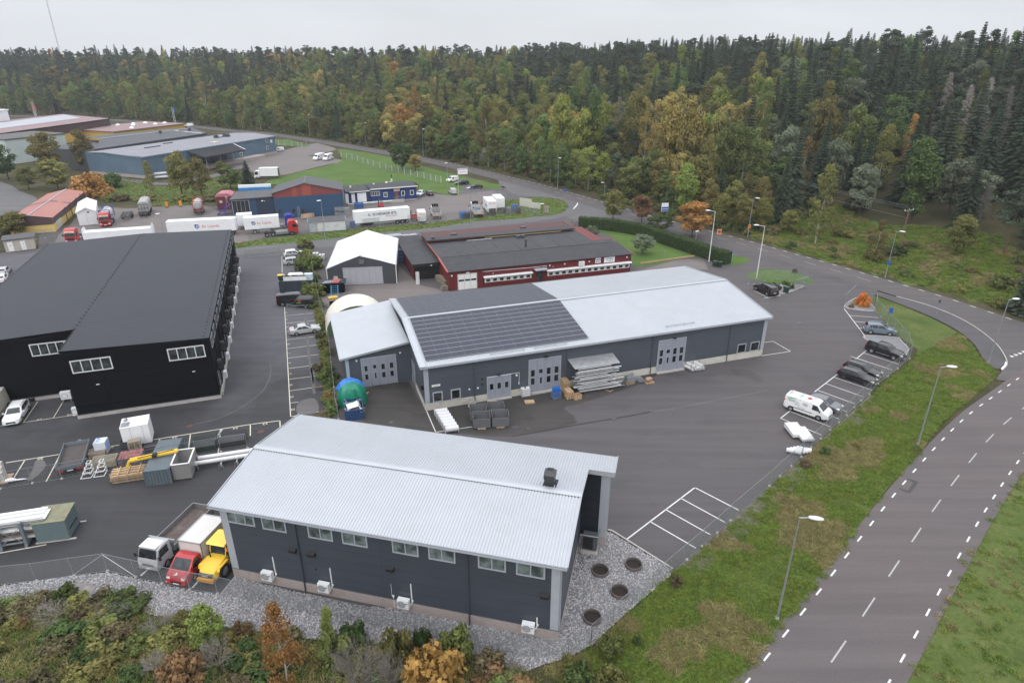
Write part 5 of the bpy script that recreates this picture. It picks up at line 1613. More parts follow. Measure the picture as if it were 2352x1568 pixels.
STY={'wagon':dict(L=4.75,W=1.82,H=1.47,top=[(-2.37,.55),(-2.33,.92),(-2.22,1.02),(-1.86,1.40),(-1.2,1.46),(-.3,1.47),(.15,1.43),(.98,.99),(1.7,.90),(2.2,.74),(2.36,.55)],belt=.93,ax=(-1.36,1.36),r=.325,ws=(.22,.95),rw=(-2.18,-1.90),sw=[[(-1.95,.99),(-1.42,.97),(-1.42,1.36),(-1.72,1.34)],[(-1.36,.97),(-.55,.96),(-.55,1.38),(-1.36,1.37)],[(-.48,.96),(.72,.97),(.12,1.36),(-.48,1.38)]],rails=True),'sedan':dict(L=4.70,W=1.81,H=1.45,top=[(-2.35,.55),(-2.32,.88),(-2.2,1.0),(-1.6,1.04),(-.95,1.36),(-.4,1.44),(.1,1.42),(.98,.98),(1.7,.89),(2.2,.72),(2.35,.55)],belt=.93,ax=(-1.36,1.36),r=.325,ws=(.18,.95),rw=(-1.56,-1.0),sw=[[(-1.3,.98),(-.45,.97),(-.45,1.35),(-.92,1.30)],[(-.38,.97),(.72,.97),(.1,1.34),(-.38,1.36)]]),'suv':dict(L=4.45,W=1.86,H=1.65,top=[(-2.22,.6),(-2.2,1.02),(-2.1,1.14),(-1.78,1.56),(-1.1,1.64),(-.2,1.65),(.25,1.59),(.98,1.12),(1.7,1.04),(2.1,.88),(2.22,.6)],belt=1.07,ax=(-1.35,1.35),r=.365,ws=(.30,.95),rw=(-2.08,-1.82),sw=[[(-1.7,1.16),(-1.3,1.14),(-1.3,1.48),(-1.5,1.48)],[(-1.24,1.13),(-.45,1.12),(-.45,1.52),(-1.24,1.50)],[(-.38,1.12),(.72,1.12),(.22,1.50),(-.38,1.52)]],rails=True),'hatch':dict(L=4.15,W=1.76,H=1.46,top=[(-2.07,.55),(-2.04,.9),(-1.95,1.02),(-1.6,1.36),(-1.0,1.45),(-.2,1.46),(.2,1.42),(.98,.98),(1.6,.90),(1.95,.74),(2.07,.55)],belt=.94,ax=(-1.25,1.28),r=.315,ws=(.26,.95),rw=(-1.92,-1.64),sw=[[(-1.5,.99),(-.5,.97),(-.5,1.36),(-1.3,1.34)],[(-.43,.97),(.74,.97),(.16,1.35),(-.43,1.37)]]),'minivan':dict(L=5.1,W=1.95,H=1.75,top=[(-2.55,.6),(-2.53,1.06),(-2.46,1.2),(-2.3,1.66),(-1.6,1.74),(-.3,1.75),(.35,1.68),(1.4,1.12),(1.95,1.0),(2.4,.82),(2.55,.58)],belt=1.03,ax=(-1.55,1.5),r=.345,ws=(.42,1.36),rw=(-2.44,-2.32),sw=[[(-2.1,1.12),(-1.15,1.10),(-1.15,1.56),(-2.0,1.54)],[(-1.08,1.10),(-.1,1.10),(-.1,1.58),(-1.08,1.57)],[(-.03,1.10),(1.15,1.10),(.4,1.54),(-.03,1.58)]],rails=True),'pickup':dict(L=5.25,W=1.84,H=1.80,top=[(-2.62,.62),(-2.6,1.15),(-2.55,1.22),(-2.3,1.72),(-1.6,1.80),(-1.0,1.80),(-.95,1.74),(-.2,1.76),(.35,1.70),(.98,1.18),(1.9,1.08),(2.45,.92),(2.62,.6)],belt=1.12,ax=(-1.55,1.55),r=.38,ws=(.42,.95),rw=(-2.5,-2.32),sw=[[(-2.05,1.22),(-1.1,1.20),(-1.1,1.62),(-1.9,1.62)],[(-.86,1.2),(-.2,1.18),(-.2,1.62),(-.78,1.62)],[(-.13,1.18),(.74,1.18),(.32,1.6),(-.13,1.62)]],rails=False),'van':dict(L=5.3,W=1.98,H=1.98,top=[(-2.65,.5),(-2.64,1.5),(-2.56,1.9),(-2.3,1.96),(0,1.98),(1.0,1.96),(1.3,1.86),(2.02,1.22),(2.4,1.06),(2.58,.82),(2.66,.55)],belt=1.1,ax=(-1.68,1.62),r=.335,ws=(1.36,2.0),rw=None,sw=[[(.72,1.14),(1.72,1.14),(1.28,1.72),(.72,1.76)]]),'tall_van':dict(L=5.9,W=2.0,H=2.6,top=[(-2.95,.5),(-2.94,2.2),(-2.86,2.52),(-2.5,2.58),(.6,2.6),(1.1,2.52),(1.5,2.25),(2.18,1.38),(2.72,1.12),(2.9,.85),(2.96,.55)],belt=1.2,ax=(-1.85,1.8),r=.345,ws=(1.58,2.14),rw=None,sw=[[(.85,1.26),(1.95,1.26),(1.52,1.9),(.85,1.95)]]),'small_van':dict(L=4.35,W=1.82,H=1.83,top=[(-2.17,.5),(-2.16,1.4),(-2.1,1.75),(-1.8,1.81),(0,1.83),(.45,1.78),(1.28,1.1),(1.85,.98),(2.1,.75),(2.18,.5)],belt=1.02,ax=(-1.35,1.35),r=.315,ws=(.55,1.24),rw=None,sw=[[(-.12,1.08),(.98,1.08),(.5,1.58),(-.12,1.62)]]),}
def vehicle(name,label,cat,style,pm_,place,rim=None,group=None,roof=None,rear_lights=True,plates=True):
 S=STY[style]
 (loc,rz)=place(S)
 t=th(name,label,cat,loc,rz,group)
 L,W,H,belt,top=S['L'],S['W'],S['H'],S['belt'],S['top']
 hw=W/2
 tb=.17 if H<1.9 else.10
 def width(x):
  e_=abs(x)/(L/2)
  return hw*(1-.13*max(0,(e_-.72)/.28)**2)
 def yside(x,z):
  zt=interp(top,x)
  w=width(x)
  if z<=belt:
   return w
  return w-tb*(z-belt)/(H-belt)
 rg=[]
 xs=sorted(set([p[0]for p in top]+[-L*.42,L*.3,L*.42,0.6]))
 for x in xs:
  zt=interp(top,x)
  w=width(x)
  zb=min(belt,zt-.05)
  wt=yside(x,zt)-.02
  z0=.20 if abs(x)<L/2-.25 else.30
  half=[(w*.86,z0),(w,z0+.14),(w*1.005,(z0+zb)/2+.05),(w,zb),(wt,zt-.035),(wt-.11,zt)]
  rg.append([(x,y,z)for y,z in half]+[(x,-y,z)for y,z in reversed(half)])
 b=MB().loft(rg).bd('body',pm_,t,smooth=True,angle=R(38),rc=True)
 # glass: set a few millimetres proud of the shell
 x0,x1=S['ws']
 def band(xa,xb,nm,up):
  q=MB()
  rows_=[]
  for i in range(4):
   x=xa+(xb-xa)*i/3
   z=interp(top,x)+.012
   w=yside(x,min(z,H))-.15
   rows_.append([(x+up*.010,-w,z),(x+up*.014,-w*.5,z+.006),(x+up*.014,w*.5,z+.006),(x+up*.010,w,z)])
  for r0,r1 in zip(rows_,rows_[1:]):
   for j in range(3):
    q.quad(r0[j],r1[j],r1[j+1],r0[j+1])
  return q.bd(nm,M_AG,t,rc=False)
 band(x0,x1,'windscreen',1)
 if S['rw']:
  band(S['rw'][0],S['rw'][1],'rear_window',-1)
 for s in(1,-1):
  for poly in S['sw']:
   q=MB()
   o=[(x,s*(yside(x,z)+.006),z)for x,z in poly]
   i_=[(x,s*(yside(x,z)-.02),z)for x,z in poly]
   q.loft([o,i_])
   q.bd('side_window',M_AG,t,rc=True)
  xl=L/2
  q=MB()
  q.add([(xl-.12,s*width(xl-.12)*.98,.66*belt+.10),(xl-.02,s*width(xl)*.62,.60*belt+.10),(xl-.10,s*width(xl)*.62,.76*belt+.10),(xl-.40,s*width(xl-.4)*.99,.80*belt+.10),(xl-.12,s*width(xl-.12)*.6,.66*belt)],[(0,1,2,3),(0,4,1)])
  q.cbox((xl-.16,s*width(xl-.1)*.80,.70*belt+.06),(.22,.26,.14))
  q.bd('headlight',M['lamp_white'],t)
  zt=belt if H<1.9 else 1.25
  MB().cbox((-xl+.07,s*width(-xl)*.93,zt-.10),(.16,.14,.34 if H<1.9 else.5)).bd('tail_light',M['lamp_red'],t)
  mx_=S['sw'][-1][1][0]-.05
  MB().cbox((mx_,s*(hw+.12),belt+.10),(.12,.22,.16)).bd('mirror',M_BK if H>1.9 else pm_,t)
  if S.get('rails'):
   q=MB()
   pts=[(x,s*(yside(x,H)-.10),interp(top,x)+.05)for x in(-1.6,-1.2,-.4,.05)]
   q.path(pts,.025)
   q.bd('roof_rail',M_ST,t)
  if H>1.9:
   MB().box(-L*.36,L*.16,s*(hw+.004)-.01,s*(hw+.004)+.01,.62,.70).bd('rubbing_strip',M_BK,t)
 MB().box(L/2-.06,L/2+.015,-hw*.5,hw*.5,.42,.62).bd('grille',M_BK,t)
 MB().box(-L/2-.015,-L/2+.06,-hw*.8,hw*.8,.28,.42).bd('rear_bumper',M_BK if style in('suv','van','pickup','small_van','tall_van')else pm_,t)
 if plates:
  MB().box(L/2+.005,L/2+.025,-.26,.26,.34,.45).bd('number_plate',M['plate'],t)
  MB().box(-L/2-.03,-L/2-.005,-.26,.26,.62 if H<1.9 else.8,.73 if H<1.9 else.91).bd('number_plate',M['plate'],t)
 for ax in S['ax']:
  for s in(1,-1):
   MB().tube((ax,s*(hw-.06),S['r']),(ax,s*(hw+.004),S['r']),S['r']*1.13,S['r']*1.13,18).bd('wheel_arch',M_BK,t)
   wheel(t,ax,s*(hw+.035),S['r'],.22,s,rim)
 if roof:
  q=MB()
  for(a,b_)in roof:
   q.bar((a,-(yside(a,H)-.1),H+.10),(a,yside(a,H)-.1,H+.10),.05,.04)
   for s in(1,-1):
    q.bar((a,s*(yside(a,H)-.1),H-.03),(a,s*(yside(a,H)-.1),H+.1),.04,.04)
  q.bd('roof_rack',M_GV,t)
 return t
def byw(kr,pr_,kf,pf,side):
 """stand a vehicle so that its visible rear and front wheels touch the ground at two points read off the photo"""
 def f(S):
  a,b=at(kr,*pr_),at(kf,*pf)
  d=(b-a)
  d.z=0
  d.normalize()
  left=V3((-d.y,d.x,0))
  mid=(a+b)/2
  c=mid+left*((S['W']/2-.08)*(-1 if side=='L' else 1))-d*(sum(S['ax'])/2)
  return(c.x,c.y,.02),math.atan2(d.y,d.x)
 return f
def by_spot(k,p,yaw,side=0,ahead=0.0):
 """p is the ground under one wheel (or the middle when side is 0)"""
 def f(S):
  a=at(k,*p)
  d=V3((math.cos(yaw),math.sin(yaw),0))
  left=V3((-d.y,d.x,0))
  c=a-d*ahead-left*((S['W']/2-.08)*side)
  return(c.x,c.y,.02),yaw
 return f
BLK=paint('black',(.010,.010,.012),.22)
SIL=paint('silver',(.42,.43,.44),.3)
WHT=paint('white',(.74,.75,.76),.35)
GRB=paint('blue_grey',(.13,.165,.21),.25)
GRY=paint('grey',(.13,.135,.145),.28)
DGR=paint('graphite',(.035,.037,.042),.25)
REDP=paint('red',(.42,.022,.028),.3)
BLUP=paint('truck_blue',(.02,.045,.30),.3)
vehicle('parked_car','silver sedan parked alone in the numbered bays by the hedge','car','sedan',SIL,byw('C6',(370,1028),'C6',(545,1002),'R'))
vehicle('parked_car','blue-grey compact SUV parked beside the bushes inside the east fence','car','suv',GRB,byw('C8',(940,1012),'C8',(1112,1030),'R'))
t=vehicle('pickup_truck','black pickup with a hardtop canopy parked across a gravel bed','pickup','pickup',BLK,byw('C8',(945,1185),'C8',(1150,1252),'R'))
MB().box(-2.45,-1.05,-.72,.72,1.79,1.825).bd('canopy_roof',paint('slate',(.10,.11,.13)),t)
MB().box(-.9,1.0,-1.03,-.90,.42,.48).box(-.9,1.0,.90,1.03,.42,.48).bd('side_step',M_ST,t)
vehicle('parked_car','black estate car with silver rails, next to the pickup','car','wagon',BLK,byw('C8',(745,1356),'C8',(933,1420),'R'),M_DR)
vehicle('parked_car','black estate car with silver rails, two bays up from the white lettered van','car','wagon',BLK,byw('C8',(695,1422),'C8',(885,1485),'R'),M_DR)
t=vehicle('delivery_van','white panel van with green leaf logo, red heart mark and roof rack','van','van',WHT,byw('E4',(205,392),'E4',(455,478),'R'),M['rim'],roof=[(-2.2,0),(-.9,0),(.5,0)])
GRN=mat('logo_green',(.10,.42,.20),.5)
TXT=mat('print_grey',(.10,.11,.13),.5)
yv=-1.0
lett('GRON MARK',.20,GRN,t,(-1.75,yv,1.55),FRONT,xs=.8)
q=MB()
for i in range(5):
 q.bar((-2.25+i*.2,yv+.012,1.68+.03*i),(-1.85+i*.16,yv+.012,1.82+.02*i),.02,.05)
q.bd('leaf_logo',GRN,t)
for z,s,tx,x in((1.42,.12,'Markarbeten & Tradgard',-1.5),(1.18,.10,'Fastighetsskotsel',-1.0),(1.62,.10,'GRAVNING',-.1),(1.48,.10,'TRADFALLNING',-.1),(1.34,.10,'PLANERING',-.1),(.86,.12,'www.gronmark.se',-.5)):
 lett(tx,s,TXT,t,(x,yv-.004,z),FRONT)
q=MB()
q.v+=[(.05+.26*math.cos(a),.0+.30*math.sin(a)*(1 if math.sin(a)>0 else 1.25),1.995)for a in[2*PI*i/14 for i in range(14)]]
q.f.append(tuple(range(14)))
q.m.append(0)
q.bd('heart_mark',mat('heart_red',(.50,.03,.05),.5),t)
lett('GRON MARK',.34,GRN,t,(-1.35,.0,1.99),(0,0,0))
vehicle('parked_car','grey hatchback half hidden behind the white lettered van','car','hatch',GRY,byw('E4',(383,348),'E4',(588,420),'R'))
vehicle('parked_minivan','black minivan with chrome trim backed onto a bay beside the gate lawn','minivan','minivan',BLK,byw('J8',(1180,342),'J8',(1045,275),'L'))
vehicle('parked_car','silver estate car, nearest of three cars nosed into the bushes','car','wagon',SIL,byw('G4',(497,570),'G4',(775,540),'R'))
vehicle('parked_car','graphite estate car squeezed between a silver and a white car','car','wagon',DGR,byw('G4',(527,500),'G4',(800,472),'R'))
vehicle('parked_car','white SUV, last of three cars nosed into the bushes near the side road','car','suv',WHT,byw('G4',(484,440),'G4',(755,412),'R'))
vehicle('parked_van','black van parked behind the covered black trailer','van','van',BLK,byw('G4',(410,1312),'G4',(745,1285),'R'))
vehicle('parked_car','white estate car facing out beside the old campervan','car','wagon',WHT,byw('E1',(270,388),'E1',(208,492),'L'))
t=vehicle('campervan','old cream campervan with white side boxes at the foot of the black hall','campervan','tall_van',mat('cream_van',(.50,.48,.42),.5,var=.08,dirt=(.25,.22,.18),dfac=.5),byw('E1',(95,350),'E1',(-30,520),'L'))
window(t,-2.2,-.3,1.35,1.95,-1.02,2,fr=M_WT)
vehicle('parked_car','pale car behind the north-west edge of the black hall roof','car','wagon',WHT,by_spot('C5',(25,520),2.1))
vehicle('parked_car','silver-blue hatchback next to the transformer house forecourt','car','hatch',SIL,by_spot('C5',(45,455),2.0))
vehicle('parked_car','small white hatchback with dark roof at the corner of the blue office','car','hatch',WHT,by_spot('J5',(335,390),-1.75))
vehicle('parked_car','small black hatchback parked tail out near the blue office','car','hatch',BLK,by_spot('J5',(455,385),1.9))
vehicle('parked_van','silver van parked tail out on the lawn edge','van','small_van',SIL,by_spot('J5',(750,368),1.95))
t=vehicle('parked_van','small white van with company lettering by the haulage sign','van','small_van',WHT,byw('J5',(830,205),'J5',(705,225),'L'))
lett('SCHENKER',.3,mat('print_red',(.5,.05,.05),.5),t,(-1.0,.92,1.3),(PI/2,0,PI),xs=.8)
vehicle('parked_car','black estate car parked in front of the small white van','car','wagon',BLK,byw('J5',(940,250),'J5',(818,258),'L'))
vehicle('parked_car','black saloon with tan windows nearest the junction','car','sedan',BLK,byw('J5',(1130,300),'J5',(985,310),'L'))
for dx,lab in((0,'white high-roofed van with tree picture, standing nearest the lawn fence'),(-85,'white high-roofed van, the one further from the lawn fence')):
 t=vehicle('parked_van',lab,'van','tall_van',WHT,byw('C2',(725+dx,724),'C2',(640+dx,748-(5 if dx else 0)),'L'),group='two white vans side by side')
 lett('TRADGARDEN',.5,TXT,t,(-.9,1.01,1.7),(PI/2,0,PI),xs=.8)
 MB().tube((-2.3,1.0,1.6),(-2.3,1.015,1.6),.5,.5,10).bd('tree_picture',mat('picture_green',(.06,.10,.04),.6,var=.5,vs=5),t)
vehicle('parked_van','white van at the corner of the slate warehouse','van','small_van',WHT,byw('C2',(250,656),'C2',(180,660),'L'))
vehicle('parked_van','white van on the road behind the black roofed warehouse','van','van',WHT,byw('C1',(1765,431),'C1',(1700,431),'L'))
# ---------------------------------------------------------------- lorries
def frame_(t,x0,x1,z=.95,m=None):
 return MB().box(x0,x1,-.46,-.36,z-.25,z).box(x0,x1,.36,.46,z-.25,z).box(x0,x0+.1,-.36,.36,z-.2,z).box(x1-.1,x1,-.36,.36,z-.2,z).bd('chassis',m or M_BK,t)
def lorry_cab(t,m,x0,L_=2.2,W=2.5,z0=.55,H=3.6,visor=None,name='cab',txt=None):
 """x0 is the back of the cab, the nose points to +x"""
 hw=W/2
 prof=[(x0,z0+.3,1),(x0+.05,H-.5,1),(x0+.35,H,.9),(x0+L_*.55,H,.9),(x0+L_*.85,H-.35,.96)]
 rg=[]
 for x,zt,k in((x0,H-.45,.97),(x0+.3,H-.1,.98),(x0+L_*.6,H,.98),(x0+L_*.84,H-.28,.98),(x0+L_*.95,H-.95,.98),(x0+L_,1.75,.97),(x0+L_+.04,1.2,.95)):
  w=hw*k
  rg.append([(x,w,z0),(x,w,min(1.8,zt)),(x,w*.96,zt-.12),(x,w*.84,zt),(x,-w*.84,zt),(x,-w*.96,zt-.12),(x,-w,min(1.8,zt)),(x,-w,z0)])
 c=MB().loft(rg).bd(name,m,t,smooth=True,angle=R(35),rc=True)
 a,b=x0+L_*.955,x0+L_*.995
 MB().add([(b+.03,-hw*.84,1.86),(b+.03,hw*.84,1.86),(a+.02,hw*.82,H-1.0),(a+.02,-hw*.82,H-1.0)],[(0,1,2,3)]).bd('windscreen',M_AG,c)
 MB().box(x0+L_*.86,x0+L_*1.05,-hw*.8,hw*.8,H-.95,H-.62).bd('sun_visor',visor or M['cream'],c)
 if txt:
  lett(txt,.24,mat('print_red',(.5,.05,.05),.5),c,(x0+L_*1.055,0,H-.79),(PI/2,0,PI/2),xs=.75)
 for s in(1,-1):
  MB().add([(x0+L_*.45,s*(hw*.985),1.9),(x0+L_*.92,s*(hw*.985),1.85),(x0+L_*.88,s*(hw*.962),2.6),(x0+L_*.45,s*(hw*.962),2.65)],[(0,1,2,3)]).bd('side_window',M_AG,c)
  MB().cbox((x0+L_+.02,s*hw*.75,.85),(.12,.42,.24)).bd('headlight',M['lamp_white'],c)
  MB().cbox((x0+L_*.98,s*(hw+.16),2.2),(.14,.22,.55)).bd('mirror',M_BK,c)
 MB().box(x0+L_-.02,x0+L_+.07,-hw*.7,hw*.7,1.0,1.32).box(x0+L_-.02,x0+L_+.06,-hw*.6,hw*.6,1.42,1.6).bd('grille',M_BK,c)
 MB().box(x0+L_-.05,x0+L_+.08,-hw,hw,.4,.68).bd('bumper',m,c)
 MB().box(x0+L_+.08,x0+L_+.1,-.28,.28,.5,.62).bd('number_plate',M['plate'],c)
 return c
def axle(t,x,W=2.5,r=.5,rim=None):
 for s in(1,-1):
  wheel(t,x,s*W/2,r,.34,s,rim)
def place_line(kr,pr_,kf,pf,W,side):
 a,b=at(kr,*pr_),at(kf,*pf)
 d=(b-a)
 d.z=0
 d.normalize()
 n=V3((-d.y,d.x,0))*(W/2)
 return a+(n if side=='R' else-n),math.atan2(d.y,d.x),(b-a).length
def tractor(label,m,loc,rz,axles=(-.0,1.35),wb=4.6,visor=None,txt=None):
 """origin on the ground under the rearmost axle"""
 t=th('tractor_unit',label,'lorry',(loc.x,loc.y,.02),rz)
 frame_(t,-.7,wb+.4)
 for x in list(axles)+[wb]:
  axle(t,x,rim=M['rim'])
 lorry_cab(t,m,wb-.75,visor=visor,txt=txt)
 for s in(1,-1):
  MB().box(2.1,wb-.9,s*.55 if s>0 else-1.2,1.2 if s>0 else-.55,.45,1.0).bd('fuel_tank',M_ST,t)
  MB().box(wb-.75,wb+.6,s*1.19-.05,s*1.19+.05,.45,.95).bd('side_skirt',m if s>0 else M_DR,t)
 MB().tube((.65,0,.96),(.65,0,1.08),.55,.45,14).bd('fifth_wheel',M_BK,t)
 MB().box(1.9,wb-.9,-.5,.5,.95,1.02).bd('deck_plate',M_GV,t)
 return t
CREAMV=mat('visor_cream',(.62,.56,.46),.5)
# red six-wheeler at the roadside end
o_,rz_,ln=place_line('J3',(1738,902),'J3',(2105,868),2.5,'R')
tractor('red tractor unit with bare chassis facing the junction, in front of the blue cab',REDP,o_,rz_,wb=max(4.2,ln),visor=CREAMV,txt='ANDERSSONS')
# red lorry with the white tank
o2,rz2,l2=place_line('J2',(1775,708),'J2',(1708,820),2.5,'L')
tractor('red tractor unit facing out, carrying a white tank container',REDP,o2,rz2,wb=4.4,visor=CREAMV,txt='AB BERGKVISTS')
o1=at('J2',1240,965)
tractor('red tractor unit facing the roof edge of the black hall, no trailer',REDP,o1,rz2-.12,wb=4.3,visor=CREAMV,txt='BERGKVISTS')
# blue cab before the swap bodies
ob=at('J3',1955,800)
d3=V3((math.cos(rz_),math.sin(rz_),0))
tractor('blue tractor unit coupled to the lettered white trailer',BLUP,ob+V3((-.4,2.6,0))-d3*3.0,rz_,wb=4.2,visor=BLUP)
LOGO_B=mat('logo_blue',(.02,.06,.30),.4)
LOGO_R=mat('logo_red',(.55,.05,.08),.4)
def trailer(label,o,rz,L_,z0=1.15,z1=4.0,W=2.55,axles=(),m=None,ribs=0,cat='trailer',name='box_trailer',group=None):
 """origin under the near rear corner; body runs along +x, near side faces -y"""
 t=th(name,label,cat,(o.x,o.y,.02),rz,group)
 m=m or M_WH
 MB().box(0,L_,0,W,z0,z1).bd('body',m,t)
 if ribs:
  w=L_/ribs
  for i in range(ribs):
   MB().box(i*w+.02,(i+1)*w-.02,-.025,.0,z0+.06,z1-.06).bd('side_panel',m,t)
 MB().box(-.02,L_+.02,-.03,W+.03,z1-.05,z1+.03).bd('roof_edge',m,t)
 MB().box(.3,L_-.3,W/2-.5,W/2+.5,z0-.3,z0-.01).bd('chassis',M_BK,t)
 for x in axles:
  for s,y in((-1,.0),(1,W)):
   wheel(t,x,y-s*.03,.48,.34,s)
 MB().box(L_*.4,L_*.72,-.02,.04,.5,.95).bd('side_guard',M_GV,t)
 return t
def drop_logo(t,x,z,s,y=-.03):
 q=MB()
 n=20
 pts=[]
 for i in range(n):
  a=2*PI*i/n
  pts.append((x+s*math.cos(a),y,z+s*math.sin(a)))
 pts=[p for p in pts if not(p[0]<x-.2*s and p[2]>z+.2*s)]
 k=next(i for i,p in enumerate(pts)if p[0]<x-.1*s)
 pts.insert(k,(x-s,y,z+s))
 q.v+=pts
 q.f.append(tuple(range(len(pts))))
 q.m.append(0)
 q.bd('logo_drop',LOGO_B,t)
 for r,mm,yy in((.62,M_WH,-.008),(.34,LOGO_B,-.014)):
  w=MB()
  w.v+=[(x+s*.08+s*r*math.cos(2*PI*i/16),y+yy,z-s*.08+s*r*math.sin(2*PI*i/16))for i in range(16)]
  w.f.append(tuple(range(16)))
  w.m.append(0)
  w.bd('logo_ring',mm,t)
  # lettered white trailers in line behind the black hall
pa,pb=at('J3',292,925),at('J3',1292,868)
d=(pb-pa)
rzA=math.atan2(d.y,d.x)
t=trailer('long white trailer lettered Air Liquide, partly behind the black hall roof',pa,rzA,d.length,axles=(d.length-1.0,2.2,3.5),ribs=11)
xl=d.length
drop_logo(t,xl*.435,2.55,.52)
lett('Air Liquide',.98,LOGO_R,t,(xl*.63,-.03,2.5),FRONT,xs=.92)
pc,pd=at('J3',1418,866),at('J3',1930,826)
d=(pd-pc)
t=trailer('white trailer lettered Air Liquide, the one nearer the blue cab',pc,math.atan2(d.y,d.x),d.length,axles=(2.2,3.5),ribs=6)
drop_logo(t,d.length*.27,2.62,.46)
lett('Air Liquide',.82,LOGO_R,t,(d.length*.57,-.03,2.55),FRONT,xs=.92)
pe=at('J3',1290,815)
trailer('plain white swap body standing between the two lettered trailers',pe+V3((-.2,1.4,0)),rzA+.1,3.6,z0=.9,z1=3.7,ribs=3,name='swap_body',cat='swap body')
pf_=at('J3',1462,640)
t=trailer('white tank trailer with blue top rails behind the lettered trailers',pf_,rzA+.05,9.6,z0=1.2,z1=3.5,axles=(2,3.3),name='tank_trailer')
q=MB()
for y in(-.06,2.6):
 q.bar((-.1,y,3.62),(9.7,y,3.62),.1,.14)
for x in(-.1,9.7):
 q.bar((x,-.06,3.6),(x,-.06,1.0),.12,.12).bar((x,-.06,3.62),(x,2.6,3.62),.1,.12)
q.bd('tank_frame',BLUP,t)
# white trailer seen over the roof
pg,ph=at('J2',1330,1120),at('J2',2400,1040)
d=ph-pg
t=trailer('white flat-sided trailer with raised ends behind the black hall roof',pg,math.atan2(d.y,d.x),d.length,axles=(2,3.3),z1=3.5)
q=MB()
for x in(0.1,d.length-.1):
 q.add([(x-.15,0,3.5),(x-.15,2.55,3.5),(x,2.55,4.3),(x,1.3,4.6),(x,0,4.3),(x+.15,0,3.5),(x+.15,2.55,3.5)],[(0,1,2,3,4),(5,4,3,2,6),(0,4,5),(1,6,2)])
q.bd('raised_end',M['white_pvc'],t)
# haulier's trailer by the roadside fence
pa,pb=at('J4',1402,905),at('J4',2268,822)
d=pb-pa
rzS=math.atan2(d.y,d.x)
t=trailer('long white trailer lettered SCHENKER-BTL beside the roadside fence',pa,rzS,d.length,z0=1.1,z1=3.95,axles=(2.0,3.3,d.length-3.4,d.length-2.1,d.length-.9))
NAVY=mat('print_navy',(.03,.05,.15),.5)
lett('SCHENKER-BTL',.92,NAVY,t,(d.length*.54,-.02,3.0),FRONT,bold=.012)
lett('Stinnes Logistics',.46,LOGO_R,t,(d.length*.66,-.02,2.35),FRONT)
q=MB()
for(a,b)in(((0,0),(.2,.5)),((.05,.5),(.3,.5)),((.3,.5),(.55,.0)),((.32,0),(.55,0))):
 q.bar((d.length*.24+a[0],-.03,2.75+a[1]),(d.length*.24+b[0],-.03,2.75+b[1]),.02,.1)
q.bd('logo_mark',NAVY,t)
for u in(3,7,12):
 MB().box(u,u+.3,1.1,1.5,3.97,4.06).bd('roof_hatch',M_WT,t)
MB().box(1.6,4.6,-.12,-.04,.45,1.0).bd('mudguard',M['rubber'],t)
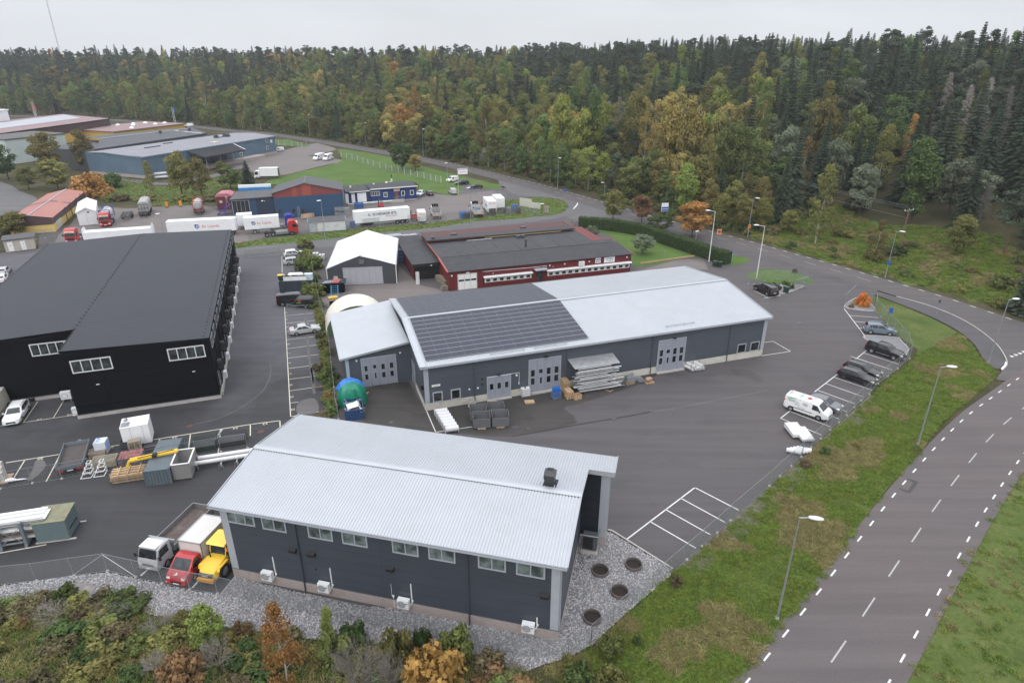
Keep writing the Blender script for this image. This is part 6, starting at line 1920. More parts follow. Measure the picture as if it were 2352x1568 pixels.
# ---------------------------------------------------------------- small lorries with boxes and beds
def small_lorry(name,label,o,rz,cabm,bed,L_=6.4,W=2.2,box=None,z0=.95,H=2.45,bedm=None,floor=None,cabl=1.75,wall=.45,wb=None):
 """origin under the rear near corner of the bed; nose to +x"""
 t=th(name,label,'lorry',(o.x,o.y,.02),rz)
 bl=L_-cabl-.15
 q=MB()
 q.box(.1,L_-.3,W/2-.42,W/2-.32,.55,.8).box(.1,L_-.3,W/2+.32,W/2+.42,.55,.8).box(.1,.2,W/2-.32,W/2+.32,.55,.8)
 q.bd('chassis',M_BK,t)
 hw=W/2
 cab=th('x','x','x')
 bpy.data.objects.remove(cab)
 rg=[]
 x0=L_-cabl
 for x,zt,k in((x0,H-.12,.90),(x0+.3,H,.92),(x0+cabl*.55,H-.02,.92),(x0+cabl*.78,H-.16,.92),(x0+cabl*.96,1.42,.92),(x0+cabl+.03,1.1,.90)):
  w=hw*k
  rg.append([(x,hw+w,.5),(x,hw+w,min(1.35,zt)),(x,hw+w*.93,zt-.1),(x,hw+w*.78,zt),(x,hw-w*.78,zt),(x,hw-w*.93,zt-.1),(x,hw-w,min(1.35,zt)),(x,hw-w,.5)])
 c=MB().loft(rg).bd('cab',cabm,t,smooth=True,angle=R(35),rc=True)
 xa,xb=x0+cabl*.80,x0+cabl*.955
 za,zb=H-.2,1.44
 MB().add([(xb+.015,hw-hw*.80,zb+.02),(xb+.015,hw+hw*.80,zb+.02),(xa+.03,hw+hw*.74,za),(xa+.03,hw-hw*.74,za)],[(0,1,2,3)]).bd('windscreen',M_AG,c)
 for s in(1,-1):
  yy=lambda z:hw+s*(hw*.92*(1-.07*max(0,z-1.35)/(H-1.45))+.008)
  MB().add([(x,yy(z),z)for x,z in((x0+.35,1.42),(x0+cabl*.86,1.40),(x0+cabl*.72,H-.3),(x0+.35,H-.28))],[(0,1,2,3)]).bd('side_window',M_AG,c)
  MB().cbox((L_+.0,hw+s*hw*.7,.85),(.14,.34,.18)).bd('headlight',M['lamp_white'],c)
  MB().cbox((x0+cabl*.93,hw+s*(hw+.14),1.6),(.10,.2,.34)).bar((x0+cabl*.9,hw+s*hw*.9,1.6),(x0+cabl*.93,hw+s*(hw+.1),1.6),.04,.04).bd('mirror',M_BK,c)
  MB().cbox((.02,hw+s*hw*.78,.78),(.08,.3,.14)).bd('tail_light',M['lamp_red'],t)
 MB().box(L_-.02,L_+.05,hw*.35,hw*1.65,.68,.98).bd('grille',M_ST,c)
 MB().box(L_-.06,L_+.08,hw*.12,hw*1.88,.38,.62).bd('bumper',cabm,c)
 MB().box(L_+.08,L_+.1,hw-.26,hw+.26,.46,.57).bd('number_plate',M['plate'],c)
 for x in(1.15,L_-.95):
  for s,y in((-1,.06),(1,W-.06)):
   wheel(t,x,y,.38,.24,s)
 if bed:
  bm_=bedm or M_GV
  MB().box(0,bl,0,W,z0-.12,z0).bd('bed_floor',floor or M_OW,t)
  MB().box(0,bl,-.03,.02,z0,z0+wall).bd('drop_side',bm_,t)
  MB().box(0,bl,W-.02,W+.03,z0,z0+wall).bd('drop_side',bm_,t)
  MB().box(-.03,.02,0,W,z0,z0+wall).bd('tailboard',bm_,t)
  MB().box(bl-.04,bl+.02,0,W,z0,z0+wall+.35).bd('headboard',bm_,t)
 if box:
  MB().box(0,bl,-.03,W+.03,z0-.1,box).bd('box_body',M_WH,t)
  MB().box(-.02,bl+.02,-.05,W+.05,box-.02,box+.05).bd('box_edge',M_WT,t)
  MB().box(-.04,0,.1,W-.1,z0,box-.15).bd('rear_shutter',M_WT,t)
 return t
hd=at('F1',1770,690)-at('F1',1840,612)
rzV=math.atan2(hd.y,hd.x)
dv=V3((math.cos(rzV),math.sin(rzV),0))
lv=V3((-dv.y,dv.x,0))
# white drop-side lorry: front left wheel read in the photo
fw_=at('G7',585,1060)
o=fw_-dv*(7.3-.95)-lv*2.1
t=small_lorry('dropside_lorry','white lorry with empty aluminium drop-side bed parked by the gravel',o,rzV,SIL,True,L_=7.3,W=2.15,z0=1.0,H=2.4,wall=.5,bedm=M_ST,floor=mat('worn_bed',(.10,.075,.07),.8,var=.35,vs=2,dirt=(.26,.23,.21),dfac=.6))
MB().box(5.3,5.42,-.2,2.35,1.95,2.1).box(5.34,5.4,.0,.08,1.0,2.0).box(5.34,5.4,2.07,2.15,1.0,2.0).bd('ladder_rack',M_GV,t)
MB().box(5.95,7.0,.28,1.87,2.385,2.42).bd('cab_roof',WHT,t)
# red van cab with white box
fw_=at('G7',1008,1278)
STY['box_van']=dict(STY['van'],L=5.2,H=1.95,top=[(.35,.5),(.36,1.8),(.5,1.95),(.9,1.96),(1.15,1.9),(1.95,1.22),(2.35,1.06),(2.52,.85),(2.6,.55)],ws=(1.22,1.92),sw=[[(.62,1.14),(1.6,1.14),(1.18,1.74),(.62,1.78)]],ax=(-1.5,1.55))
c_=fw_-dv*1.55-lv*.9
t=vehicle('box_van','red van cab with tall white box body and roman lettering on its side','van','box_van',REDP,lambda S:((c_.x,c_.y,.02),rzV))
for o_k in list(CH[t.name]):
 if o_k.name.startswith(('tail_light','rear_bumper','rubbing','roof_rack'))or(o_k.name.startswith('number_plate')and o_k.data.vertices[0].co.x<0):
  CH[t.name].remove(o_k)
  bpy.data.objects.remove(o_k)
MB().box(-3.1,.30,-1.08,1.08,.62,2.75).bd('box_body',mat('box_white',(.62,.60,.57),.5,var=.06),t)
q=MB()
for s in(1,-1):
 q.bar((-3.12,s*1.08,2.76),(.32,s*1.08,2.76),.07,.08).bar((-3.12,s*1.08,.62),(-3.12,s*1.08,2.76),.07,.07).bar((.32,s*1.08,.62),(.32,s*1.08,2.76),.07,.07)
q.bar((.32,-1.08,2.76),(.32,1.08,2.76),.07,.08).bar((-3.12,-1.08,2.76),(-3.12,1.08,2.76),.07,.08)
q.bd('box_edge',M_ST,t)
INK=mat('print_black',(.02,.02,.022),.5)
lett('JARVA',.62,INK,t,(-1.4,1.09,2.2),(PI/2,0,PI),bold=.02)
lett('ISTRA',.62,INK,t,(-1.4,1.09,1.6),(PI/2,0,PI),bold=.02)
lett('Jr',.38,M_WT,t,(2.28,.0,1.11),(.0+R(24)*0,R(20),PI/2),bold=.02)
# yellow road roller / loader beside the hall
fw_=at('G7',1500,1255)
c_=fw_-dv*1.5-lv*1.0
t=th('road_roller','yellow compact construction machine with rounded bonnet and cab at the hall corner','machine',(c_.x,c_.y,.02),rzV)
YL=M['yellow']
rg=[]
for x,zt,w in((.35,1.55,.84),(.6,1.62,.86),(1.4,1.50,.86),(2.1,1.25,.80),(2.42,.98,.66),(2.5,.70,.55)):
 rg.append([(x,w,.55),(x,w*1.02,zt*.62),(x,w*.88,zt-.08),(x,w*.6,zt),(x,-w*.6,zt),(x,-w*.88,zt-.08),(x,-w*1.02,zt*.62),(x,-w,.55)])
MB().loft(rg).bd('bonnet',YL,t,smooth=True,angle=R(40),rc=True)
MB().box(2.2,2.50,-.62,.62,.78,1.08).bd('grille',M_DR,t)
lett('VOLVO',.17,M_WT,t,(2.51,0,.96),(PI/2,0,PI/2),bold=.01)
MB().box(1.9,2.62,-.75,.75,.38,.66).bd('counterweight',mat('machine_amber',(.62,.30,.03),.5),t)
q=MB()
for s in(1,-1):
 for i in range(5):
  q.box(1.05+i*.16,1.13+i*.16,s*.87-.01,s*.87+.01,.80+.02*i,1.22-.05*i)
q.bd('louvre',M_BK,t)
MB().ey([(-.95,1.0),(.45,1.0),(.55,1.6),(.30,2.55),(-.95,2.55)],-.72,.72).bd('cab_glass',M_AG,t)
q=MB()
for s in(1,-1):
 y=s*.73
 q.bar((.45,y,1.0),(.56,y,1.6),.07,.07).bar((.56,y,1.6),(.3,y,2.56),.07,.07).bar((-.3,y,1.0),(-.3,y,2.56),.06,.06).bar((-.95,y,.9),(-.95,y,2.56),.08,.08)
q.bd('cab_frame',YL,t)
MB().ey([(-1.15,2.55),(.62,2.52),(.70,2.60),(.55,2.72),(-1.0,2.74),(-1.18,2.66)],-.86,.86).bd('cab_roof',mat('roof_yellow',(.84,.62,.10),.45,var=.06),t)
MB().box(-2.6,-.9,-.5,.5,.55,1.0).box(-2.9,-2.3,-.9,.9,.9,1.6).bd('rear_frame',mat('machine_amber',(.62,.30,.03),.5),t)
q=MB()
q.bar((-2.3,-.55,1.4),(-3.4,-.5,1.2),.2,.2).bar((-2.3,.55,1.4),(-3.4,.5,1.2),.2,.2)
q.bd('lift_arm',M_DR,t)
for x in(1.25,-1.75):
 for s in(1,-1):
  wheel(t,x,s*1.02,.62,.42,s,M['rim'])
  MB().ey([(x-.7,1.05),(x-.55,1.35),(x+.55,1.35),(x+.7,1.05),(x+.5,1.28),(x-.5,1.28)],min(s*.6,s*1.0),max(s*.6,s*1.0)).bd('mudguard',YL,t)
MB().cbox((.55,.95,2.2),(.08,.14,.3)).bd('mirror',M['orange'],t)
MB().tube((.95,-.45,1.55),(.95,-.45,2.1),.06,.06,8).bd('exhaust',M_BK,t)
# lorries at the haulier's: tails towards the roadside
rzH=math.atan2(at('J5',1055,470).y-at('J5',1200,640).y,at('J5',1055,470).x-at('J5',1200,640).x)
dh=V3((math.cos(rzH),math.sin(rzH),0))
nh=V3((dh.y,-dh.x,0))
for(k,x,y,W,lab,kw,txt)in(('J5',1208,652,2.45,'white box lorry lettered DB SCHENKER with tail lift, nearer the fence',dict(box=3.75,L_=8.8,H=2.9,z0=1.05,cabl=1.9),True),('J5',1320,598,2.35,'white box lorry behind the lettered one, tail lift folded up',dict(box=3.55,L_=8.0,H=2.8,z0=1.05,cabl=1.9),False),('J5',312,760,1.95,'small white box van lorry next to the grey cages',dict(box=2.95,L_=5.6,H=2.2,z0=.7),True),('J5',130,0,0,None,None,None)):
 if not lab:
  continue
 o=at(k,x,y)+nh*W
 t=small_lorry('box_lorry',lab,o,rzH,WHT,False,W=W,**kw)
 if txt:
  b_=kw['box']
  RDL=mat('print_red',(.5,.05,.05),.5)
  lett('DB',.5,RDL,t,(-.05,W*.74,b_-.55),(PI/2,0,-PI/2),xs=.8)
  lett('SCHENKER',.4,RDL,t,(-.05,W*.38,b_-.55),(PI/2,0,-PI/2),xs=.62)
  if W>2.3:
   lett('DB',.9,RDL,t,(4.9,W+.04,2.9),(PI/2,0,PI),bold=.01)
   lett('SCHENKER',.8,NAVY,t,(2.3,W+.04,2.4),(PI/2,0,PI),xs=.72,bold=.01)
   MB().box(-.5,-.1,.3,W-.3,.55,1.9).bd('tail_lift',M_BK,t)
ALU=mat('drop_side_alu',(.50,.49,.48),.45,.2,var=.12,vs=1.5)
for(x,y,W,lab,kw)in((1035,690,2.45,'white open-bed lorry with blue drums on it',dict(L_=8.6,wall=1.05,z0=1.15,H=2.9,cabl=1.95)),(500,715,2.3,'white tipper lorry with crane boards standing in its bed',dict(L_=7.2,wall=.85,z0=1.1,H=2.6))):
 o=at('J5',x,y)+nh*W
 t=small_lorry('open_lorry',lab,o,rzH,WHT,True,W=W,bedm=ALU,**kw)
 bl=kw['L_']-2.0
 q=MB()
 for i in range(7):
  yy=.25+i*(W-.5)/6
  if W<2.4:
   q.box(bl*(.45+.05*(i%3)),bl*(.45+.05*(i%3))+.08,yy-.12,yy+.10,1.2,2.5+.4*(i%2))
 if W<2.4:
  kind(q.bd('standing_boards',M_GV,t),'stuff')
 else:
  for i in range(6):
   MB().tube((1.2+i*.75,.6+.6*(i%3),1.16),(1.2+i*.75,.6+.6*(i%3),2.0),.29,.29,12).bd('drum',mat('drum_blue',(.05,.20,.42),.4)if i%2 else M_GV,t)
 for i in range(3):
  MB().cbox((kw['L_']-1.9,.5+i*.6,2.85+.1*(i%2)),(.7,.5,.7)).bd('load_bag',M_BK,t)
 for yy in(.45,W-.45):
  MB().box(-.05,-.03,yy-.3,yy+.3,1.5,1.75).bd('marker_board',mat('marker_orange',(.62,.26,.14),.5),t)
  # white box lorry up by the warehouse
pa=at('C2',40,905)
pb=at('C2',190,902)
dd=pa-pb
t=small_lorry('box_lorry','white box lorry with a dark tail lift standing on the warehouse yard',at('C2',200,906)+V3((0,2.4,0)),math.atan2(dd.y,dd.x),WHT,False,L_=8.2,W=2.4,box=3.6,H=2.8,z0=1.0)
MB().add([(-1.7,.1,1.3),(-1.7,2.3,1.3),(-.1,2.3,1.0),(-.1,.1,1.0),(-1.7,.1,1.36),(-1.7,2.3,1.36),(-.1,2.3,1.1),(-.1,.1,1.1)],[(0,1,2,3),(4,7,6,5),(0,4,5,1),(0,3,7,4)]).bd('tail_lift',M_DR,t)
MB().box(-.08,-.03,.1,2.3,1.0,3.5).bd('rear_door',M_DR,t)
# ---------------------------------------------------------------- container trailers, tanks
def skeletal(label,o,rz,L_=7.0):
 t=th('container_chassis',label,'trailer chassis',(o.x,o.y,.02),rz)
 q=MB()
 for y in(.75,1.75):
  q.bar((0,y,1.0),(L_,y,1.0),.16,.3)
 for i in range(6):
  x=.1+i*(L_-.2)/5
  q.bar((x,.0,1.1),(x,2.5,1.1),.16,.16)
 q.bar((0,.75,1.1),(L_*.5,1.75,1.1),.08,.08).bar((L_*.5,.75,1.1),(L_,1.75,1.1),.08,.08)
 q.bd('frame',M_DR,t)
 for x in(1.0,2.3,3.6):
  for s,y in((-1,.0),(1,2.5)):
   wheel(t,x,y,.48,.34,s,M_DR)
 MB().bar((L_-.8,.6,0),(L_-.8,.6,1.0),.12,.12).bar((L_-.8,1.9,0),(L_-.8,1.9,1.0),.12,.12).bd('landing_leg',M_DR,t)
 return t
RZT=rz2
dt=V3((math.cos(RZT),math.sin(RZT),0))
rt=V3((dt.y,-dt.x,0))
for(k,x,y,lab)in(('J2',1950,690,'empty container chassis with yellow ends beside the tank lorry'),('J2',2225,650,'empty container chassis next to the grey covered trailer')):
 o=at(k,x,y)-dt*6.2+rt*1.2
 skeletal(lab,o,RZT)
def tank(t,x0,L_,y,z,r,m,n=18):
 rg=[]
 for x,k in((0,.55),(.12,.85),(.35,1),(L_-.35,1),(L_-.12,.85),(L_,.55)):
  rg.append([(x0+x,y+r*k*math.cos(2*PI*i/n),z+r*k*math.sin(2*PI*i/n))for i in range(n)])
 return MB().loft(rg).bd('tank',m,t,smooth=True,angle=R(50))
def tank_frame(t,L_,z0,m):
 q=MB()
 for x in(0,L_):
  for y in(0,2.44):
   q.bar((x,y,z0),(x,y,z0+2.6),.16,.16)
  q.bar((x,0,z0+2.55),(x,2.44,z0+2.55),.14,.14).bar((x,0,z0+.05),(x,2.44,z0+.05),.14,.14).bar((x,0,z0+2.5),(x,.7,z0+1.9),.1,.1).bar((x,2.44,z0+2.5),(x,1.74,z0+1.9),.1,.1)
 for y in(0,2.44):
  q.bar((0,y,z0+.05),(L_,y,z0+.05),.14,.14)
 return q.bd('tank_frame',m,t)
TW=mat('tank_white',(.60,.60,.58),.4,var=.06,dirt=(.35,.33,.3),dfac=.3)
o=o2-dt*2.6+rt*1.22
t=th('tank_container','white tank container in a dark blue frame on the red lorry','tank',(o.x,o.y,.02),RZT)
tank(t,.1,5.8,1.22,2.55,1.15,TW)
tank_frame(t,6.0,1.25,BLUP)
MB().box(6.0,6.02,1.0,1.45,2.2,2.6).bd('hazard_plate',M['lamp_red'],t)
MB().box(.4,5.6,.8,1.6,3.70,3.76).bd('walkway',M_GV,t)
# grey covered bulk trailer
o=at('J1',2050,1490)-dt*7.5+rt*2.4
t=th('covered_trailer','grey covered bulk trailer with black ladder frame on its end','trailer',(o.x,o.y,.02),RZT)
CAN=mat('grey_canvas',(.33,.33,.32),.7,var=.2,vs=1.2)
rg=[]
for i in range(15):
 x=i*.56
 k=.03*(i%2)
 rg.append([(x,.0-k,1.2),(x,-.02-k,3.3),(x,.3,3.75+k),(x,1.25,3.9+k),(x,2.2,3.75+k),(x,2.52+k,3.3),(x,2.5+k,1.2)])
MB().loft(rg).bd('canvas_body',CAN,t,rc=True)
q=MB()
for y in(.1,.9,1.6,2.4):
 q.bar((7.95,y,.7),(7.95,y,3.2),.07,.07)
for z in(1.2,2.2,3.2):
 q.bar((7.95,.1,z),(7.95,2.4,z),.07,.07)
q.box(7.9,8.0,.2,2.3,.7,1.2)
q.bd('end_frame',M_BK,t)
MB().box(0,8,.6,1.9,.8,1.2).bd('chassis',M_BK,t)
for x in(.9,2.2,3.5,6.5):
 for s,y in((-1,0),(1,2.5)):
  wheel(t,x,y,.48,.34,s)
  # red-framed tank on a chassis
o=at('J3',775,580)-dt*7+rt*1.9
sk=skeletal('dark chassis under the red framed tank container',o,RZT,7.2)
t=th('tank_container','grey tank container in a red frame standing on a chassis','tank',(o.x,o.y,1.2),RZT)
tank(t,.3,6.3,1.22,1.35,1.12,mat('tank_grey',(.38,.39,.40),.4,var=.1))
tank_frame(t,6.9,.05,mat('frame_red',(.36,.075,.06),.5,var=.15))
MB().box(6.92,6.95,.95,1.5,.3,.6).bd('hazard_plate',M['lamp_red'],t)
# covered black trailer
o_,rz_t,ln=place_line('G4',(985,1345),'G4',(440,1362),1.5,'L')
t=th('covered_trailer','small black covered box trailer with green logo, one wheel to the camera side','trailer',(o_.x,o_.y,.02),rz_t)
rg=[]
for i in range(12):
 x=.25+i*.29
 zt=1.85+(.0 if i<9 else-.12*(i-8)**1.3)-(.15 if i==0 else 0)+.02*(i%2)
 rg.append([(x,.78,.62),(x,.80,zt-.3),(x,.6,zt),(x,-.6,zt),(x,-.80,zt-.3),(x,-.78,.62)])
MB().loft(rg).bd('cover',mat('trailer_black',(.014,.014,.016),.35,var=.15),t,smooth=False,rc=True)
MB().box(0,3.6,-.8,-.72,.48,.62).box(0,3.6,.72,.8,.48,.62).bar((3.6,-.6,.52),(5.0,0,.5),.08,.08).bar((3.6,.6,.52),(5.0,0,.5),.08,.08).bd('frame',M_GV,t)
for s in(1,-1):
 wheel(t,1.5,s*.95,.3,.2,s)
MB().tube((4.8,0,0),(4.8,0,.7),.05).bd('jockey_wheel',M_GV,t)
lett('ENERGI',.22,mat('logo_lime',(.16,.5,.04),.5),t,(2.6,.81,1.0),(PI/2,0,PI),bold=.01)
MB().box(2.2,2.6,.80,.815,1.2,1.5).bd('logo_red',mat('heart_red',(.50,.03,.05),.5),t)
# open flat trailer near the numbered bays
a,b,c=at('G5',1060,1110),at('G5',1490,1040),at('G5',1240,590)
d=at('G5',1215,640)-at('G5',1060,1085)
rzF=math.atan2(d.y,d.x)
t=th('flat_trailer','empty grey drop-side trailer with plywood floor standing across the numbered bays','trailer',(a.x,a.y,.02),rzF)
LT,WT=5.0,2.45
MB().box(0,LT,-WT,0,.55,.66).bd('floor',mat('plywood_dark',(.075,.062,.06),.7,var=.2,vs=2),t)
TG=mat('trailer_grey',(.20,.235,.26),.45,.3,var=.1)
for(x0,x1,y0,y1)in((0,LT,-.05,0),(0,LT,-WT,-WT+.05),(0,.05,-WT+.05,-.05),(LT-.05,LT,-WT+.05,-.05)):
 MB().box(x0,x1,y0,y1,.66,1.05).bd('drop_side',TG,t)
for x in(0,LT*.5,LT-.06):
 for y in(-.06,-WT):
  MB().box(x,x+.06,y,y+.06,.5,1.1).bd('stake',M_GV,t)
for x in(1.9,2.7):
 for s,y in((1,-.15),(-1,-WT+.15)):
  wheel(t,x,y,.28,.2,s)
MB().bar((LT,-WT*.2,.5),(LT+1.3,-WT/2,.5),.1,.1).bar((LT,-WT*.8,.5),(LT+1.3,-WT/2,.5),.1,.1).bd('drawbar',M_GV,t)
for y in(-.35,-WT+.35):
 MB().box(-.04,0,y-.3,y+.3,.42,.54).bd('tail_light',M['lamp_red'],t)
MB().box(-.05,-.02,-1.5,-.95,.40,.52).bd('number_plate',M['plate'],t)
# red counterbalance forklift
p=at('J4',1795,575)
t=th('forklift','red forklift truck beside the loading dock of the blue office','forklift',(p.x,p.y,.01),rzH+.2)
MB().box(-1.2,.6,-.6,.6,.25,1.05).bd('body',REDP,t)
MB().ey([(-1.35,.3),(-.6,.3),(-.6,1.15),(-1.2,1.1)],-.6,.6).bd('counterweight',REDP,t)
q=MB()
for y in(-.55,.55):
 q.bar((.45,y,1.0),(.2,y,2.2),.08,.08).bar((-.9,y,1.0),(-.75,y,2.2),.08,.08)
q.box(-.8,.25,-.6,.6,2.18,2.26)
q.bd('overhead_guard',M_BK,t)
MB().bar((.75,-.35,.1),(.75,-.35,2.5),.1,.14).bar((.75,.35,.1),(.75,.35,2.5),.1,.14).box(.8,1.9,-.35,-.22,.08,.14).box(.8,1.9,.22,.35,.08,.14).bd('mast',M_BK,t)
for x in(-.8,.4):
 for s in(1,-1):
  wheel(t,x,s*.6,.3,.22,s)
  # red truck-mounted forklift on the trailer's tail
p=at('J4',2310,800)
t=th('carried_forklift','red three-wheeled forklift hung on the end of the white lettered trailer','forklift',(p.x,p.y,.02),rzS)
MB().box(-.6,1.0,-.2,.3,.7,1.9).box(.9,1.5,-.2,1.9,.5,.9).bd('body',REDP,t)
MB().box(-.5,-.3,.2,.3,.6,2.8).box(-.5,-.3,1.4,1.5,.6,2.8).box(-.5,-.3,.3,1.4,2.6,2.8).bd('mast',M_BK,t)
for x,y in((0,-.1),(0,1.9),(1.3,.9)):
 wheel(t,x,y,.4,.28,-1)
 # ============================================================ FENCES, LAMPS, SIGNS AND YARD GOODS
NET=net_mat('chain_link',.06,.13)
NETH=net_mat('welded_mesh',.20,.07,(.20,.21,.22),True)
def net_quad(a,b,z0,z1,m,name,parent):
 me=bpy.data.meshes.new(name)
 l=(b-a).length
 me.from_pydata([(a.x,a.y,z0),(b.x,b.y,z0),(b.x,b.y,z1),(a.x,a.y,z1)],[],[(0,1,2,3)])
 at_=me.attributes.new('net','FLOAT_VECTOR','POINT')
 for i,v in enumerate(((0,0,0),(l,0,0),(l,z1-z0,0),(0,z1-z0,0))):
  at_.data[i].vector=v
 me.materials.append(m)
 return put(name,me,parent)
def fence(name,label,pts,h=2.0,net=None,postm=None,r=.032,cat='fence',braces=()):
 o=pts[0]
 t=th(name,label,cat,(o.x,o.y,0))
 P=[V3((p.x-o.x,p.y-o.y,0))for p in pts]
 pm_=MB().tube((0,0,-.05),(0,0,h+.05),r,r,6).mesh('post',postm or M_GV)
 fm=MB().tube((0,0,-.05),(0,0,.12),.14,.12,8).mesh('post_footing',M_CO)
 for i,p in enumerate(P):
  q=put('post',pm_,t,p)
  put('post_footing',fm,q)
  if i:
   a=P[i-1]
   net_quad(a,p,.03,h,net or NET,'mesh_panel',t)
   w=MB()
   for z in(h,.05):
    w.tube((a.x,a.y,z),(p.x,p.y,z),.014,.014,4)
   w.bd('tension_wire',M_GV,t)
 for a,b in braces:
  MB().tube((a.x-o.x,a.y-o.y,h-.1),(b.x-o.x,b.y-o.y,.1),.03,.03,6).bd('brace',M_GV,t)
 return t
fence('chain_link_fence','chain-link fence along the grass verge east of the parking bays',ats('F3',[(725,1210),(925,1030),(1105,865),(1285,715),(1445,575),(1605,437),(1745,314),(1885,190),(2005,77)])+ats('E4',[(10,1085),(110,993),(212,900),(305,815),(395,733),(485,650),(570,570),(650,500),(720,433),(790,362),(855,300),(930,240)])+ats('C8',[(1010,1470),(1100,1400),(1190,1330),(1300,1236),(1265,1110),(1205,1045),(1150,980),(1095,920),(1040,855),(985,797)]))
SF=ats('F1',[(-320,690),(-30,668),(335,632),(680,582),(990,540),(1250,598),(1490,655),(1745,710),(2000,750),(2260,812)])+ats('F2',[(170,860),(450,915),(720,965),(1010,1030),(1290,1085),(1600,1150),(1910,1215),(2230,1285)])+ats('F3',[(190,1340),(515,1330),(725,1210)])
fence('chain_link_fence','chain-link fence around the gravel bed before the dark grey hall',SF,1.9,braces=((SF[4],SF[3]),(SF[4],SF[5])))
WF=ats('E1',[(5,1110),(300,1058),(570,1018),(835,970),(1085,935),(1340,895),(1590,845),(1810,808),(2030,770),(2275,735)])
fence('welded_mesh_fence','welded mesh fence with horizontal wires across the numbered bays',WF,1.9,NETH)
HF=ats('C6',[(500,330),(545,560),(580,740),(625,880),(655,970),(668,1080),(682,1180),(692,1270),(703,1390),(718,1500)])+ats('E2',[(740,400),(760,470)])
fence('chain_link_fence','chain-link fence between the overgrown strip and the grey side wing',HF,2.0)
RF=ats('C1',[(2300,1490)])+ats('C2',[(60,1440),(370,1415),(560,1395),(760,1375),(1010,1352),(1135,1340),(1255,1325),(1375,1312)])+ats('J5',[(320,770),(500,747),(670,722),(850,700),(1040,682),(1235,665),(1395,647),(1505,640),(1635,625),(1765,645),(1890,640)])
fence('chain_link_fence','chain-link fence between the haulage yard and the side road',RF,2.1,braces=((RF[-1],RF[-2]),))
LF=ats('C2',[(785,710),(833,722),(885,733),(935,747),(985,768),(1030,780),(1080,795),(1140,810),(1195,825),(1250,838),(1308,852),(1365,865),(1422,880),(1485,893),(1545,908),(1608,925),(1652,935),(1700,945)])
fence('chain_link_fence','white-posted fence between the big lawn and the forest road',LF,2.2,postm=M_WT,r=.06)
fence('chain_link_fence','short fence round the lawn beside the slate warehouse',ats('C2',[(185,592),(212,597),(268,603),(330,610),(385,613),(425,617),(470,603)]),2.2,postm=M_WT,r=.05)
fence('chain_link_fence','fence round the little lawn by the yard gate',ats('J8',[(960,205),(1150,165),(1300,150),(1450,165),(1640,235)]),2.0)
fence('chain_link_fence','fence beside the transformer house at the corner of the haulage yard',ats('J2',[(560,985),(700,965),(850,940),(870,1000)]),2.2)
fence('chain_link_fence','fence behind the black saloon at the haulier entrance',ats('J5',[(780,380),(880,375),(980,370),(1100,362)]),1.8)
def gate_leaf(label,a,b,h=2.0,m=None):
 t=th('yard_gate',label,'gate',(a.x,a.y,0))
 d=V3((b.x-a.x,b.y-a.y,0))
 q=MB()
 z=lambda s,zz:(d.x*s,d.y*s,zz)
 for s in(0,1):
  q.tube(z(s,.02),z(s,h),.05)
 for zz in(.1,h):
  q.tube(z(0,zz),z(1,zz),.035)
 q.bd('gate_frame',m or M_GV,t)
 net_quad(V3((0,0,0)),d,.1,h,NET,'mesh_panel',t)
 n=max(3,int(d.length/.25))
 q=MB()
 for i in range(1,n):
  q.tube(z(i/n,.1),z(i/n,h),.012,.012,4)
 kind(q.bd('gate_bars',m or M_GV,t),'stuff')
 return t
gate_leaf('open galvanised gate leaf beside the round red shrub',at('C8',700,752),at('C8',785,665),2.2)
gate_leaf('open galvanised gate leaf at the end of the little gate lawn',at('J8',1495,278),at('J8',1645,237),2.0)
gate_leaf('closed wide gate across the north end of the black hall lane',at('C6',-90,310),at('C6',222,284),1.9)
gate_leaf('gate leaf at the haulier entrance nearest the roadside strip',at('J5',1275,420),at('J5',1450,452),2.0)
gate_leaf('bluish post gate behind the corner planting bed',at('C8',978,795),at('C8',985,722+20),2.0)
def lamp(label,base,h,arm=(1.2,0),head='oval',m=None,name='street_lamp',r=.075,sign=None):
 t=th(name,label,'street lamp',(base.x,base.y,base.z-.05))
 m=m or M_GV
 MB().tube((0,0,0),(0,0,h*.5),r*1.35,r,8).tube((0,0,h*.5),(0,0,h),r,r*.62,8).bd('pole',m,t)
 MB().tube((0,0,0),(0,0,.25),r*2,r*1.8,8).bd('base',M_CO,t)
 ax,ay=arm
 l=math.hypot(ax,ay)
 d=V3((ax/l,ay/l,0))
 if l>.7:
  MB().tube((0,0,h-.05),(d.x*(l-.4),d.y*(l-.4),h+.12),r*.55,r*.5,6).bd('arm',m,t)
 c=d*(l-.1)
 n_=V3((-d.y,d.x,0))
 rg=[]
 for s,w,hh in((-.5,.08,.05),(-.35,.17,.09),(.1,.2,.11),(.4,.14,.08),(.52,.06,.03)):
  p=c+d*s
  zz=h+.14
  rg.append([p+n_*w+V3((0,0,zz-hh*.3)),p+n_*w*.6+V3((0,0,zz+hh)),p-n_*w*.6+V3((0,0,zz+hh)),p-n_*w+V3((0,0,zz-hh*.3)),p-n_*w*.6+V3((0,0,zz-hh)),p+n_*w*.6+V3((0,0,zz-hh))])
 MB().loft(rg).bd('lamp_head',M_WH,t,smooth=True)
 if sign:
  MB().box(-.3,.3,-.12,-.09,h*sign[1]-.4,h*sign[1]+.4).bd('sign_plate',sign[0],t)
  MB().tube((0,-.125,h*sign[1]+.05),(0,-.13,h*sign[1]+.05),.2,.2,14).bd('sign_disc',M['blue_sign'],t)
 return t
ORG=mat('sign_orange',(.80,.28,.02),.5)
YLS=mat('sign_yellow',(.75,.5,.04),.5)
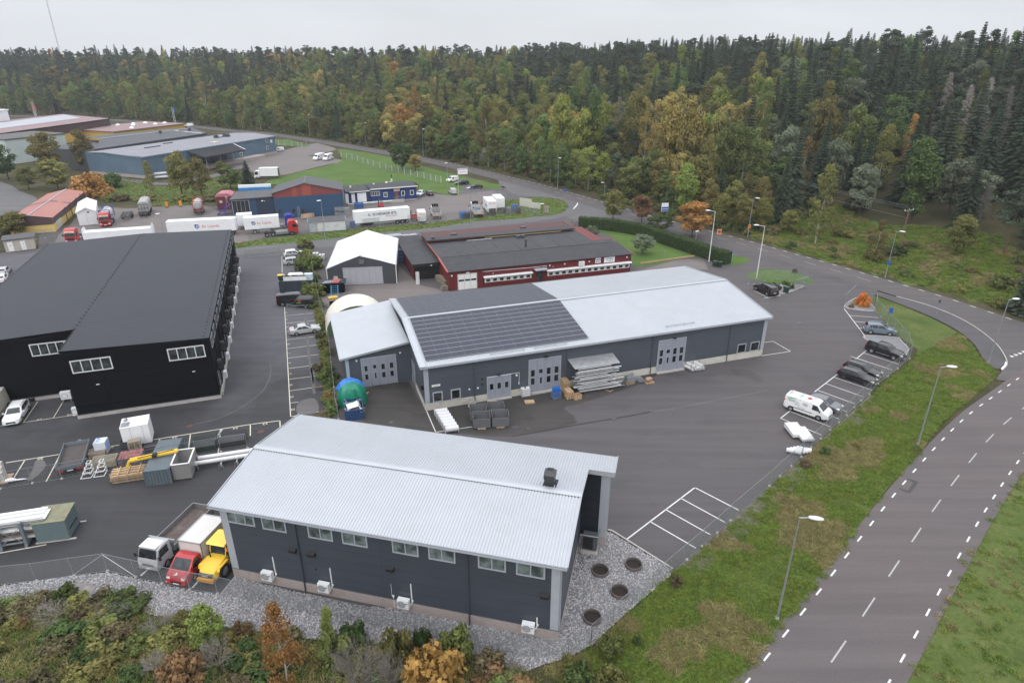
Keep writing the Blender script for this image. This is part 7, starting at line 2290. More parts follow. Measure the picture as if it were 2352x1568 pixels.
for i,(lab,kb,b,kt,tp,arm,sg)in enumerate((('street lamp on the verge, closest of all to the main road bend at the bottom','F4',(83,975),'F4',(305,40),(1.1,-.3),None),('street lamp on the verge in the middle of the row along the main road','E4',(1375,700),'C8',(1592,1308),(1.1,-.2),None),('street lamp at the road junction beside the pavement end','C8',(2020,1275),'C8',(2205,692),(1.0,0),None),('street lamp on the grassy slope next to the timber power pole','C8',(1077,485),'C8',(1180,66),(.9,-.6),(M['blue_sign'],.32)),('street lamp under the tall aspens with an orange no-parking sign','C3',(2165,1440),'C3',(2185,1085),(.9,-.5),(ORG,.28)),('street lamp before the pale yellow aspen grove','C3',(1215,1020),'C3',(1192,862),(.9,-.5),None),('street lamp behind the two junction maples','C3',(848,1080),'C3',(840,985),(-.9,-.3),None),('slim street lamp opposite the turning arrow','C3',(420,985),'C3',(427,718),(.5,-.4),None),('street lamp near the mossy boulder with a yellow sign on its pole','C2',(2132,797),'C2',(2095,546),(.8,-.5),(YLS,.15)),('street lamp behind the dark round tree at the lawn fence','C2',(1538,698),'C2',(1497,440),(.8,-.5),None),('street lamp in the gap of undergrowth beyond the lawn fence','C2',(1013,600),'C2',(994,397),(.6,-.5),None),('street lamp opposite the two white high-roofed vans','C2',(498,524),'C2',(446,297),(.8,-.5),None),('street lamp right of the flagpoles','C1',(1898,392),'C1',(1846,222),(.8,-.5),None),('street lamp left of the flagpoles','C1',(1425,374),'C1',(1366,197),(.8,-.5),None),('street lamp behind the red roofed store','C1',(940,322),'C1',(888,175),(.8,-.5),None),('street lamp beside the orange banner flags','C1',(433,313),'C1',(386,185),(.8,-.5),None))):
 p=at(kb,*b)
 h=top_h(p,kt,*tp)
 lamp(lab,p,max(4.5,min(h,11)),arm,sign=sg)
LW=M_WT
for lab,kb,b,kt,tp,nm,arm in(('white flood mast with short arm by the green bins','C7',(1808,348),'C3',(1863,1205),'flood_mast',(-1.5,.3)),('white flood mast with short arm at the gate lawn','C7',(2245,500),'C3',(2320,1340),'flood_mast',(-1.6,.3)),('grey yard lamp in front of the white store','C2',(640,1475),'C2',(600,1110),'yard_lamp',(-.45,-.3)),('grey yard lamp before the open-bed lorry','C2',(1975,1360),'C2',(1967,993),'yard_lamp',(-.45,-.3)),('grey yard lamp between the bulk trailer and the lettered trailer','C1',(1502,1396),'C1',(1470,1230),'yard_lamp',(-.4,-.3)),('thin dark mast behind the silver van','C2',(1762,980),'C2',(1750,765),'yard_lamp',(-.3,-.2)),('low lamp on the roadside strip by the advertising boards','C3',(292,1232),'C3',(280,1140),'yard_lamp',(-.6,-.2)),('low lamp with round top behind the clipped hedge','C3',(1686,1490),'C3',(1691,1440),'yard_lamp',(.2,.1))):
 p=at(kb,*b)
 lamp(lab,p,max(2.5,top_h(p,kt,*tp)),arm,m=LW if nm=='flood_mast' else M_GV,name=nm)
 # timber power pole and the line it carries
p=at('C8',1195,275)
hp=top_h(p,'C4',1295,1190)
t=th('power_pole','brown timber power pole with a steel crossarm on the grassy slope','power pole',(p.x,p.y,-.2))
MB().tube((0,0,0),(0,0,hp+.2),.19,.13,10).bd('pole',mat('pole_timber',(.17,.10,.07),.85,var=.2),t)
wd=(at('D',1764,356,16)-p)
wd.z=0
wd.normalize()
wn_=V3((-wd.y,wd.x,0))
MB().bar(tuple(wn_*-1.5+V3((0,0,hp))),tuple(wn_*1.5+V3((0,0,hp))),.12,.14).bd('crossarm',M_GV,t)
for s in(-1.35,0,1.35):
 c=wn_*s
 MB().tube((c.x,c.y,hp+.05),(c.x,c.y,hp+.35),.07,.05,8).bd('insulator',M_WT,t)
p2=p+wd*95
t2=th('power_pole','timber power pole standing among the tall trees behind the aspens','power pole',(p2.x,p2.y,0))
z2=15.5
MB().tube((0,0,0),(0,0,z2),.19,.13,8).bd('pole',mat('pole_timber',(.17,.10,.07)),t2)
MB().bar(tuple(wn_*-1.5+V3((0,0,z2))),tuple(wn_*1.5+V3((0,0,z2))),.12,.14).bd('crossarm',M_GV,t2)
for s,z in((-1.35,hp+.35),(0,hp+.35),(1.35,hp+.35),(.0,hp-1.8)):
 a,b=p+wn_*s+V3((0,0,z)),p2+wn_*s+V3((0,0,z2+z-hp))
 pts=[a.lerp(b,i/10)-V3((0,0,1.2*(1-(2*i/10-1)**2)))for i in range(11)]
 tag(MB().path(pts,.022,4).bd('power_line',M_GV),'overhead wire strung from the timber pole into the trees','cable','overhead power wires')
 # far mast on the horizon
mp=at('D',229,112,30)
d_=V3((229-1176,0,0))
mp=V3((-.641*780,780,30))
t=th('radio_mast','thin guyed radio mast rising above the distant tree line','mast',mp)
q=MB()
for a in(0,2.1,4.2):
 q.tube((math.cos(a)*.5,math.sin(a)*.5,0),(math.cos(a)*.5,math.sin(a)*.5,88),.12,.12,4)
q.bd('mast_lattice',M_GV,t)
# flags and banners in the distance
for i,x in enumerate((1610,1622)):
 p=at('C1',x,428)
 h=top_h(p,'C1',1583+i*8,250)
 t=th('flagpole',('left' if not i else 'right')+' one of two white flagpoles behind the black roofed warehouse','flagpole',p)
 MB().tube((0,0,0),(0,0,h),.12,.07,8).bd('pole',M_WH,t)
 if i:
  q=MB()
  q.ey([(.1,h-.4),(.9,h-.9),(1.0,h-2.4),(.5,h-3.2),(.1,h-2.2)],-.03,.03)
  q.bd('flag',M['blue_sign'],t)
for i in range(4):
 p=at('C1',318+i*7,330)
 t=th('banner_flag','orange banner flag on a white pole by the far road','flag',p,group='orange banner flags by the far road')
 MB().tube((0,0,0),(0,0,9.5),.1,.06,6).bd('pole',M_WH,t)
 MB().ey([(.05,3),(1.1,3.2),(1.0,6.5),(.05,7.5)],-.03,.03).bd('flag',mat('banner_orange',(.5,.10,.05),.6),t)
def board(name,label,cat,base,w,z0,z1,yaw,m,post=None,txt=None,tm=None,size=.3,legs=(-.4,.4)):
 t=th(name,label,cat,(base.x,base.y,0),yaw)
 MB().box(-w/2,w/2,-.04,.04,z0,z1).bd('panel',m,t)
 q=MB()
 for s in legs:
  q.tube((w*s,.06,0),(w*s,.06,z1),.04)
 q.bd('post',post or M_GV,t)
 if txt:
  lett(txt,size,tm or TXT,t,(0,-.045,(z0+z1)/2),FRONT)
 return t
board('advertising_board','white advertising board on the roadside strip, the one beside the gas cages','sign',at('C3',125,1172),4.0,.3,2.6,-.55,M['cream'],txt=None)
board('advertising_board','white advertising board on the roadside strip, the one nearer the low lamp','sign',at('C3',208,1190),3.6,.3,2.0,-.5,M['cream'])
t=board('pavement_sign','grey A-board with rounded top on the roadside strip','sign',at('C3',317,1224),1.2,.1,2.1,.3,mat('aboard',(.32,.29,.27),.6),txt='P',size=.8)
t=board('haulier_sign','white company sign hanging from a tall white frame by the haulage entrance','sign',at('J5',893,378),3.0,6.2,7.6,.35,M_WH,M_WT,'SCHENKER',LOGO_R,.42,legs=(-.55,))
MB().bar((-1.75,.06,7.8),(1.6,.06,7.9),.12,.14).bd('top_beam',M_WT,t)
t=board('direction_board','tall white and blue company board among the junction trees','sign',at('C3',1393,1290),1.9,2.4,4.6,.2,M_WH,txt='INDUSTRI',size=.3)
for i,z in enumerate((3.3,2.7)):
 MB().box(-.9,.9,-.06,-.04,z-.22,z+.22).bd('blue_row',M['blue_sign'],t)
for lab,k,b,m_ in(('orange no-parking sign on a post beside the clipped hedge','C3',(1888,1512),ORG),):
 t=board('traffic_sign',lab,'traffic sign',at(k,*b),1.0,2.4,3.6,.1,m_,legs=(0,))
 MB().tube((0,-.05,3.05),(0,-.06,3.05),.36,.36,14).bd('red_ring',M['lamp_red'],t)
 MB().tube((0,-.06,3.05),(0,-.07,3.05),.28,.28,14).bd('blue_disc',M['blue_sign'],t)
for lab,k,b,s in(('round blue arrow sign at the side road mouth','C3',(487,1098),1),('blue sign fixed outside the fence by the bushes','C8',(1100,905),0),('narrow dark sign on a post in the pavement verge','C8',(1535,862),2)):
 p=at(k,*b)
 t=th('traffic_sign',lab,'traffic sign',p,.15)
 MB().tube((0,0,0),(0,0,2.9),.035).bd('post',M_GV,t)
 if s==1:
  MB().tube((0,-.05,2.6),(0,-.07,2.6),.42,.42,16).bd('disc',M['blue_sign'],t)
 elif s==0:
  MB().box(-.35,.35,-.06,-.03,1.6,2.6).bd('panel',M['blue_sign'],t)
 else:
  MB().box(-.15,.15,-.06,.06,2.7,3.2).bd('panel',M_DR,t)
for i,(x,y)in enumerate(((1537,1172),(1662,1163),(1787,1150))):
 p=at('C1',x,y)
 t=th('road_marker',['striped orange marker beside the grey covered trailer','striped orange marker in the middle of the bank','striped orange marker beside the red framed tank'][i],'road marker',p,.2)
 MB().box(-.35,.35,-.05,.05,.15,1.7).bd('panel',mat('marker_orange2',(.75,.17,.03),.5),t)
 for z in(.4,.85,1.3):
  MB().add([(-.35,-.06,z),(.35,-.06,z+.25),(.35,-.06,z+.42),(-.35,-.06,z+.17)],[(0,1,2,3)]).bd('stripe',YLS,t)
 MB().box(-.4,.4,-.25,.25,0,.14).bd('foot',M['rubber'],t)
def solo(name,label,cat,mb_,m,loc,rz=0.0,group=None,smooth=False,z=0.015):
 o=mb_.bd(name,m,smooth=smooth)
 o.location=(loc[0],loc[1],z)
 o.rotation_euler=(0,0,rz)
 return tag(o,label,cat,group)
 # wheelie bins
def wbin(label,p,rz,m,lid=None,z=.01):
 t=th('wheelie_bin',label,'bin',(p.x,p.y,z),rz)
 MB().loft([[(-.3,-.35,.06),(.3,-.35,.06),(.3,.3,.06),(-.3,.3,.06)],[(-.42,-.45,1.05),(.42,-.45,1.05),(.42,.42,1.05),(-.42,.42,1.05)]]).bd('body',m,t)
 MB().ex([(-.5,1.06),(.46,1.06),(.46,1.12),(.1,1.2),(-.5,1.13)],-.44,.44).bd('lid',lid or m,t)
 for s in(-.3,.3):
  wheel(t,s,.32,.1,.06,1,M_BK)
 return t
BG=mat('bin_green',(.02,.05,.035),.5,var=.1)
wbin('dark green bin nearer the white flood mast',at('C7',1862,388),.3,BG)
wbin('dark green bin nearer the hedge end',at('C7',1906,394),.3,BG)
wbin('dark green bin in front of the small gate planting bed',at('C8',162,630),.3,BG)
# pallets: one mesh, every pallet of a stack a thing
q=MB()
for i in range(5):
 q.box(-.6,.6,-.4+i*.17,-.4+i*.17+.12,.122,.144)
for i in range(3):
 y=-.4+i*.34
 q.box(-.6,.6,y,y+.12,0,.022)
 for x in(-.6,-.07,.46):
  q.box(x,x+.14,y,y+.12,.022,.1)
for x in(-.6,-.07,.46):
 q.box(x,x+.14,-.4,.4,.1,.122)
PAL=q.mesh('pallet',M_WD)
PALG=PAL.copy()
PALG.materials[0]=M_OW
def pallets(p,rz,n,lab,group,me=PAL,jit=.03,z=.015,sx=1.0):
 for i in range(n):
  o=bpy.data.objects.new('pallet',me)
  COL.objects.link(o)
  o.location=(p.x+rnd.uniform(-jit,jit),p.y+rnd.uniform(-jit,jit),z+i*.147)
  o.rotation_euler=(0,0,rz+rnd.uniform(-.03,.03))
  o.scale=(sx,sx,1)
  tag(o,lab,'pallet',group)
RB2=.3268
pallets(at('G2',575,1095),RB2+PI/2,11,'wooden pallet in the taller stack by the second folding gate','taller pallet stack by the gate')
pallets(at('G2',650,1215),RB2+PI/2,7,'wooden pallet in the lower stack before the taller one','lower pallet stack by the gate')
pallets(at('G3',1800,640),RB2,1,'single pale pallet before the small three-leaf gate','loose pallets by the grey hall')
pallets(at('E3',160,315),RB2-.2,1,'single pallet beside the wire caged tank','loose pallets by the grey hall')
pallets(at('G2',1760,960),RB2,2,'pallet under the grey crate by the plinth','pallets under the grey crate')
pallets(at('G2',2125,955),RB2,1,'pallet under the brown wrapped load','loose pallets by the grey hall')
pallets(at('J4',790,710),.25,22,'wooden pallet in the tall stack left of the yard lamp','tall pallet stack west of the lamp')
pallets(at('J4',935,705),.25,22,'wooden pallet in the tall stack right of the yard lamp','tall pallet stack east of the lamp')
pallets(at('G6',470,640),.5,10,'weathered pallet stacked before the white cold box','weathered pallets by the cold box',PALG,.05)
pallets(at('C6',1730,610),.5,6,'weathered pallet stacked at the red workshop wall','weathered pallets at the red wall',PALG,.05)
for i in range(4):
 p=at('J4',600+i*35,760-i*6)
 o=bpy.data.objects.new('pallet',PAL)
 COL.objects.link(o)
 o.location=(p.x,p.y,.75)
 o.rotation_euler=(R(78),0,.25+.05*i)
 o.scale=(1.3,1.3,1)
 tag(o,'pallet leaning on edge below the blue warehouse window','pallet','pallets leaning at the blue warehouse')
 # cages with goods
def cage(label,p,rz,w=1.2,d=.8,h=1.0,z=.015,fill=None,name='mesh_cage',group=None,m=None,bars=5):
 t=th(name,label,'cage',(p.x,p.y,z),rz,group)
 m=m or M_GV
 q=MB()
 for x in(0,w):
  for y in(0,d):
   q.bar((x,y,0),(x,y,h),.05,.05)
 for zz in[h*i/3+.08 for i in range(3)]+[h]:
  q.bar((0,0,zz),(w,0,zz),.03,.03).bar((0,d,zz),(w,d,zz),.03,.03).bar((0,0,zz),(0,d,zz),.03,.03).bar((w,0,zz),(w,d,zz),.03,.03)
 for i in range(1,bars):
  q.bar((w*i/bars,0,.1),(w*i/bars,0,h),.02,.02).bar((w*i/bars,d,.1),(w*i/bars,d,h),.02,.02)
 q.box(0,w,0,d,.06,.10)
 q.bd('cage_frame',m,t)
 if fill:
  fill(t,w,d,h)
 return t
BOT=mat('bottle_blue',(.015,.14,.48),.35)
def bottles(nx_,ny_,top_=1.55,m=None):
 def f(t,w,d,h):
  q=MB()
  r=min(w/nx_,d/ny_)*.44
  q.tube((0,0,.1),(0,0,top_-.15),r,r,8).tube((0,0,top_-.15),(0,0,top_),r,r*.4,8).tube((0,0,top_),(0,0,top_+.12),r*.35,r*.35,6)
  me=q.mesh('gas_bottle',m or BOT)
  for i in range(nx_):
   for j in range(ny_):
    put('gas_bottle',me,t,((i+.5)*w/nx_,(j+.5)*d/ny_,0))
 return f
cage('steel cage of blue gas bottles in front of the second folding gate',at('G2',375,1272),RB2,1.0,.8,1.0,fill=bottles(4,2))
for i in range(4):
 for j in range(2):
  p=at('J4',1005+i*75,700+i*8)
  cage('galvanised box pallet, %s of the %s column before the blue warehouse'%(('lower','upper')[j],('first','second','third','fourth')[i]),p,.25,1.3,.9,1.15,.02+j*1.25,name='box_pallet',group='box pallets before the blue warehouse',fill=lambda t,w,d,h:MB().box(.03,w-.03,.03,d-.03,.1,h*.8).bd('panel',M_GV,t))
for(x,y,lab,nx_,ny_,m_)in((860,700,'row of blue gas bottles in cages beside the open-bed lorry',5,5,None),(905,700,'dark gas bottles in a cage beside the open-bed lorry',5,3,M_DR),(1400,635,'dark gas bottle cage behind the roadside fence, beside the tail lift',3,2,M_BK),(1452,630,'pale gas bottle cage behind the roadside fence',3,2,M_GV),(1530,600,'blue and white gas bottle cage near the advertising boards',4,3,None),(1565,632,'brown gas bottle cage nearest the fence corner',4,2,mat('bottle_brown',(.09,.045,.035),.5))):
 p=at('J5',x,y)
 cage(lab,p,.35,nx_*.42,ny_*.4,1.7,fill=bottles(nx_,ny_,1.7,m_),name='bottle_cage',group='gas bottle cages in the haulage yard')
cage('blue gas bottle cage at the rear corner of the lettered trailer',at('J4',1315,908),.3,1.5,.8,1.5,fill=bottles(5,2,1.7),name='bottle_cage')
cage('blue gas bottle cage left of the red forklift',at('J4',1385,600),.3,2.6,1.0,1.3,fill=bottles(7,3,1.6),name='bottle_cage')
for x in(322,385):
 cage('empty grey roll cage behind the small white box lorry',at('J5',x,760-(x-322)*.1),.3,1.3,.9,1.9,name='roll_cage',group='two roll cages behind the small lorry')
 # caged plastic tanks
def ibc(label,p,rz,z=.02,m=None,group=None):
 return cage(label,p,rz,1.2,1.0,1.15,z,name='caged_tank',group=group,fill=lambda t,w,d,h:(MB().box(.05,w-.05,.05,d-.05,.14,h-.04).bd('tank',m or M_WH,t),MB().tube((w/2,d/2,h-.05),(w/2,d/2,h+.04),.12,.12,10).bd('lid',M_BK,t)))
ibc('wire caged white tank beside the second folding gate',at('E3',92,275),RB2)
ibc('white caged tank, front one by the tent hall side',at('G4',945,440),.1)
ibc('white caged tank, back one by the tent hall side',at('G4',1060,470),.1)
# ---- pipes, troughs and stock before the long hall
def pipe_mb(L_,r,n=16,th=.9):
 q=MB()
 rg=[]
 for rr,x in((r*th,0),(r,0),(r,L_),(r*th,L_),(r*th,0)):
  rg.append([(x,rr*math.cos(2*PI*i/n),rr*math.sin(2*PI*i/n))for i in range(n)])
 return q.loft(rg,caps=False)
WP=mat('white_pipe',(.62,.62,.63),.4,var=.05,dirt=(.4,.38,.36),dfac=.3)
a,b=at('G3',735,860),at('G3',930,1185)
dd=(b-a)
rzp=.3268
pme=pipe_mb(1.55,.36).mesh('duct_pipe',WP,True,R(40))
for i in range(7):
 p=a.lerp(b,i/6)
 t=th('duct_pipe','white wide pipe lying in the row of seven near the grey hall corner','pipe',(p.x,p.y,.02),rzp-.05,'seven white pipes in a row')
 put('pipe',pme,t,(0,0,.40))
 MB().box(0,.04,-.42,.42,0,.2).box(1.51,1.55,-.42,.42,0,.2).box(-.01,0,-.42,.42,0,.82).bd('end_frame',WP,t)
TR=mat('trough_grey',(.17,.175,.185),.55,.2,var=.08,vs=1.5)
for lab,x,y in(('grey open steel trough, front left of four',1450,1128),('grey open steel trough, front right of four',1795,1105),('grey open steel trough, back left of four',1390,985),('grey open steel trough, back right of four',1720,940)):
 p=at('G3',x,y)
 t=th('steel_trough',lab,'trough',(p.x,p.y,.03),.3268-.22)
 w,d,h=2.0,1.55,1.55
 for nm,bx in(('panel',(0,w,0,.04)),('panel',(0,w,d-.04,d)),('panel',(0,.04,.04,d-.04)),('panel',(w-.04,w,.04,d-.04))):
  MB().box(*bx,.12,h-(.25 if bx[3]<.1 else 0)).bd(nm,TR,t)
 MB().box(.04,w-.04,.04,d-.04,.12,.16).bd('floor',TR,t)
 MB().box(.5,.62,0,d,0,.12).box(1.3,1.42,0,d,0,.12).box(.5,1.42,-.1,0,0,.1).bd('skid',M_WD,t)
for lab,x,y,r in(('dark concrete ring standing by the downpipe',1408,700,.42),('second concrete ring, in front of the taller one',1440,735,.36)):
 q=MB()
 for i in range(1):
  pass
 o=solo('concrete_ring',lab,'pipe',pipe_mb(.9,r,18,.82),M_CO,at('G3',x,y),0,smooth=False,z=.02)
 o.rotation_euler=(0,-PI/2,0)
 # pipe rack under the canopy: uprights, arms and separate pipes
p=H2.matrix_basis@V3((19.9,-1.9,0))
t=th('pipe_rack','cantilever rack full of steel pipes under the canopy of the long hall','rack',(p.x,p.y,0),RB2)
q=MB()
for u in(.9,2.9,4.9):
 q.box(u-.07,u+.07,1.55,1.75,0,3.4)
 q.box(u-.07,u+.07,-.2,1.6,.05,.2)
 for z in(.65,1.25,1.85,2.45,3.0):
  q.box(u-.05,u+.05,.0,1.6,z,z+.09)
q.bd('rack_frame',M_DR,t)
rr=random.Random(5)
for z,n in((.30,5),(.74,7),(1.34,8),(1.94,7),(2.54,5),(3.09,4)):
 for i in range(n):
  r=rr.choice((.05,.06,.08,.11))
  L_=rr.uniform(4.6,6.3)
  o=put('pipe',pipe_mb(L_,r,8).mesh('pipe',M['stainless']),t)
  o.location=(rr.uniform(-.5,.4),.05+i*1.45/n,z+r)
a=at('G2',855,1160)
o=solo('steel_pipe','long bright pipe lying on blocks in front of the pipe rack','pipe',pipe_mb(6.4,.11),M['stainless'],a,RB2-.02,smooth=True,z=.3)
q=MB()
for i in range(7):
 q.box(.1*i,4.3-.15*i,.05+i*.22,.2+i*.22,.10+.02*(i%3),.2+.02*(i%3))
kind(solo('plank_layer','low layer of grey boards beneath the pipe rack','boards',q,M_GV,at('G2',850,1105),RB2),'stuff')
q=MB().box(0,5.2,0,1.9,0,.06).box(.2,2.6,.3,1.6,.06,.12)
solo('sheet_metal','grey metal sheets lying flat at the plinth of the long hall','sheets',q,M_ST,at('G2',1400,1010),RB2)
q=MB().box(-.55,.55,-.4,.4,0,.75).bar((-.3,0,.8),(.6,.2,.95),.4,.12)
solo('grey_crate','grey crate on pallets with a pale panel across its top','crate',q,M_GV,at('G2',1760,960),RB2,z=.31)
q=MB()
rg=[]
for x,r in((-.5,.25),(-.3,.42),(.1,.45),(.4,.3),(.6,.12)):
 rg.append([(x,r*math.cos(2*PI*i/9)*.8,.35+r*.75*math.sin(2*PI*i/9))for i in range(9)])
q.loft(rg)
solo('wrapped_load','brown wrapped load with white foil on a pallet','load',q,mat('brown_wrap',(.36,.22,.17),.45,var=.3,vs=3),at('G2',2115,950),RB2,z=.16,smooth=True)
q=MB()
for i in range(5):
 q.bar((i*.22,0,.1),(i*.2,1.3,.12),.12,.1)
solo('steel_offcuts','steel profile offcuts between the crate and the wrapped load','profiles',q,M_GV,at('G2',1960,965),RB2)
t=th('wooden_box','small open pine box beside the lower pallet stack','box',at('G2',800,1240,.015),RB2+.1)
for bx in((-.5,.5,-.38,-.35),(-.5,.5,.35,.38),(-.5,-.47,-.35,.35),(.47,.5,-.35,.35)):
 MB().box(*bx,.1,.6).bd('side',M_WD,t)
MB().box(-.5,.5,-.38,.38,0,.1).bd('base',M_WD,t)
q=MB().bar((0,0,.06),(.5,-.6,.06),.08,.08).bar((.35,-.6,.1),(.9,-.25,.1),.08,.08)
solo('trestle','small pine trestle lying in front of the long pipe','trestle',q,M_WD,at('G2',1330,1095),.2)
# stillage of grey pipes at the east end
p=at('C7',1640,1365)
t=cage('low steel stillage of grey pipes near the east end of the long hall',p,RB2,2.2,1.3,.22,name='stillage')
for x,y in((0,0),(2.2,0),(0,1.3),(2.2,1.3)):
 MB().bar((x,y,0),(x,y,1.25),.06,.06).bd('corner_post',M_GV,t)
sp_=pipe_mb(1.5,.21,14).mesh('pipe',WP,True,R(40))
for i,(x,z)in enumerate(((.2,.42),(.65,.42),(1.1,.42),(1.55,.42),(1.9,.42),(.45,.78),(1.65,.78))):
 o=put('pipe',sp_,t,(x+.15,-.1,z),(0,0,PI/2+.25))
 # tarpaulin heap and blue skip
p=at('E2',890,320)
t=th('tarpaulin_stack','tall stack covered by green and blue tarpaulins by the side wing','stack',(p.x,p.y,.02),.3)
rg=[]
rt_=random.Random(2)
for z,w,d in((0,1.75,1.45),(.8,1.7,1.4),(1.7,1.6,1.3),(2.4,1.2,1.0),(2.75,.6,.5)):
 n=22
 rg.append([(w*math.cos(2*PI*i/n)*(1+.10*math.sin(i*2.3+z)),d*math.sin(2*PI*i/n)*(1+.12*math.cos(i*1.9)),z+.08*math.sin(i*1.7))for i in range(n)])
MB().loft(rg).bd('green_sheet',mat('tarp_green',(.010,.20,.125),.4,var=.15,vs=1.5),t,smooth=True,angle=R(30))
rg=[[(x*1.05-.1,y+.9,z+.12)for x,y,z in r[::1]]for r in rg[2:]]
MB().loft(rg).bd('blue_sheet',mat('tarp_blue',(.03,.18,.55),.4,var=.15),t,smooth=True,angle=R(30))
p=at('E2',825,490)
t=th('waste_skip','blue open skip full of metal scrap beside the tarpaulin stack','skip',(p.x,p.y,.02),.28)
SK=mat('skip_blue',(.018,.055,.145),.5,var=.2)
for bx in((0,2.2,0,.08),(0,2.2,2.9,2.98),(0,.08,.08,2.9),(2.12,2.2,.08,2.9)):
 MB().box(*bx,.1,1.35).bd('side',SK,t)
MB().box(0,2.2,0,2.98,.02,.1).bd('floor',SK,t)
q=MB()
rs=random.Random(9)
for i in range(46):
 x,y=rs.uniform(.2,2.0),rs.uniform(.2,2.7)
 a_=rs.uniform(0,PI)
 l=rs.uniform(.2,.5)
 q.bar((x-l*math.cos(a_),y-l*math.sin(a_),rs.uniform(.9,1.4)),(x+l*math.cos(a_),y+l*math.sin(a_),rs.uniform(1.0,1.5)),rs.uniform(.05,.4),.03)
kind(q.bd('scrap',M_ST,t),'stuff')
MB().add([(.4,.2,1.45),(1.7,.5,1.55),(1.5,1.6,1.62),(.3,1.2,1.55),(.4,.2,1.5),(1.7,.5,1.6),(1.5,1.6,1.67),(.3,1.2,1.6)],[(0,3,2,1),(4,5,6,7),(0,1,5,4),(1,2,6,5)]).bd('white_sheet',M_WH,t)
# white plastic items at the east fence
for lab,k,x,y,w,d,h in(('pale ribbed bin lid stack by the fence, left of two','E4',225,655,1.5,2.4,.8),('pale ribbed bin lid stack by the fence, right of two','E4',310,690,1.4,2.4,.7)):
 p=at(k,x,y)
 t=th('fibreglass_hood',lab,'hood',(p.x,p.y,.02),.72-PI/2+.9)
 MB().ex([(0,.25),(d,.25),(d,h),(0,h-.2)],0,w).bd('shell',WP,t)
 MB().box(.05,w-.05,.05,d-.1,0,.25).bd('base',M_DR,t)
 for i in range(1,3):
  MB().bar((w*i/3,0,h-.18),(w*i/3,d,h+.02),.05,.04).bd('rib',WP,t)
p=at('E4',165,770)
for i in range(4):
 t=th('half_pipe','white pipe in the short row lying against the east fence','pipe',(p.x+i*.42,p.y+i*.12,.02),.2,'short white pipes at the east fence')
 put('pipe',pipe_mb(1.5,.26).mesh('pipe',WP,True,R(40)),t,(0,0,.3),(0,0,-.6))
 # ---- goods across the numbered bays, west
BW=.30
a=at('G6',640,1190)
d=at('G6',1035,1140)-a
rzc=math.atan2(d.y,d.x)
t=th('shipping_container','blue-grey corrugated container with a grey end panel and steel beams on top','container',(a.x,a.y,.02),rzc)
CG=mat('container_blue_grey',(.105,.135,.155),.5,var=.12,vs=1.2,dirt=(.2,.12,.08),dfac=.3)
w,l,h=d.length,5.9,1.75
for args in(((0,0,0),(w,0,0),(0,0,h),(0,-1,0)),((0,0,h),(0,l,0),(w,0,0),(0,0,1)),((w,0,0),(0,l,0),(0,0,h),(1,0,0)),((0,l,0),(0,-l,0),(0,0,h),(-1,0,0))):
 q=MB()
 corr(q,*args,.28,.05)
 q.bd('side_panel',CG,t,rc=True)
MB().box(.01,w-.01,.01,l-.01,0,h-.01).bd('inner_box',CG,t)
q=MB()
for x in(0,w):
 for y in(0,l):
  q.bar((x,y,0),(x,y,h+.05),.12,.12)
for z in(.05,h):
 q.bar((0,0,z),(w,0,z),.1,.1).bar((w,0,z),(w,l,z),.1,.1)
q.bd('corner_post',CG,t)
YB=M['yellow']
t2=th('crane_boom','yellow crane boom lying across the blue-grey container','crane part',(a.x,a.y,1.85),rzc)
MB().bar((-1.8,2.0,.15),(w+.4,2.6,.35),.22,.22).bar((-1.8,2.35,.15),(w+.3,2.9,.35),.16,.18).bar((-1.8,2.05,.15),(-2.1,1.9,-.5),.2,.2).bd('boom',YB,t2)
MB().bar((-1.0,2.1,.32),(w,2.7,.5),.06,.06).cbox((.6,2.2,.4),(.4,.5,.3)).bd('hose',M_BK,t2)
# big steel tank, open
a=at('G6',1065,1108)
d=at('G6',1355,1070)-a
t=th('open_tank','big open box tank of pale steel beside the blue-grey container','tank',(a.x,a.y,.02),math.atan2(d.y,d.x))
TG2=mat('tank_sheet',(.27,.265,.26),.5,.2,var=.08)
w,l,h=d.length,2.9,1.9
for bx in((0,w,0,.07),(0,w,l-.07,l),(0,.07,.07,l-.07),(w-.07,w,.07,l-.07)):
 MB().box(*bx,.12,h).bd('wall',TG2,t)
 MB().box(bx[0]-.04,bx[1]+.04,bx[2]-.04,bx[3]+.04,h,h+.05).bd('rim',M_WT,t)
MB().box(.07,w-.07,.07,l-.07,.1,.16).bd('floor',M_WT,t)
MB().tube((w,1.4,.7),(w+.35,1.4,.7),.12,.12,10).tube((w+.3,1.4,.1),(w+.3,1.4,.8),.07).bd('valve',M_GV,t)
# white cold box
a=at('G6',252,560)
d=at('G6',735,470)-at('G6',255,560)
t=th('cold_box','white insulated lorry box with a cooling unit on its roof','box body',at('G6',290,600,.02),math.atan2(d.y,d.x))
w=2.75
MB().box(0,w,0,2.3,.25,2.55).bd('body',M_WH,t)
MB().box(.9,.93,-.01,0,.3,2.5).box(2.1,2.13,-.01,0,.3,2.5).bd('joint',M_GT,t)
MB().box(-.02,w+.02,-.02,2.32,2.53,2.6).bd('roof_edge',M_WT,t)
MB().box(.1,.9,.2,1.1,2.6,2.7).tube((.2,.3,2.7),(.9,.9,2.78),.05).tube((.3,1.6,2.6),(.6,1.6,2.85),.15,.15,8).bd('cooling_unit',M_GV,t)
MB().box(.2,.4,.1,2.2,0,.25).box(2.3,2.5,.1,2.2,0,.25).bd('skid',M_DR,t)
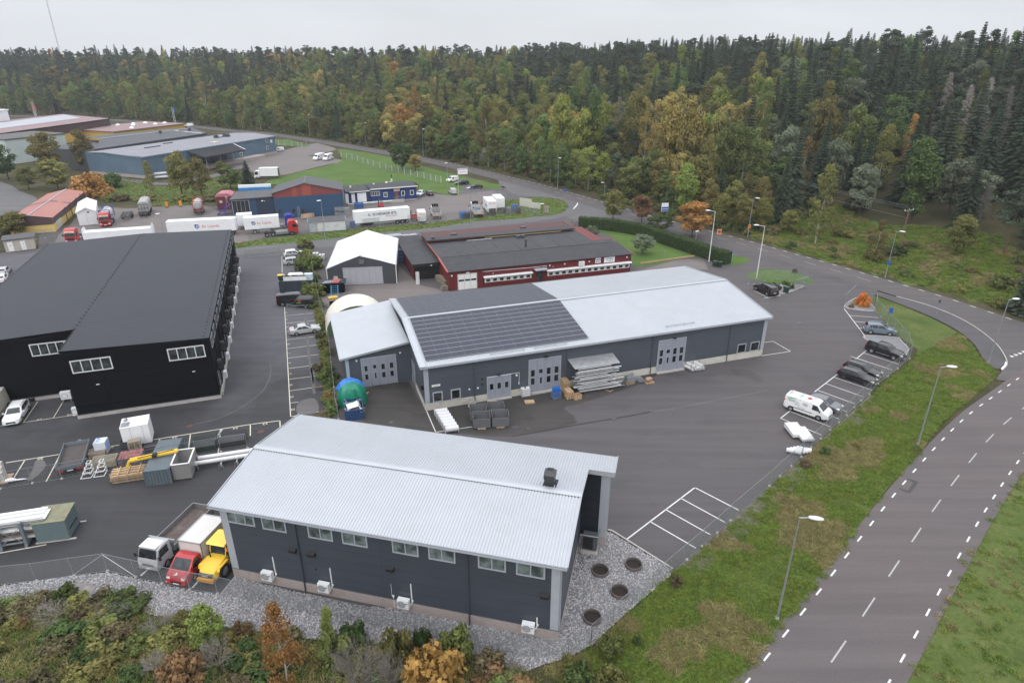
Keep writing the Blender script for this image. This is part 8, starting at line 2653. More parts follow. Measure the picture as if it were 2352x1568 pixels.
# timber bundle: boards are pieces
a=at('G6',75,1165)
d=at('G6',590,1085)-a
t=th('timber_stack','stack of pale planks with battens, lying before the mesh fence','timber stack',(a.x,a.y,.02),math.atan2(d.y,d.x))
pl=MB().box(0,d.length,0,.15,0,.05).mesh('plank',M_WD)
plo=MB().box(0,d.length*.97,0,.15,0,.05).mesh('plank',M_OW)
for z in range(8):
 for i in range(8):
  if z==7 and i in(1,4,6):
   continue
  put('plank',pl if z>4 or(i+z)%3==0 else plo,t,(rnd.uniform(-.15,.12),i*.2,.08+z*.11))
 for x in(.4,d.length/2,d.length-.5):
  MB().box(x,x+.06,0,1.6,.02+z*.11,.08+z*.11).bd('batten',M_WD,t)
for x in(.7,1.6,2.6):
 MB().box(x,x+.08,-.02,1.62,.97,1.02).bd('batten',M_WD,t)
 # roof tiles on pallets
a=at('G6',195,880)
t=th('tile_pack','pack of red and grey concrete tiles strapped in rows behind the planks','tiles',(a.x,a.y,.02),.30)
tl=MB().box(0,.30,0,.40,0,.06).mesh('tile',mat('concrete_tile',(.16,.15,.17),.8,orr=.3,var=.1))
tr_=MB().box(0,.30,0,.40,0,.06).mesh('tile',mat('red_tile',(.25,.10,.10),.8,orr=.3,var=.1))
for i in range(7):
 for j in range(4):
  for z in range(6):
   if i in(0,6)or j in(0,)or z==5:
    put('tile',tr_ if z==5 else tl,t,(i*.32,j*.43,.1+z*.13))
MB().box(0,2.24,0,1.72,0,.1).bd('pallet',M_OW,t)
MB().box(.05,2.2,.1,1.7,.1,.7).bd('core',mat('concrete_tile',(.16,.15,.17)),t)
# wrapped white-blue stack
a=at('G5',1765,720)
t=th('wrapped_pallet','foil-wrapped pallet of insulation with white and blue print','load',(a.x,a.y,.02),.25)
MB().box(0,1.15,0,1.2,.12,1.45).bd('foil',mat('foil_white',(.60,.64,.70),.3,var=.08),t)
for i in range(5):
 MB().box(1.15,1.16,.05,1.15,.3+i*.22,.38+i*.22).box(.1+.2*(i%2),.35+.2*(i%2),.1+i*.22,.25+i*.22,1.45,1.456).bd('blue_print',mat('print_blue',(.02,.16,.55),.4),t)
MB().box(0,1.15,0,1.2,0,.12).bd('pallet',M_WD,t)
# stacked steel frames
a=at('G5',1480,1155)
t=th('frame_stack','two stepped white steel frames standing before the crate','frames',(a.x,a.y,.02),.25)
for o_ in(0,1.2):
 q=MB()
 for i,z in enumerate((.0,.45,.9,1.4)):
  s=.22*i
  c=[(o_+s,s*.8,z),(o_+1.0,s*.8,z),(o_+1.0,1.1,z),(o_+s,1.1,z)]
  for p0,p1 in zip(c,c[1:]+c[:1]):
   q.bar(p0,p1,.06,.06)
  if i<3:
   for x,y in((o_+s+.2,.6),(o_+.98,1.08)):
    q.bar((x,y,z),(x,y,z+.5),.05,.05)
 q.bd('steel_frame',M_WT,t)
 # tan crates, blue drums of the fence line
for lab,k,x,y,w,d,h,m_ in(('tan panel crate behind the steel frames','G5',1690,985,2.3,1.4,.75,mat('tan_panel',(.36,.31,.22),.7,var=.12)),('brown open crate with rolled foil behind the steel frames','G5',1640,800,1.6,1.0,.7,M_OW),('dark plastic pallet box by the cold box','G6',225,620,1.2,1.0,.9,mat('dark_tub',(.05,.06,.065),.5)),('black bundle of scaffold tube at the foot of the cold box','G6',590,650,1.7,1.0,.5,M_DR)):
 p=at(k,x,y)
 t=th('storage_crate',lab,'crate',(p.x,p.y,.02),BW)
 for bx in((0,w,0,.06),(0,w,d-.06,d),(0,.06,.06,d-.06),(w-.06,w,.06,d-.06)):
  MB().box(*bx,0,h).bd('side',m_,t)
 MB().box(.06,w-.06,.06,d-.06,0,h*.6).bd('contents',M_GV,t)
 for i in range(4):
  MB().box(.1,w-.1,.12+i*d/4.4,.2+i*d/4.4,h*.8,h*.88).bd('slat',m_,t)
  # green and black mesh stillages beyond the fence
for lab,x,y,w,m_ in(('dark green mesh stillage with brown timber on top',1460,640,2.4,mat('stillage_green',(.012,.055,.035),.5)),('black mesh stillage next to the green one',1840,570,3.0,mat('stillage_black',(.012,.016,.016),.5))):
 p=at('G6',x-100,y+20)
 cage(lab,p,BW,w,1.5,1.05,name='stillage',m=m_,bars=14,fill=lambda t,w,d,h:MB().box(.1,w-.1,.1,d-.1,.1,h*.5).bd('contents',M_DR,t))
o=solo('zinc_profile','long zinc profile leaning behind the mesh fence','profile',MB().bar((0,0,.05),(.5,2.6,1.0),.2,.1),M_GV,at('G6',1625,605))
# two long white tubes on trestles
for lab,k1,p1,k2,p2_,z in(('long white tube on trestles, the upper one','G6',(1440,745),'G6',(2330,610),.75),('long white tube on trestles, the lower one','G6',(1385,828),'G6',(2330,680),.62)):
 a,b=at(k1,*p1,z),at(k2,*p2_,z)
 d=b-a
 o=tag(pipe_mb(d.length,.23,16,.92).bd('white_tube',WP,smooth=True,angle=R(40)),lab,'pipe')
 o.location=a
 o.rotation_euler=(0,0,math.atan2(d.y,d.x))
for i,(x,y)in enumerate(((1770,925),(2020,885))):
 p=at('G6',x,y)
 q=MB()
 for s in(0,1.7):
  q.bar((0,s,0),(.1,s,.55),.06,.06).bar((.5,s,0),(.4,s,.55),.06,.06)
 q.bar((.25,0,.5),(.25,1.7,.5),.1,.08).bar((.25,0,.2),(.25,1.7,.2),.06,.06)
 solo('steel_trestle',('left' if not i else 'right')+' steel trestle carrying the long white tubes','trestle',q,M_GV,p,.3)
 # wrapped window stack at the left edge
a=at('G5',40,1290)
t=th('window_stack','stack of foil-wrapped window frames on the yard edge','load',(a.x-1.6,a.y,.02),.28)
for i in range(3):
 MB().box(0,1.6-.1*i,.1+i*.45,.5+i*.45,.15,1.2+.35*i).bd('wrapped_frame',mat('foil_clear',(.48,.47,.44),.3,var=.15),t)
 MB().box(.2,1.3-.1*i,.09+i*.45,.1+i*.45,.3,1.0+.35*i).bd('pane',M['blindpane'],t)
MB().box(-.1,1.9,0,1.6,0,.15).bd('pallet',M_WD,t)
rg=[[(1.7+x,.1+r*math.cos(i*PI/4),.12+r*.6*(1+math.sin(i*PI/4)))for i in range(8)]for x,r in((0,.25),(.5,.32),(1.0,.12),(1.5,.1),(1.9,.05))]
MB().loft(rg).bd('loose_foil',M['white_pvc'],t,smooth=True)
# board rack and old green container
a=at('F1',5,358)
d=at('F1',250,318)-a
t=th('board_rack','grey steel cantilever rack loaded with boards and panels','rack',(a.x,a.y,.02),math.atan2(d.y,d.x))
for x in(.1,d.length):
 MB().box(x-.12,x+.12,0,.3,0,2.6).box(x-.12,x+.12,-.1,2.2,0,.22).bd('upright',TG,t)
 q=MB()
 for z in(.5,1.2,1.9):
  q.box(x-.06,x+.06,.3,2.0,z,z+.1)
 q.bd('arm',TG,t)
MB().bar((.1,.1,.3),(d.length,.1,2.2),.05,.05).bar((.1,.1,2.2),(d.length,.1,.3),.05,.05).box(.1,d.length,.1,.2,.4,.52).bd('brace',M_GV,t)
rb=random.Random(4)
for z in(.62,1.32,2.02):
 for i in range(4):
  x=rb.uniform(-1.2,-.6)
  MB().box(x,x+rb.uniform(4.0,5.0),.35+rb.uniform(0,.2),1.7+rb.uniform(0,.25),z+i*.10,z+i*.10+.07).bd('board',rb.choice((M_WT,M_OW,M_GV)),t)
for y in(.4,1.2,1.7):
 MB().box(-1.5,d.length+1.7,y,y+.18,2.5,2.64).bd('white_beam',M_WH,t)
a=at('F1',350,290)
d=at('F1',648,250)-a
t=th('old_container','old green-grey steel container with a rusty mossy roof','container',(a.x,a.y,.02),math.atan2(d.y,d.x))
OC=mat('old_container_paint',(.12,.165,.175),.6,var=.12,vs=1.1,dirt=(.17,.18,.13),dfac=.5)
w,l,h=d.length,2.4,2.1
MB().box(0,w,0,l,.1,h).bd('body',OC,t)
for i in range(9):
 MB().box(w,w+.04,.05+i*l/9,.05+(i+.6)*l/9,.15,h-.05).bd('rib',OC,t)
MB().add([(-.06,-.06,h),(w+.06,-.06,h),(w+.06,l+.06,h+.12),(-.06,l+.06,h+.12),(-.06,-.06,h+.06),(w+.06,-.06,h+.06),(w+.06,l+.06,h+.18),(-.06,l+.06,h+.18)],[(0,3,2,1),(4,5,6,7),(0,1,5,4),(1,2,6,5),(3,0,4,7)]).bd('roof',mat('mossy_rust',(.20,.20,.13),.8,var=.25,vs=2.5,dirt=(.20,.12,.06),dfac=.8),t)
MB().box(-.15,w+.5,-.05,.1,0,.1).box(-.1,w+.5,l-.1,l+.05,0,.1).bd('skid',M_CO,t)
MB().box(w+.04,w+.09,.4,1.9,.9,1.0).bd('door_bar',M_BK,t)
# four planting rings in the gravel
for lab,(x,y)in(('rusty planting ring in the gravel, next to the hall corner',(737,975)),('rusty planting ring in the gravel, nearest the ground heat pump',(808,545)),('rusty planting ring in the gravel, nearest the parking bays',(1115,490)),('rusty planting ring in the gravel, middle of the bed by the fence',(988,740))):
 p=at('F3',x,y)
 t=th('planting_ring',lab,'planter',(p.x,p.y,0))
 o=pipe_mb(.3,.72,26,.93).bd('ring',mat('ring_steel',(.15,.13,.12),.6,.3,var=.2),t)
 o.rotation_euler=(0,-PI/2,0)
 MB().tube((0,0,0),(0,0,.06),.66,.66,22).bd('soil',mat('dark_soil',(.022,.016,.013),.95,var=.4,vs=9,bump=.8,bs=20),t)
 # ---- behind and beside the tent hall
a=at('G4',345,1075)
t=th('storage_container','dark blue container loaded with white tanks and boxes, left of the bushes','container',(a.x,a.y+.1,.02),.14)
q=MB()
for args in(((0,0,0),(6.0,0,0),(0,0,2.2),(0,-1,0)),((0,2.4,0),(0,-2.4,0),(0,0,2.2),(-1,0,0))):
 corr(q,*args,.3,.05)
q.box(.02,5.98,.02,2.4,0,2.2)
q.bd('body',mat('container_navy',(.040,.052,.070),.5,var=.12),t)
MB().box(-.03,6.03,-.05,2.42,2.2,2.26).bd('roof',M_GV,t)
zt=2.28
wbin('small green bin with a yellow lid on top of the dark blue container',V3((a.x+.35,a.y+.45,0)),.14,BG,M['yellow'],z=zt)
for lab,x,y,w,d,h in(('low white crate on the dark container, front left',.85,.1,1.25,.8,.75),('low white crate on the dark container, front middle',2.15,.15,1.4,.8,.75),('low white crate on the dark container, front right',3.6,.2,1.3,.8,.7)):
 q=MB().box(0,w,0,d,0,h).box(-.02,w+.02,-.02,d+.02,h-.1,h)
 c=t.matrix_basis@V3((x,y,0))
 solo('white_crate',lab,'crate',q,M_WH,c,.14,z=zt)
c=t.matrix_basis@V3((1.5,1.2,0))
t2=th('white_tank','long white tank with rounded top on the dark container','tank',(c.x,c.y,zt),.14)
tank(t2,0,2.7,.45,.5,.5,M_WH)
MB().box(.3,.4,0,.9,0,.3).box(2.3,2.4,0,.9,0,.3).bd('saddle',M_GV,t2)
c=t.matrix_basis@V3((4.4,.9,0))
solo('pale_blue_box','pale blue-white box at the hedge end of the dark container','box',MB().box(0,1.5,0,1.2,0,.75),mat('ice_box',(.45,.52,.60),.4),c,.14,z=zt)
c=t.matrix_basis@V3((.4,1.3,0))
q=MB()
for i in range(6):
 q.bar((.15*i,0,0),(.1*i+.2,.3,1.0-.1*i),.06,.06)
kind(solo('white_pipework','bundle of white pipework on the dark container','pipes',q,M_WH,c,.14,z=zt),'stuff')
q=MB()
for i in range(9):
 q.bar((i*.15,0,0),(i*.15+.05,.4,.75),.05,.06)
c=t.matrix_basis@V3((2.2,.7,0))
kind(solo('white_railing','white bent bars standing on the dark container','bars',q,M_WH,c,.14,z=zt+.4),'stuff')
# racks behind the arched shelter
a=at('G4',1080,1090)
t=th('lean_to_shed','black flat-roofed shed stacked with boards in front of the tent hall','shed',(a.x,a.y,0),.2)
MB().box(0,4.4,0,2.0,0,1.9).bd('wall',M['cladblack'],t)
MB().box(-.2,4.8,-.3,2.3,1.9,2.0).bd('roof',M['roofdark'],t)
for i in range(3):
 c=t.matrix_basis@V3((.6+.2*i,-.1+i*.5,0))
 solo('aluminium_tube','pale aluminium tube lying on the black shed roof','pipe',MB().tube((0,0,0),(3.0,.1,.05),.06,.06,8),M_ST,c,.2,'tubes on the black shed',z=2.08)
c=t.matrix_basis@V3((2.5,-.6,0))
q=MB()
for i in range(6):
 q.tube((i*.2,0,.2),(i*.2+.05,1.5,.45),.12,.12,8)
solo('red_roll_bundle','bundle of faded red rolls on the black shed roof','rolls',q,mat('faded_red',(.36,.09,.09),.55,var=.15),c,.15,z=1.95)
t2=th('ladder_rack','light blue steel ladder frame leaning below the red rolls','rack',(c.x+.1,c.y-2.4,0),.15)
q=MB()
for x in(0,1.2):
 q.bar((x,0,.1),(x,1.9,1.9),.08,.08)
for i in range(6):
 q.bar((0,.3+i*.3,.35+i*.29),(1.2,.3+i*.3,.35+i*.29),.05,.05)
q.bd('frame',mat('light_blue_steel',(.07,.28,.48),.5),t2)
a=at('G4',1260,1330)
for i in range(4):
 solo('yellow_board','yellow shuttering board in the pile beside the arched shelter','board',MB().box(0,1.5,0,1.1,0,.1),mat('board_yellow',(.52,.33,.06),.6,var=.2)if i>1 else M_WD,a,.25+.05*i,'yellow shuttering boards',z=1.1+i*.14)
solo('black_bench','black steel bench carrying the yellow boards','bench',MB().box(0,1.6,0,1.3,0,1.05),M['cladblack'],a,.25,z=.02)
# containers and timber between tent hall and red workshop
a=at('C6',1265,355)
t=th('storage_container','blue container with a worn roof behind the red workshop wing','container',(a.x,a.y,.02),.32)
MB().box(0,2.4,0,6,0,2.5).bd('body',mat('container_blue',(.05,.14,.28),.55,var=.2,dirt=(.2,.12,.08),dfac=.5),t)
MB().box(-.02,2.42,-.02,6.02,2.5,2.56).bd('roof',mat('worn_roof',(.22,.24,.26),.7,var=.3,vs=1.5,dirt=(.25,.2,.14),dfac=.8),t)
for i in range(3):
 MB().box(.1,2.3,-.03,0,.3+i*.75,.36+i*.75).bd('door_bar',M_GV,t)
a=at('C6',1650,520)
t=th('timber_stack','weathered plank stack leading to the barred shed of the red workshop','timber stack',(a.x,a.y,.02),-1.05)
pl=MB().box(0,4.6,0,.22,0,.12).mesh('plank',M_OW)
for z in range(7):
 for i in range(4):
  put('plank',pl,t,(rnd.uniform(-.2,.2)-z*.02,i*.27,.02+z*.16))
a=at('C6',1475,555)
for i in range(4):
 solo('white_gutter','white gutter length standing against the barred shed','gutter',MB().bar((0,0,0),(.05,.25,2.4),.12,.08),M_WT,a+V3((i*.17,.1*(i%2),0)),.3,'white gutters by the barred shed')
 # wooden beam along the lawn
a,b=at('C7',1178,372),at('C7',1672,304)
d=b-a
solo('wooden_rail','long pale wooden rail bounding the workshop lawn','rail',MB().box(0,d.length,-.1,.1,.05,.4),M_WD,a,math.atan2(d.y,d.x))
for lab,x,y in(('thin grey flag post on the workshop lawn',1392,350),('thin post at the hedge end by the green bins',2012,380)):
 p=at('C7',x,y)
 solo('slim_post',lab,'post',MB().tube((0,0,0),(0,0,2.6),.06,.05,8).tube((0,0,2.3),(0,0,2.6),.12,.05,8),M_GV,p)
 # red hut and blue stairs by the navy store
a=at('J3',1010,500)
t=th('red_hut','small dark red hut with pink barrel roof beside the navy store','shed',(a.x,a.y,0),.233)
MB().box(0,4.2,0,5,0,3.6).bd('wall',mat('hut_red',(.13,.02,.03),.6,var=.1),t)
MB().ey([(-.1,3.6),(4.3,3.6),(4.3,3.9),(3.2,4.5),(1.0,4.5),(-.1,3.9)],-.1,5.1).bd('roof',mat('faded_pink',(.40,.14,.17),.6,var=.1),t)
MB().box(.8,1.5,-.04,0,1.9,2.6).bd('window',M['cream'],t)
a=at('J3',1000,585)
t=th('loading_stairs','dark blue mobile loading stairs before the red hut','stairs',(a.x,a.y,0),.233)
q=MB()
for y in(0,1.3):
 q.bar((0,y,.3),(4.2,y,3.0),.14,.2).bar((0,y,1.3),(4.2,y,4.0),.07,.07).bar((4.2,y,0),(4.2,y,4.0),.12,.12).bar((0,y,.25),(4.4,y,.25),.12,.12).bar((2.1,y,.25),(2.1,y,2.6),.08,.08)
for i in range(9):
 q.box(.2+i*.45,.5+i*.45,0,1.3,.5+i*.3,.54+i*.3)
q.bd('stair_frame',BLUP,t)
MB().tube((2.2,2.0,0),(2.6,2.2,4.2),.07).tube((3.4,2.0,0),(2.7,2.2,4.2),.07).cbox((2.65,2.2,4.4),(.5,.5,.5)).bd('tripod',M_GV,t)
# tyres by the black hall
tm_=MB()
tm_.ring_y((0,0),.2,.34,-.11,.11,16)
for i,(x,y,z)in enumerate(((150,258,.11),(150,258,.33),(150,258,.55),(232,246,.11),(232,246,.33),(232,246,.55),(232,246,.77),(300,300,.11),(300,300,.33))):
 p=at('E1',x,y)
 o=tag(tm_.bd('car_tyre',M['rubber'],smooth=False),'black tyre stacked against the black hall behind the white estate car','tyre','tyres stacked at the black hall')
 o.location=(p.x,p.y,z+.02)
 o.rotation_euler=(PI/2,0,0)
 # litter-sized pale stones and a white chock or two on the asphalt
p=at('E2',1010,250)
solo('plank_end','short plank beside the tarpaulin stack','plank',MB().bar((0,0,.05),(.15,.9,.05),.1,.06),M_WD,p)
# ladder against the blue warehouse
p=at('J4',500,745)
q=MB()
for x in(0,.5):
 q.bar((x,0,0),(x,.9,3.4),.06,.06)
for i in range(9):
 q.bar((0,.1+i*.09,.3+i*.36),(.5,.1+i*.09,.3+i*.36),.04,.04)
solo('ladder','aluminium ladder leaning on the blue warehouse wall','ladder',q,M_GV,p,.233)
# ============================================================ TREES, SHRUBS, GRASS
def lmat(name,c0,c1,hue=.04):
 c0,c1=[v*1.55 for v in c0],[v*1.5 for v in c1]
 if name in MC:
  return MC[name]
 m,nt,b=nodes_of(name)
 N,L=nt.nodes,nt.links
 b.inputs['Roughness'].default_value=0.75
 b.inputs['Specular IOR Level'].default_value=0.15
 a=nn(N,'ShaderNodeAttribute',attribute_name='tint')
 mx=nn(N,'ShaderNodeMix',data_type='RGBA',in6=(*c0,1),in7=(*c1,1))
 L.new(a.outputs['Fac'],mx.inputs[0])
 oi=nn(N,'ShaderNodeObjectInfo')
 hs=nn(N,'ShaderNodeHueSaturation')
 for out,lo,hi in(('Hue',.5-hue,.5+hue*.7),('Value',.74,1.28)):
  r=nn(N,'ShaderNodeMapRange',omin=lo,omax=hi)
  if out=='Value':
   w=nn(N,'ShaderNodeMath',operation='FRACT')
   w2=nn(N,'ShaderNodeMath',operation='MULTIPLY',in1=7.31)
   L.new(oi.outputs['Random'],w2.inputs[0])
   L.new(w2.outputs[0],w.inputs[0])
   L.new(w.outputs[0],r.inputs[0])
  else:
   L.new(oi.outputs['Random'],r.inputs[0])
  L.new(r.outputs[0],hs.inputs[out])
 L.new(mx.outputs[2],hs.inputs['Color'])
 L.new(hs.outputs[0],b.inputs['Base Color'])
 tr=nn(N,'ShaderNodeBsdfTranslucent')
 L.new(hs.outputs[0],tr.inputs['Color'])
 ms=nn(N,'ShaderNodeMixShader',in0=0.28)
 out_=next(n for n in N if n.type=='OUTPUT_MATERIAL')
 L.new(b.outputs[0],ms.inputs[1])
 L.new(tr.outputs[0],ms.inputs[2])
 L.new(ms.outputs[0],out_.inputs['Surface'])
 MC[name]=m
 return m
LEAF={'spruce':lmat('spruce_needles',(.020,.030,.020),(.046,.062,.036),.02),'pine':lmat('pine_needles',(.030,.042,.030),(.062,.078,.050),.02),'green':lmat('green_leaves',(.058,.082,.026),(.112,.142,.046)),'deep':lmat('deep_green_leaves',(.036,.056,.020),(.072,.100,.032),.03),'lime':lmat('lime_leaves',(.092,.118,.028),(.18,.205,.052),.03),'olive':lmat('olive_leaves',(.080,.082,.026),(.165,.155,.052),.03),'yellow':lmat('yellow_leaves',(.155,.130,.042),(.31,.250,.085),.015),'orange':lmat('orange_leaves',(.165,.098,.030),(.33,.190,.060),.012),'rust':lmat('rust_leaves',(.105,.068,.034),(.21,.130,.062),.015),'grey':lmat('grey_green_leaves',(.066,.084,.054),(.130,.152,.100),.02),'brown':lmat('brown_scrub',(.062,.056,.030),(.130,.112,.058),.025),'hedge':lmat('hedge_leaves',(.028,.052,.014),(.062,.098,.024),.0),'red':lmat('red_leaves',(.14,.14,.025),(.48,.10,.03),.0),'twig':lmat('bare_twigs',(.15,.135,.12),(.27,.25,.23),.01),'straw':lmat('straw_grass',(.095,.105,.034),(.24,.205,.095),.03),'grass':lmat('grass_blades',(.060,.098,.018),(.145,.190,.040),.03),}
BARK={'dark':mat('dark_bark',(.06,.048,.038),.9,var=.3,vs=3),'pale':mat('birch_bark',(.34,.32,.29),.8,var=.35,vs=2.5),'pine':mat('pine_bark',(.14,.08,.05),.9,var=.3,vs=3),'grey':mat('grey_bark',(.20,.185,.165),.9,var=.3,vs=3)}
class Leafy:
 def __init__(s,seed):
  s.v=[]
  s.f=[]
  s.t=[]
  s.r=random.Random(seed)
 def card(s,p,w,l,out,tint,hang=0.0):
  r=s.r
  n=V3((out[0]+r.gauss(0,.55),out[1]+r.gauss(0,.55),out[2]+r.gauss(0,.55)+.35))
  if n.length<1e-3:
   n=V3((0,0,1))
  n.normalize()
  a=n.orthogonal().normalized()
  th=r.uniform(0,2*PI)
  u=a*math.cos(th)+n.cross(a)*math.sin(th)
  if hang:
   u=(u*(1-hang)+V3((0,0,-1))*hang).normalized()
  v=n.cross(u).normalized()
  o=len(s.v)
  p=V3(p)
  s.v+=[tuple(p-u*l*.5),tuple(p+v*w*.5),tuple(p+u*l*.5),tuple(p-v*w*.5)]
  s.f.append((o,o+1,o+2,o+3))
  s.t.append(min(1,max(0,tint+r.gauss(0,.18))))
 def clump(s,c,rad,n,size,tint,flat=.75,hang=0.0,lo=-.5):
  r=s.r
  for i in range(n):
   while True:
    d=V3((r.gauss(0,1),r.gauss(0,1),r.gauss(0,1)))
    if d.length>.1:
     d.normalize()
     if d.z>lo or r.random()<.35:
      break
   k=rad*r.uniform(.55,1.08)
   p=(c[0]+d.x*k,c[1]+d.y*k,c[2]+d.z*k*flat)
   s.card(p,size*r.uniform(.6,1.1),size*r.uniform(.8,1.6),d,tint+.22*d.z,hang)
 def mesh(s,name,m):
  me=bpy.data.meshes.new(name)
  me.from_pydata(s.v,[],s.f)
  at_=me.attributes.new('tint','FLOAT','FACE')
  at_.data.foreach_set('value',s.t)
  me.materials.append(m)
  return me
def trunk_mesh(kind_,H,r0,limbs,seed):
 r=random.Random(seed)
 q=MB()
 pts=[V3((r.uniform(-.1,.1)*i,r.uniform(-.1,.1)*i,H*i/4))for i in range(5)]
 for i in range(4):
  q.tube(pts[i],pts[i+1],r0*(1-i*.22),r0*(1-(i+1)*.22),6)
 for z0,l,up in limbs:
  a=r.uniform(0,2*PI)
  k=min(3,int(z0/H*4))
  p=pts[k].lerp(pts[k+1],z0/H*4-k)
  q.tube(p,p+V3((math.cos(a)*l,math.sin(a)*l,l*up)),r0*.35,r0*.1,5)
 return q.mesh('trunk',BARK[kind_])
 # reference trees are 10 m tall
def g_broad(seed,n=30,lv=125,env=(3.0,4.3,5.3),sz=.34,narrow=0.0):
 L_=Leafy(seed)
 r=L_.r
 for i in range(n):
  while True:
   x,y,z=r.uniform(-1,1),r.uniform(-1,1),r.uniform(-1,1)
   d=x*x+y*y+z*z
   if.25<d<1:
    break
  tp=1-narrow*max(0,z)
  c=(x*env[0]*tp*.8,y*env[0]*tp*.8,env[2]+z*env[1]*.84)
  L_.clump(c,r.uniform(.75,1.25),lv,sz,r.uniform(.2,.65))
 return L_,('dark',7.5,.20,[(3,2.0,.9),(4,2.2,.8),(5,1.8,1),(3.5,1.6,1.1)])
def g_aspen(seed):
 L_=Leafy(seed)
 r=L_.r
 for i in range(34):
  z=r.uniform(2.6,9.6)
  R_=1.75*math.sin(PI*min(1,max(.12,(z-1.5)/8.6)))**.7
  a=r.uniform(0,2*PI)
  k=R_*math.sqrt(r.random())
  L_.clump((k*math.cos(a),k*math.sin(a),z),r.uniform(.45,.8),62,.20,r.uniform(.2,.7))
 return L_,('grey',9.2,.13,[(z,1.1,1.0)for z in(2.5,3.5,4.2,5,6,7)])
def g_birch(seed):
 L_=Leafy(seed)
 r=L_.r
 for i in range(40):
  t=r.random()
  z=1.6+8.2*t
  R_=2.1*(1-t)**.65*min(1,.5+t*2.2)
  a=r.uniform(0,2*PI)
  k=R_*math.sqrt(r.random())
  L_.clump((k*math.cos(a),k*math.sin(a),z),r.uniform(.4,.65),70,.20,r.uniform(.2,.7),1.2,.55,-1)
 return L_,('pale',9.0,.12,[(z,1.0,1.0)for z in(2,3,4,5,6,7)])
def g_spruce(seed,R0=2.0,dens=1.0):
 L_=Leafy(seed)
 r=L_.r
 z=.7
 while z<9.9:
  t=z/10
  R_=R0*(1-t)**.85*r.uniform(.82,1.12)+.06
  nb=max(4,int((9-4*t)*dens))
  a0=r.uniform(0,6)
  for b in range(nb):
   a=a0+2*PI*b/nb+r.uniform(-.2,.2)
   l=R_*r.uniform(.75,1.1)
   tint=r.uniform(.1,.6)
   for k in range(4):
    f=(k+.6)/4
    droop=-.34*l*f*f+.06*k
    w=.42*(1.1-.4*f)*(.5+.6*R_/R0)
    c=V3((math.cos(a)*l*f,math.sin(a)*l*f,z+droop))
    sd=V3((-math.sin(a),math.cos(a),0))
    o_=V3((math.cos(a),math.sin(a),-.45))
    h=l/4*.85
    o=len(L_.v)
    j=r.uniform(-.08,.08)
    L_.v+=[tuple(c-o_*h),tuple(c+sd*w+V3((0,0,-.16+j))),tuple(c+o_*h),tuple(c-sd*w+V3((0,0,-.16-j)))]
    L_.f.append((o,o+1,o+2,o+3))
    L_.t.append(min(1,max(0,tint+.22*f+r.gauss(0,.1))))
  z+=.27+.08*(1-t)
 return L_,('dark',9.6,.14,[])
def g_pine(seed):
 L_=Leafy(seed)
 r=L_.r
 for i in range(24):
  t=r.random()**.8
  z=4.6+5.0*t
  R_=2.1*math.sqrt(max(.06,1-t*t))
  a=r.uniform(0,2*PI)
  k=R_*math.sqrt(r.uniform(.15,1))
  L_.clump((k*math.cos(a),k*math.sin(a),z),r.uniform(.55,.85),90,.24,r.uniform(.15,.6),.5,0,-.3)
 return L_,('pine',9.3,.15,[(z,1.5,.5)for z in(4.5,5.2,6,6.8,7.5)])
def g_dead(seed):
 L_=Leafy(seed)
 r=L_.r
 z=1.2
 while z<9.8:
  R_=1.8*(1-z/10)+.2
  for b in range(8):
   a=r.uniform(0,2*PI)
   l=R_*r.uniform(.5,1.1)
   p=V3((math.cos(a)*l,math.sin(a)*l,z-.25*l))
   q=V3((0,0,z))
   sd=V3((0,0,.035))
   o=len(L_.v)
   L_.v+=[tuple(q-sd),tuple(p-sd*.3),tuple(p+sd*.3),tuple(q+sd)]
   L_.f.append((o,o+1,o+2,o+3))
   L_.t.append(r.random())
   for k in range(5):
    f=r.uniform(.3,1)
    L_.card(q.lerp(p,f)+V3((0,0,-.1)),.05,.5,(0,0,0),r.random(),.4)
  z+=.24
 return L_,('grey',9.9,.11,[])
def g_bush(seed,n=16,lv=80,sz=.30):
 L_=Leafy(seed)
 r=L_.r
 for i in range(n):
  a=r.uniform(0,2*PI)
  k=1.15*math.sqrt(r.random())
  z=r.uniform(.3,1.75)*(1-.35*k)
  L_.clump((k*math.cos(a),k*math.sin(a),z),r.uniform(.35,.6),lv,sz*r.uniform(.7,1),r.uniform(.15,.7),.9)
 return L_,('dark',1.6,.07,[(.2,.8,1),(.3,.8,.9),(.4,.7,1.2)])
def g_twigs(seed):
 L_=Leafy(seed)
 r=L_.r
 def grow(p,d,l,w,dep):
  q=p+d*l
  sd=d.orthogonal().normalized()*w
  s2=d.cross(sd).normalized()*w
  for s_ in(sd,s2):
   o=len(L_.v)
   L_.v+=[tuple(p-s_),tuple(p+s_),tuple(q+s_*.6),tuple(q-s_*.6)]
   L_.f.append((o,o+1,o+2,o+3))
   L_.t.append(r.random())
  if dep:
   for i in range(3):
    e=V3((d.x+r.gauss(0,.5),d.y+r.gauss(0,.5),d.z+r.gauss(.05,.35))).normalized()
    grow(q if i else p.lerp(q,.6),e,l*r.uniform(.6,.85),w*.65,dep-1)
 for i in range(11):
  a=r.uniform(0,2*PI)
  grow(V3((0,0,0)),V3((math.cos(a)*.6,math.sin(a)*.6,r.uniform(.5,1.1))).normalized(),.85,.028,4)
 return L_,('grey',.4,.05,[])
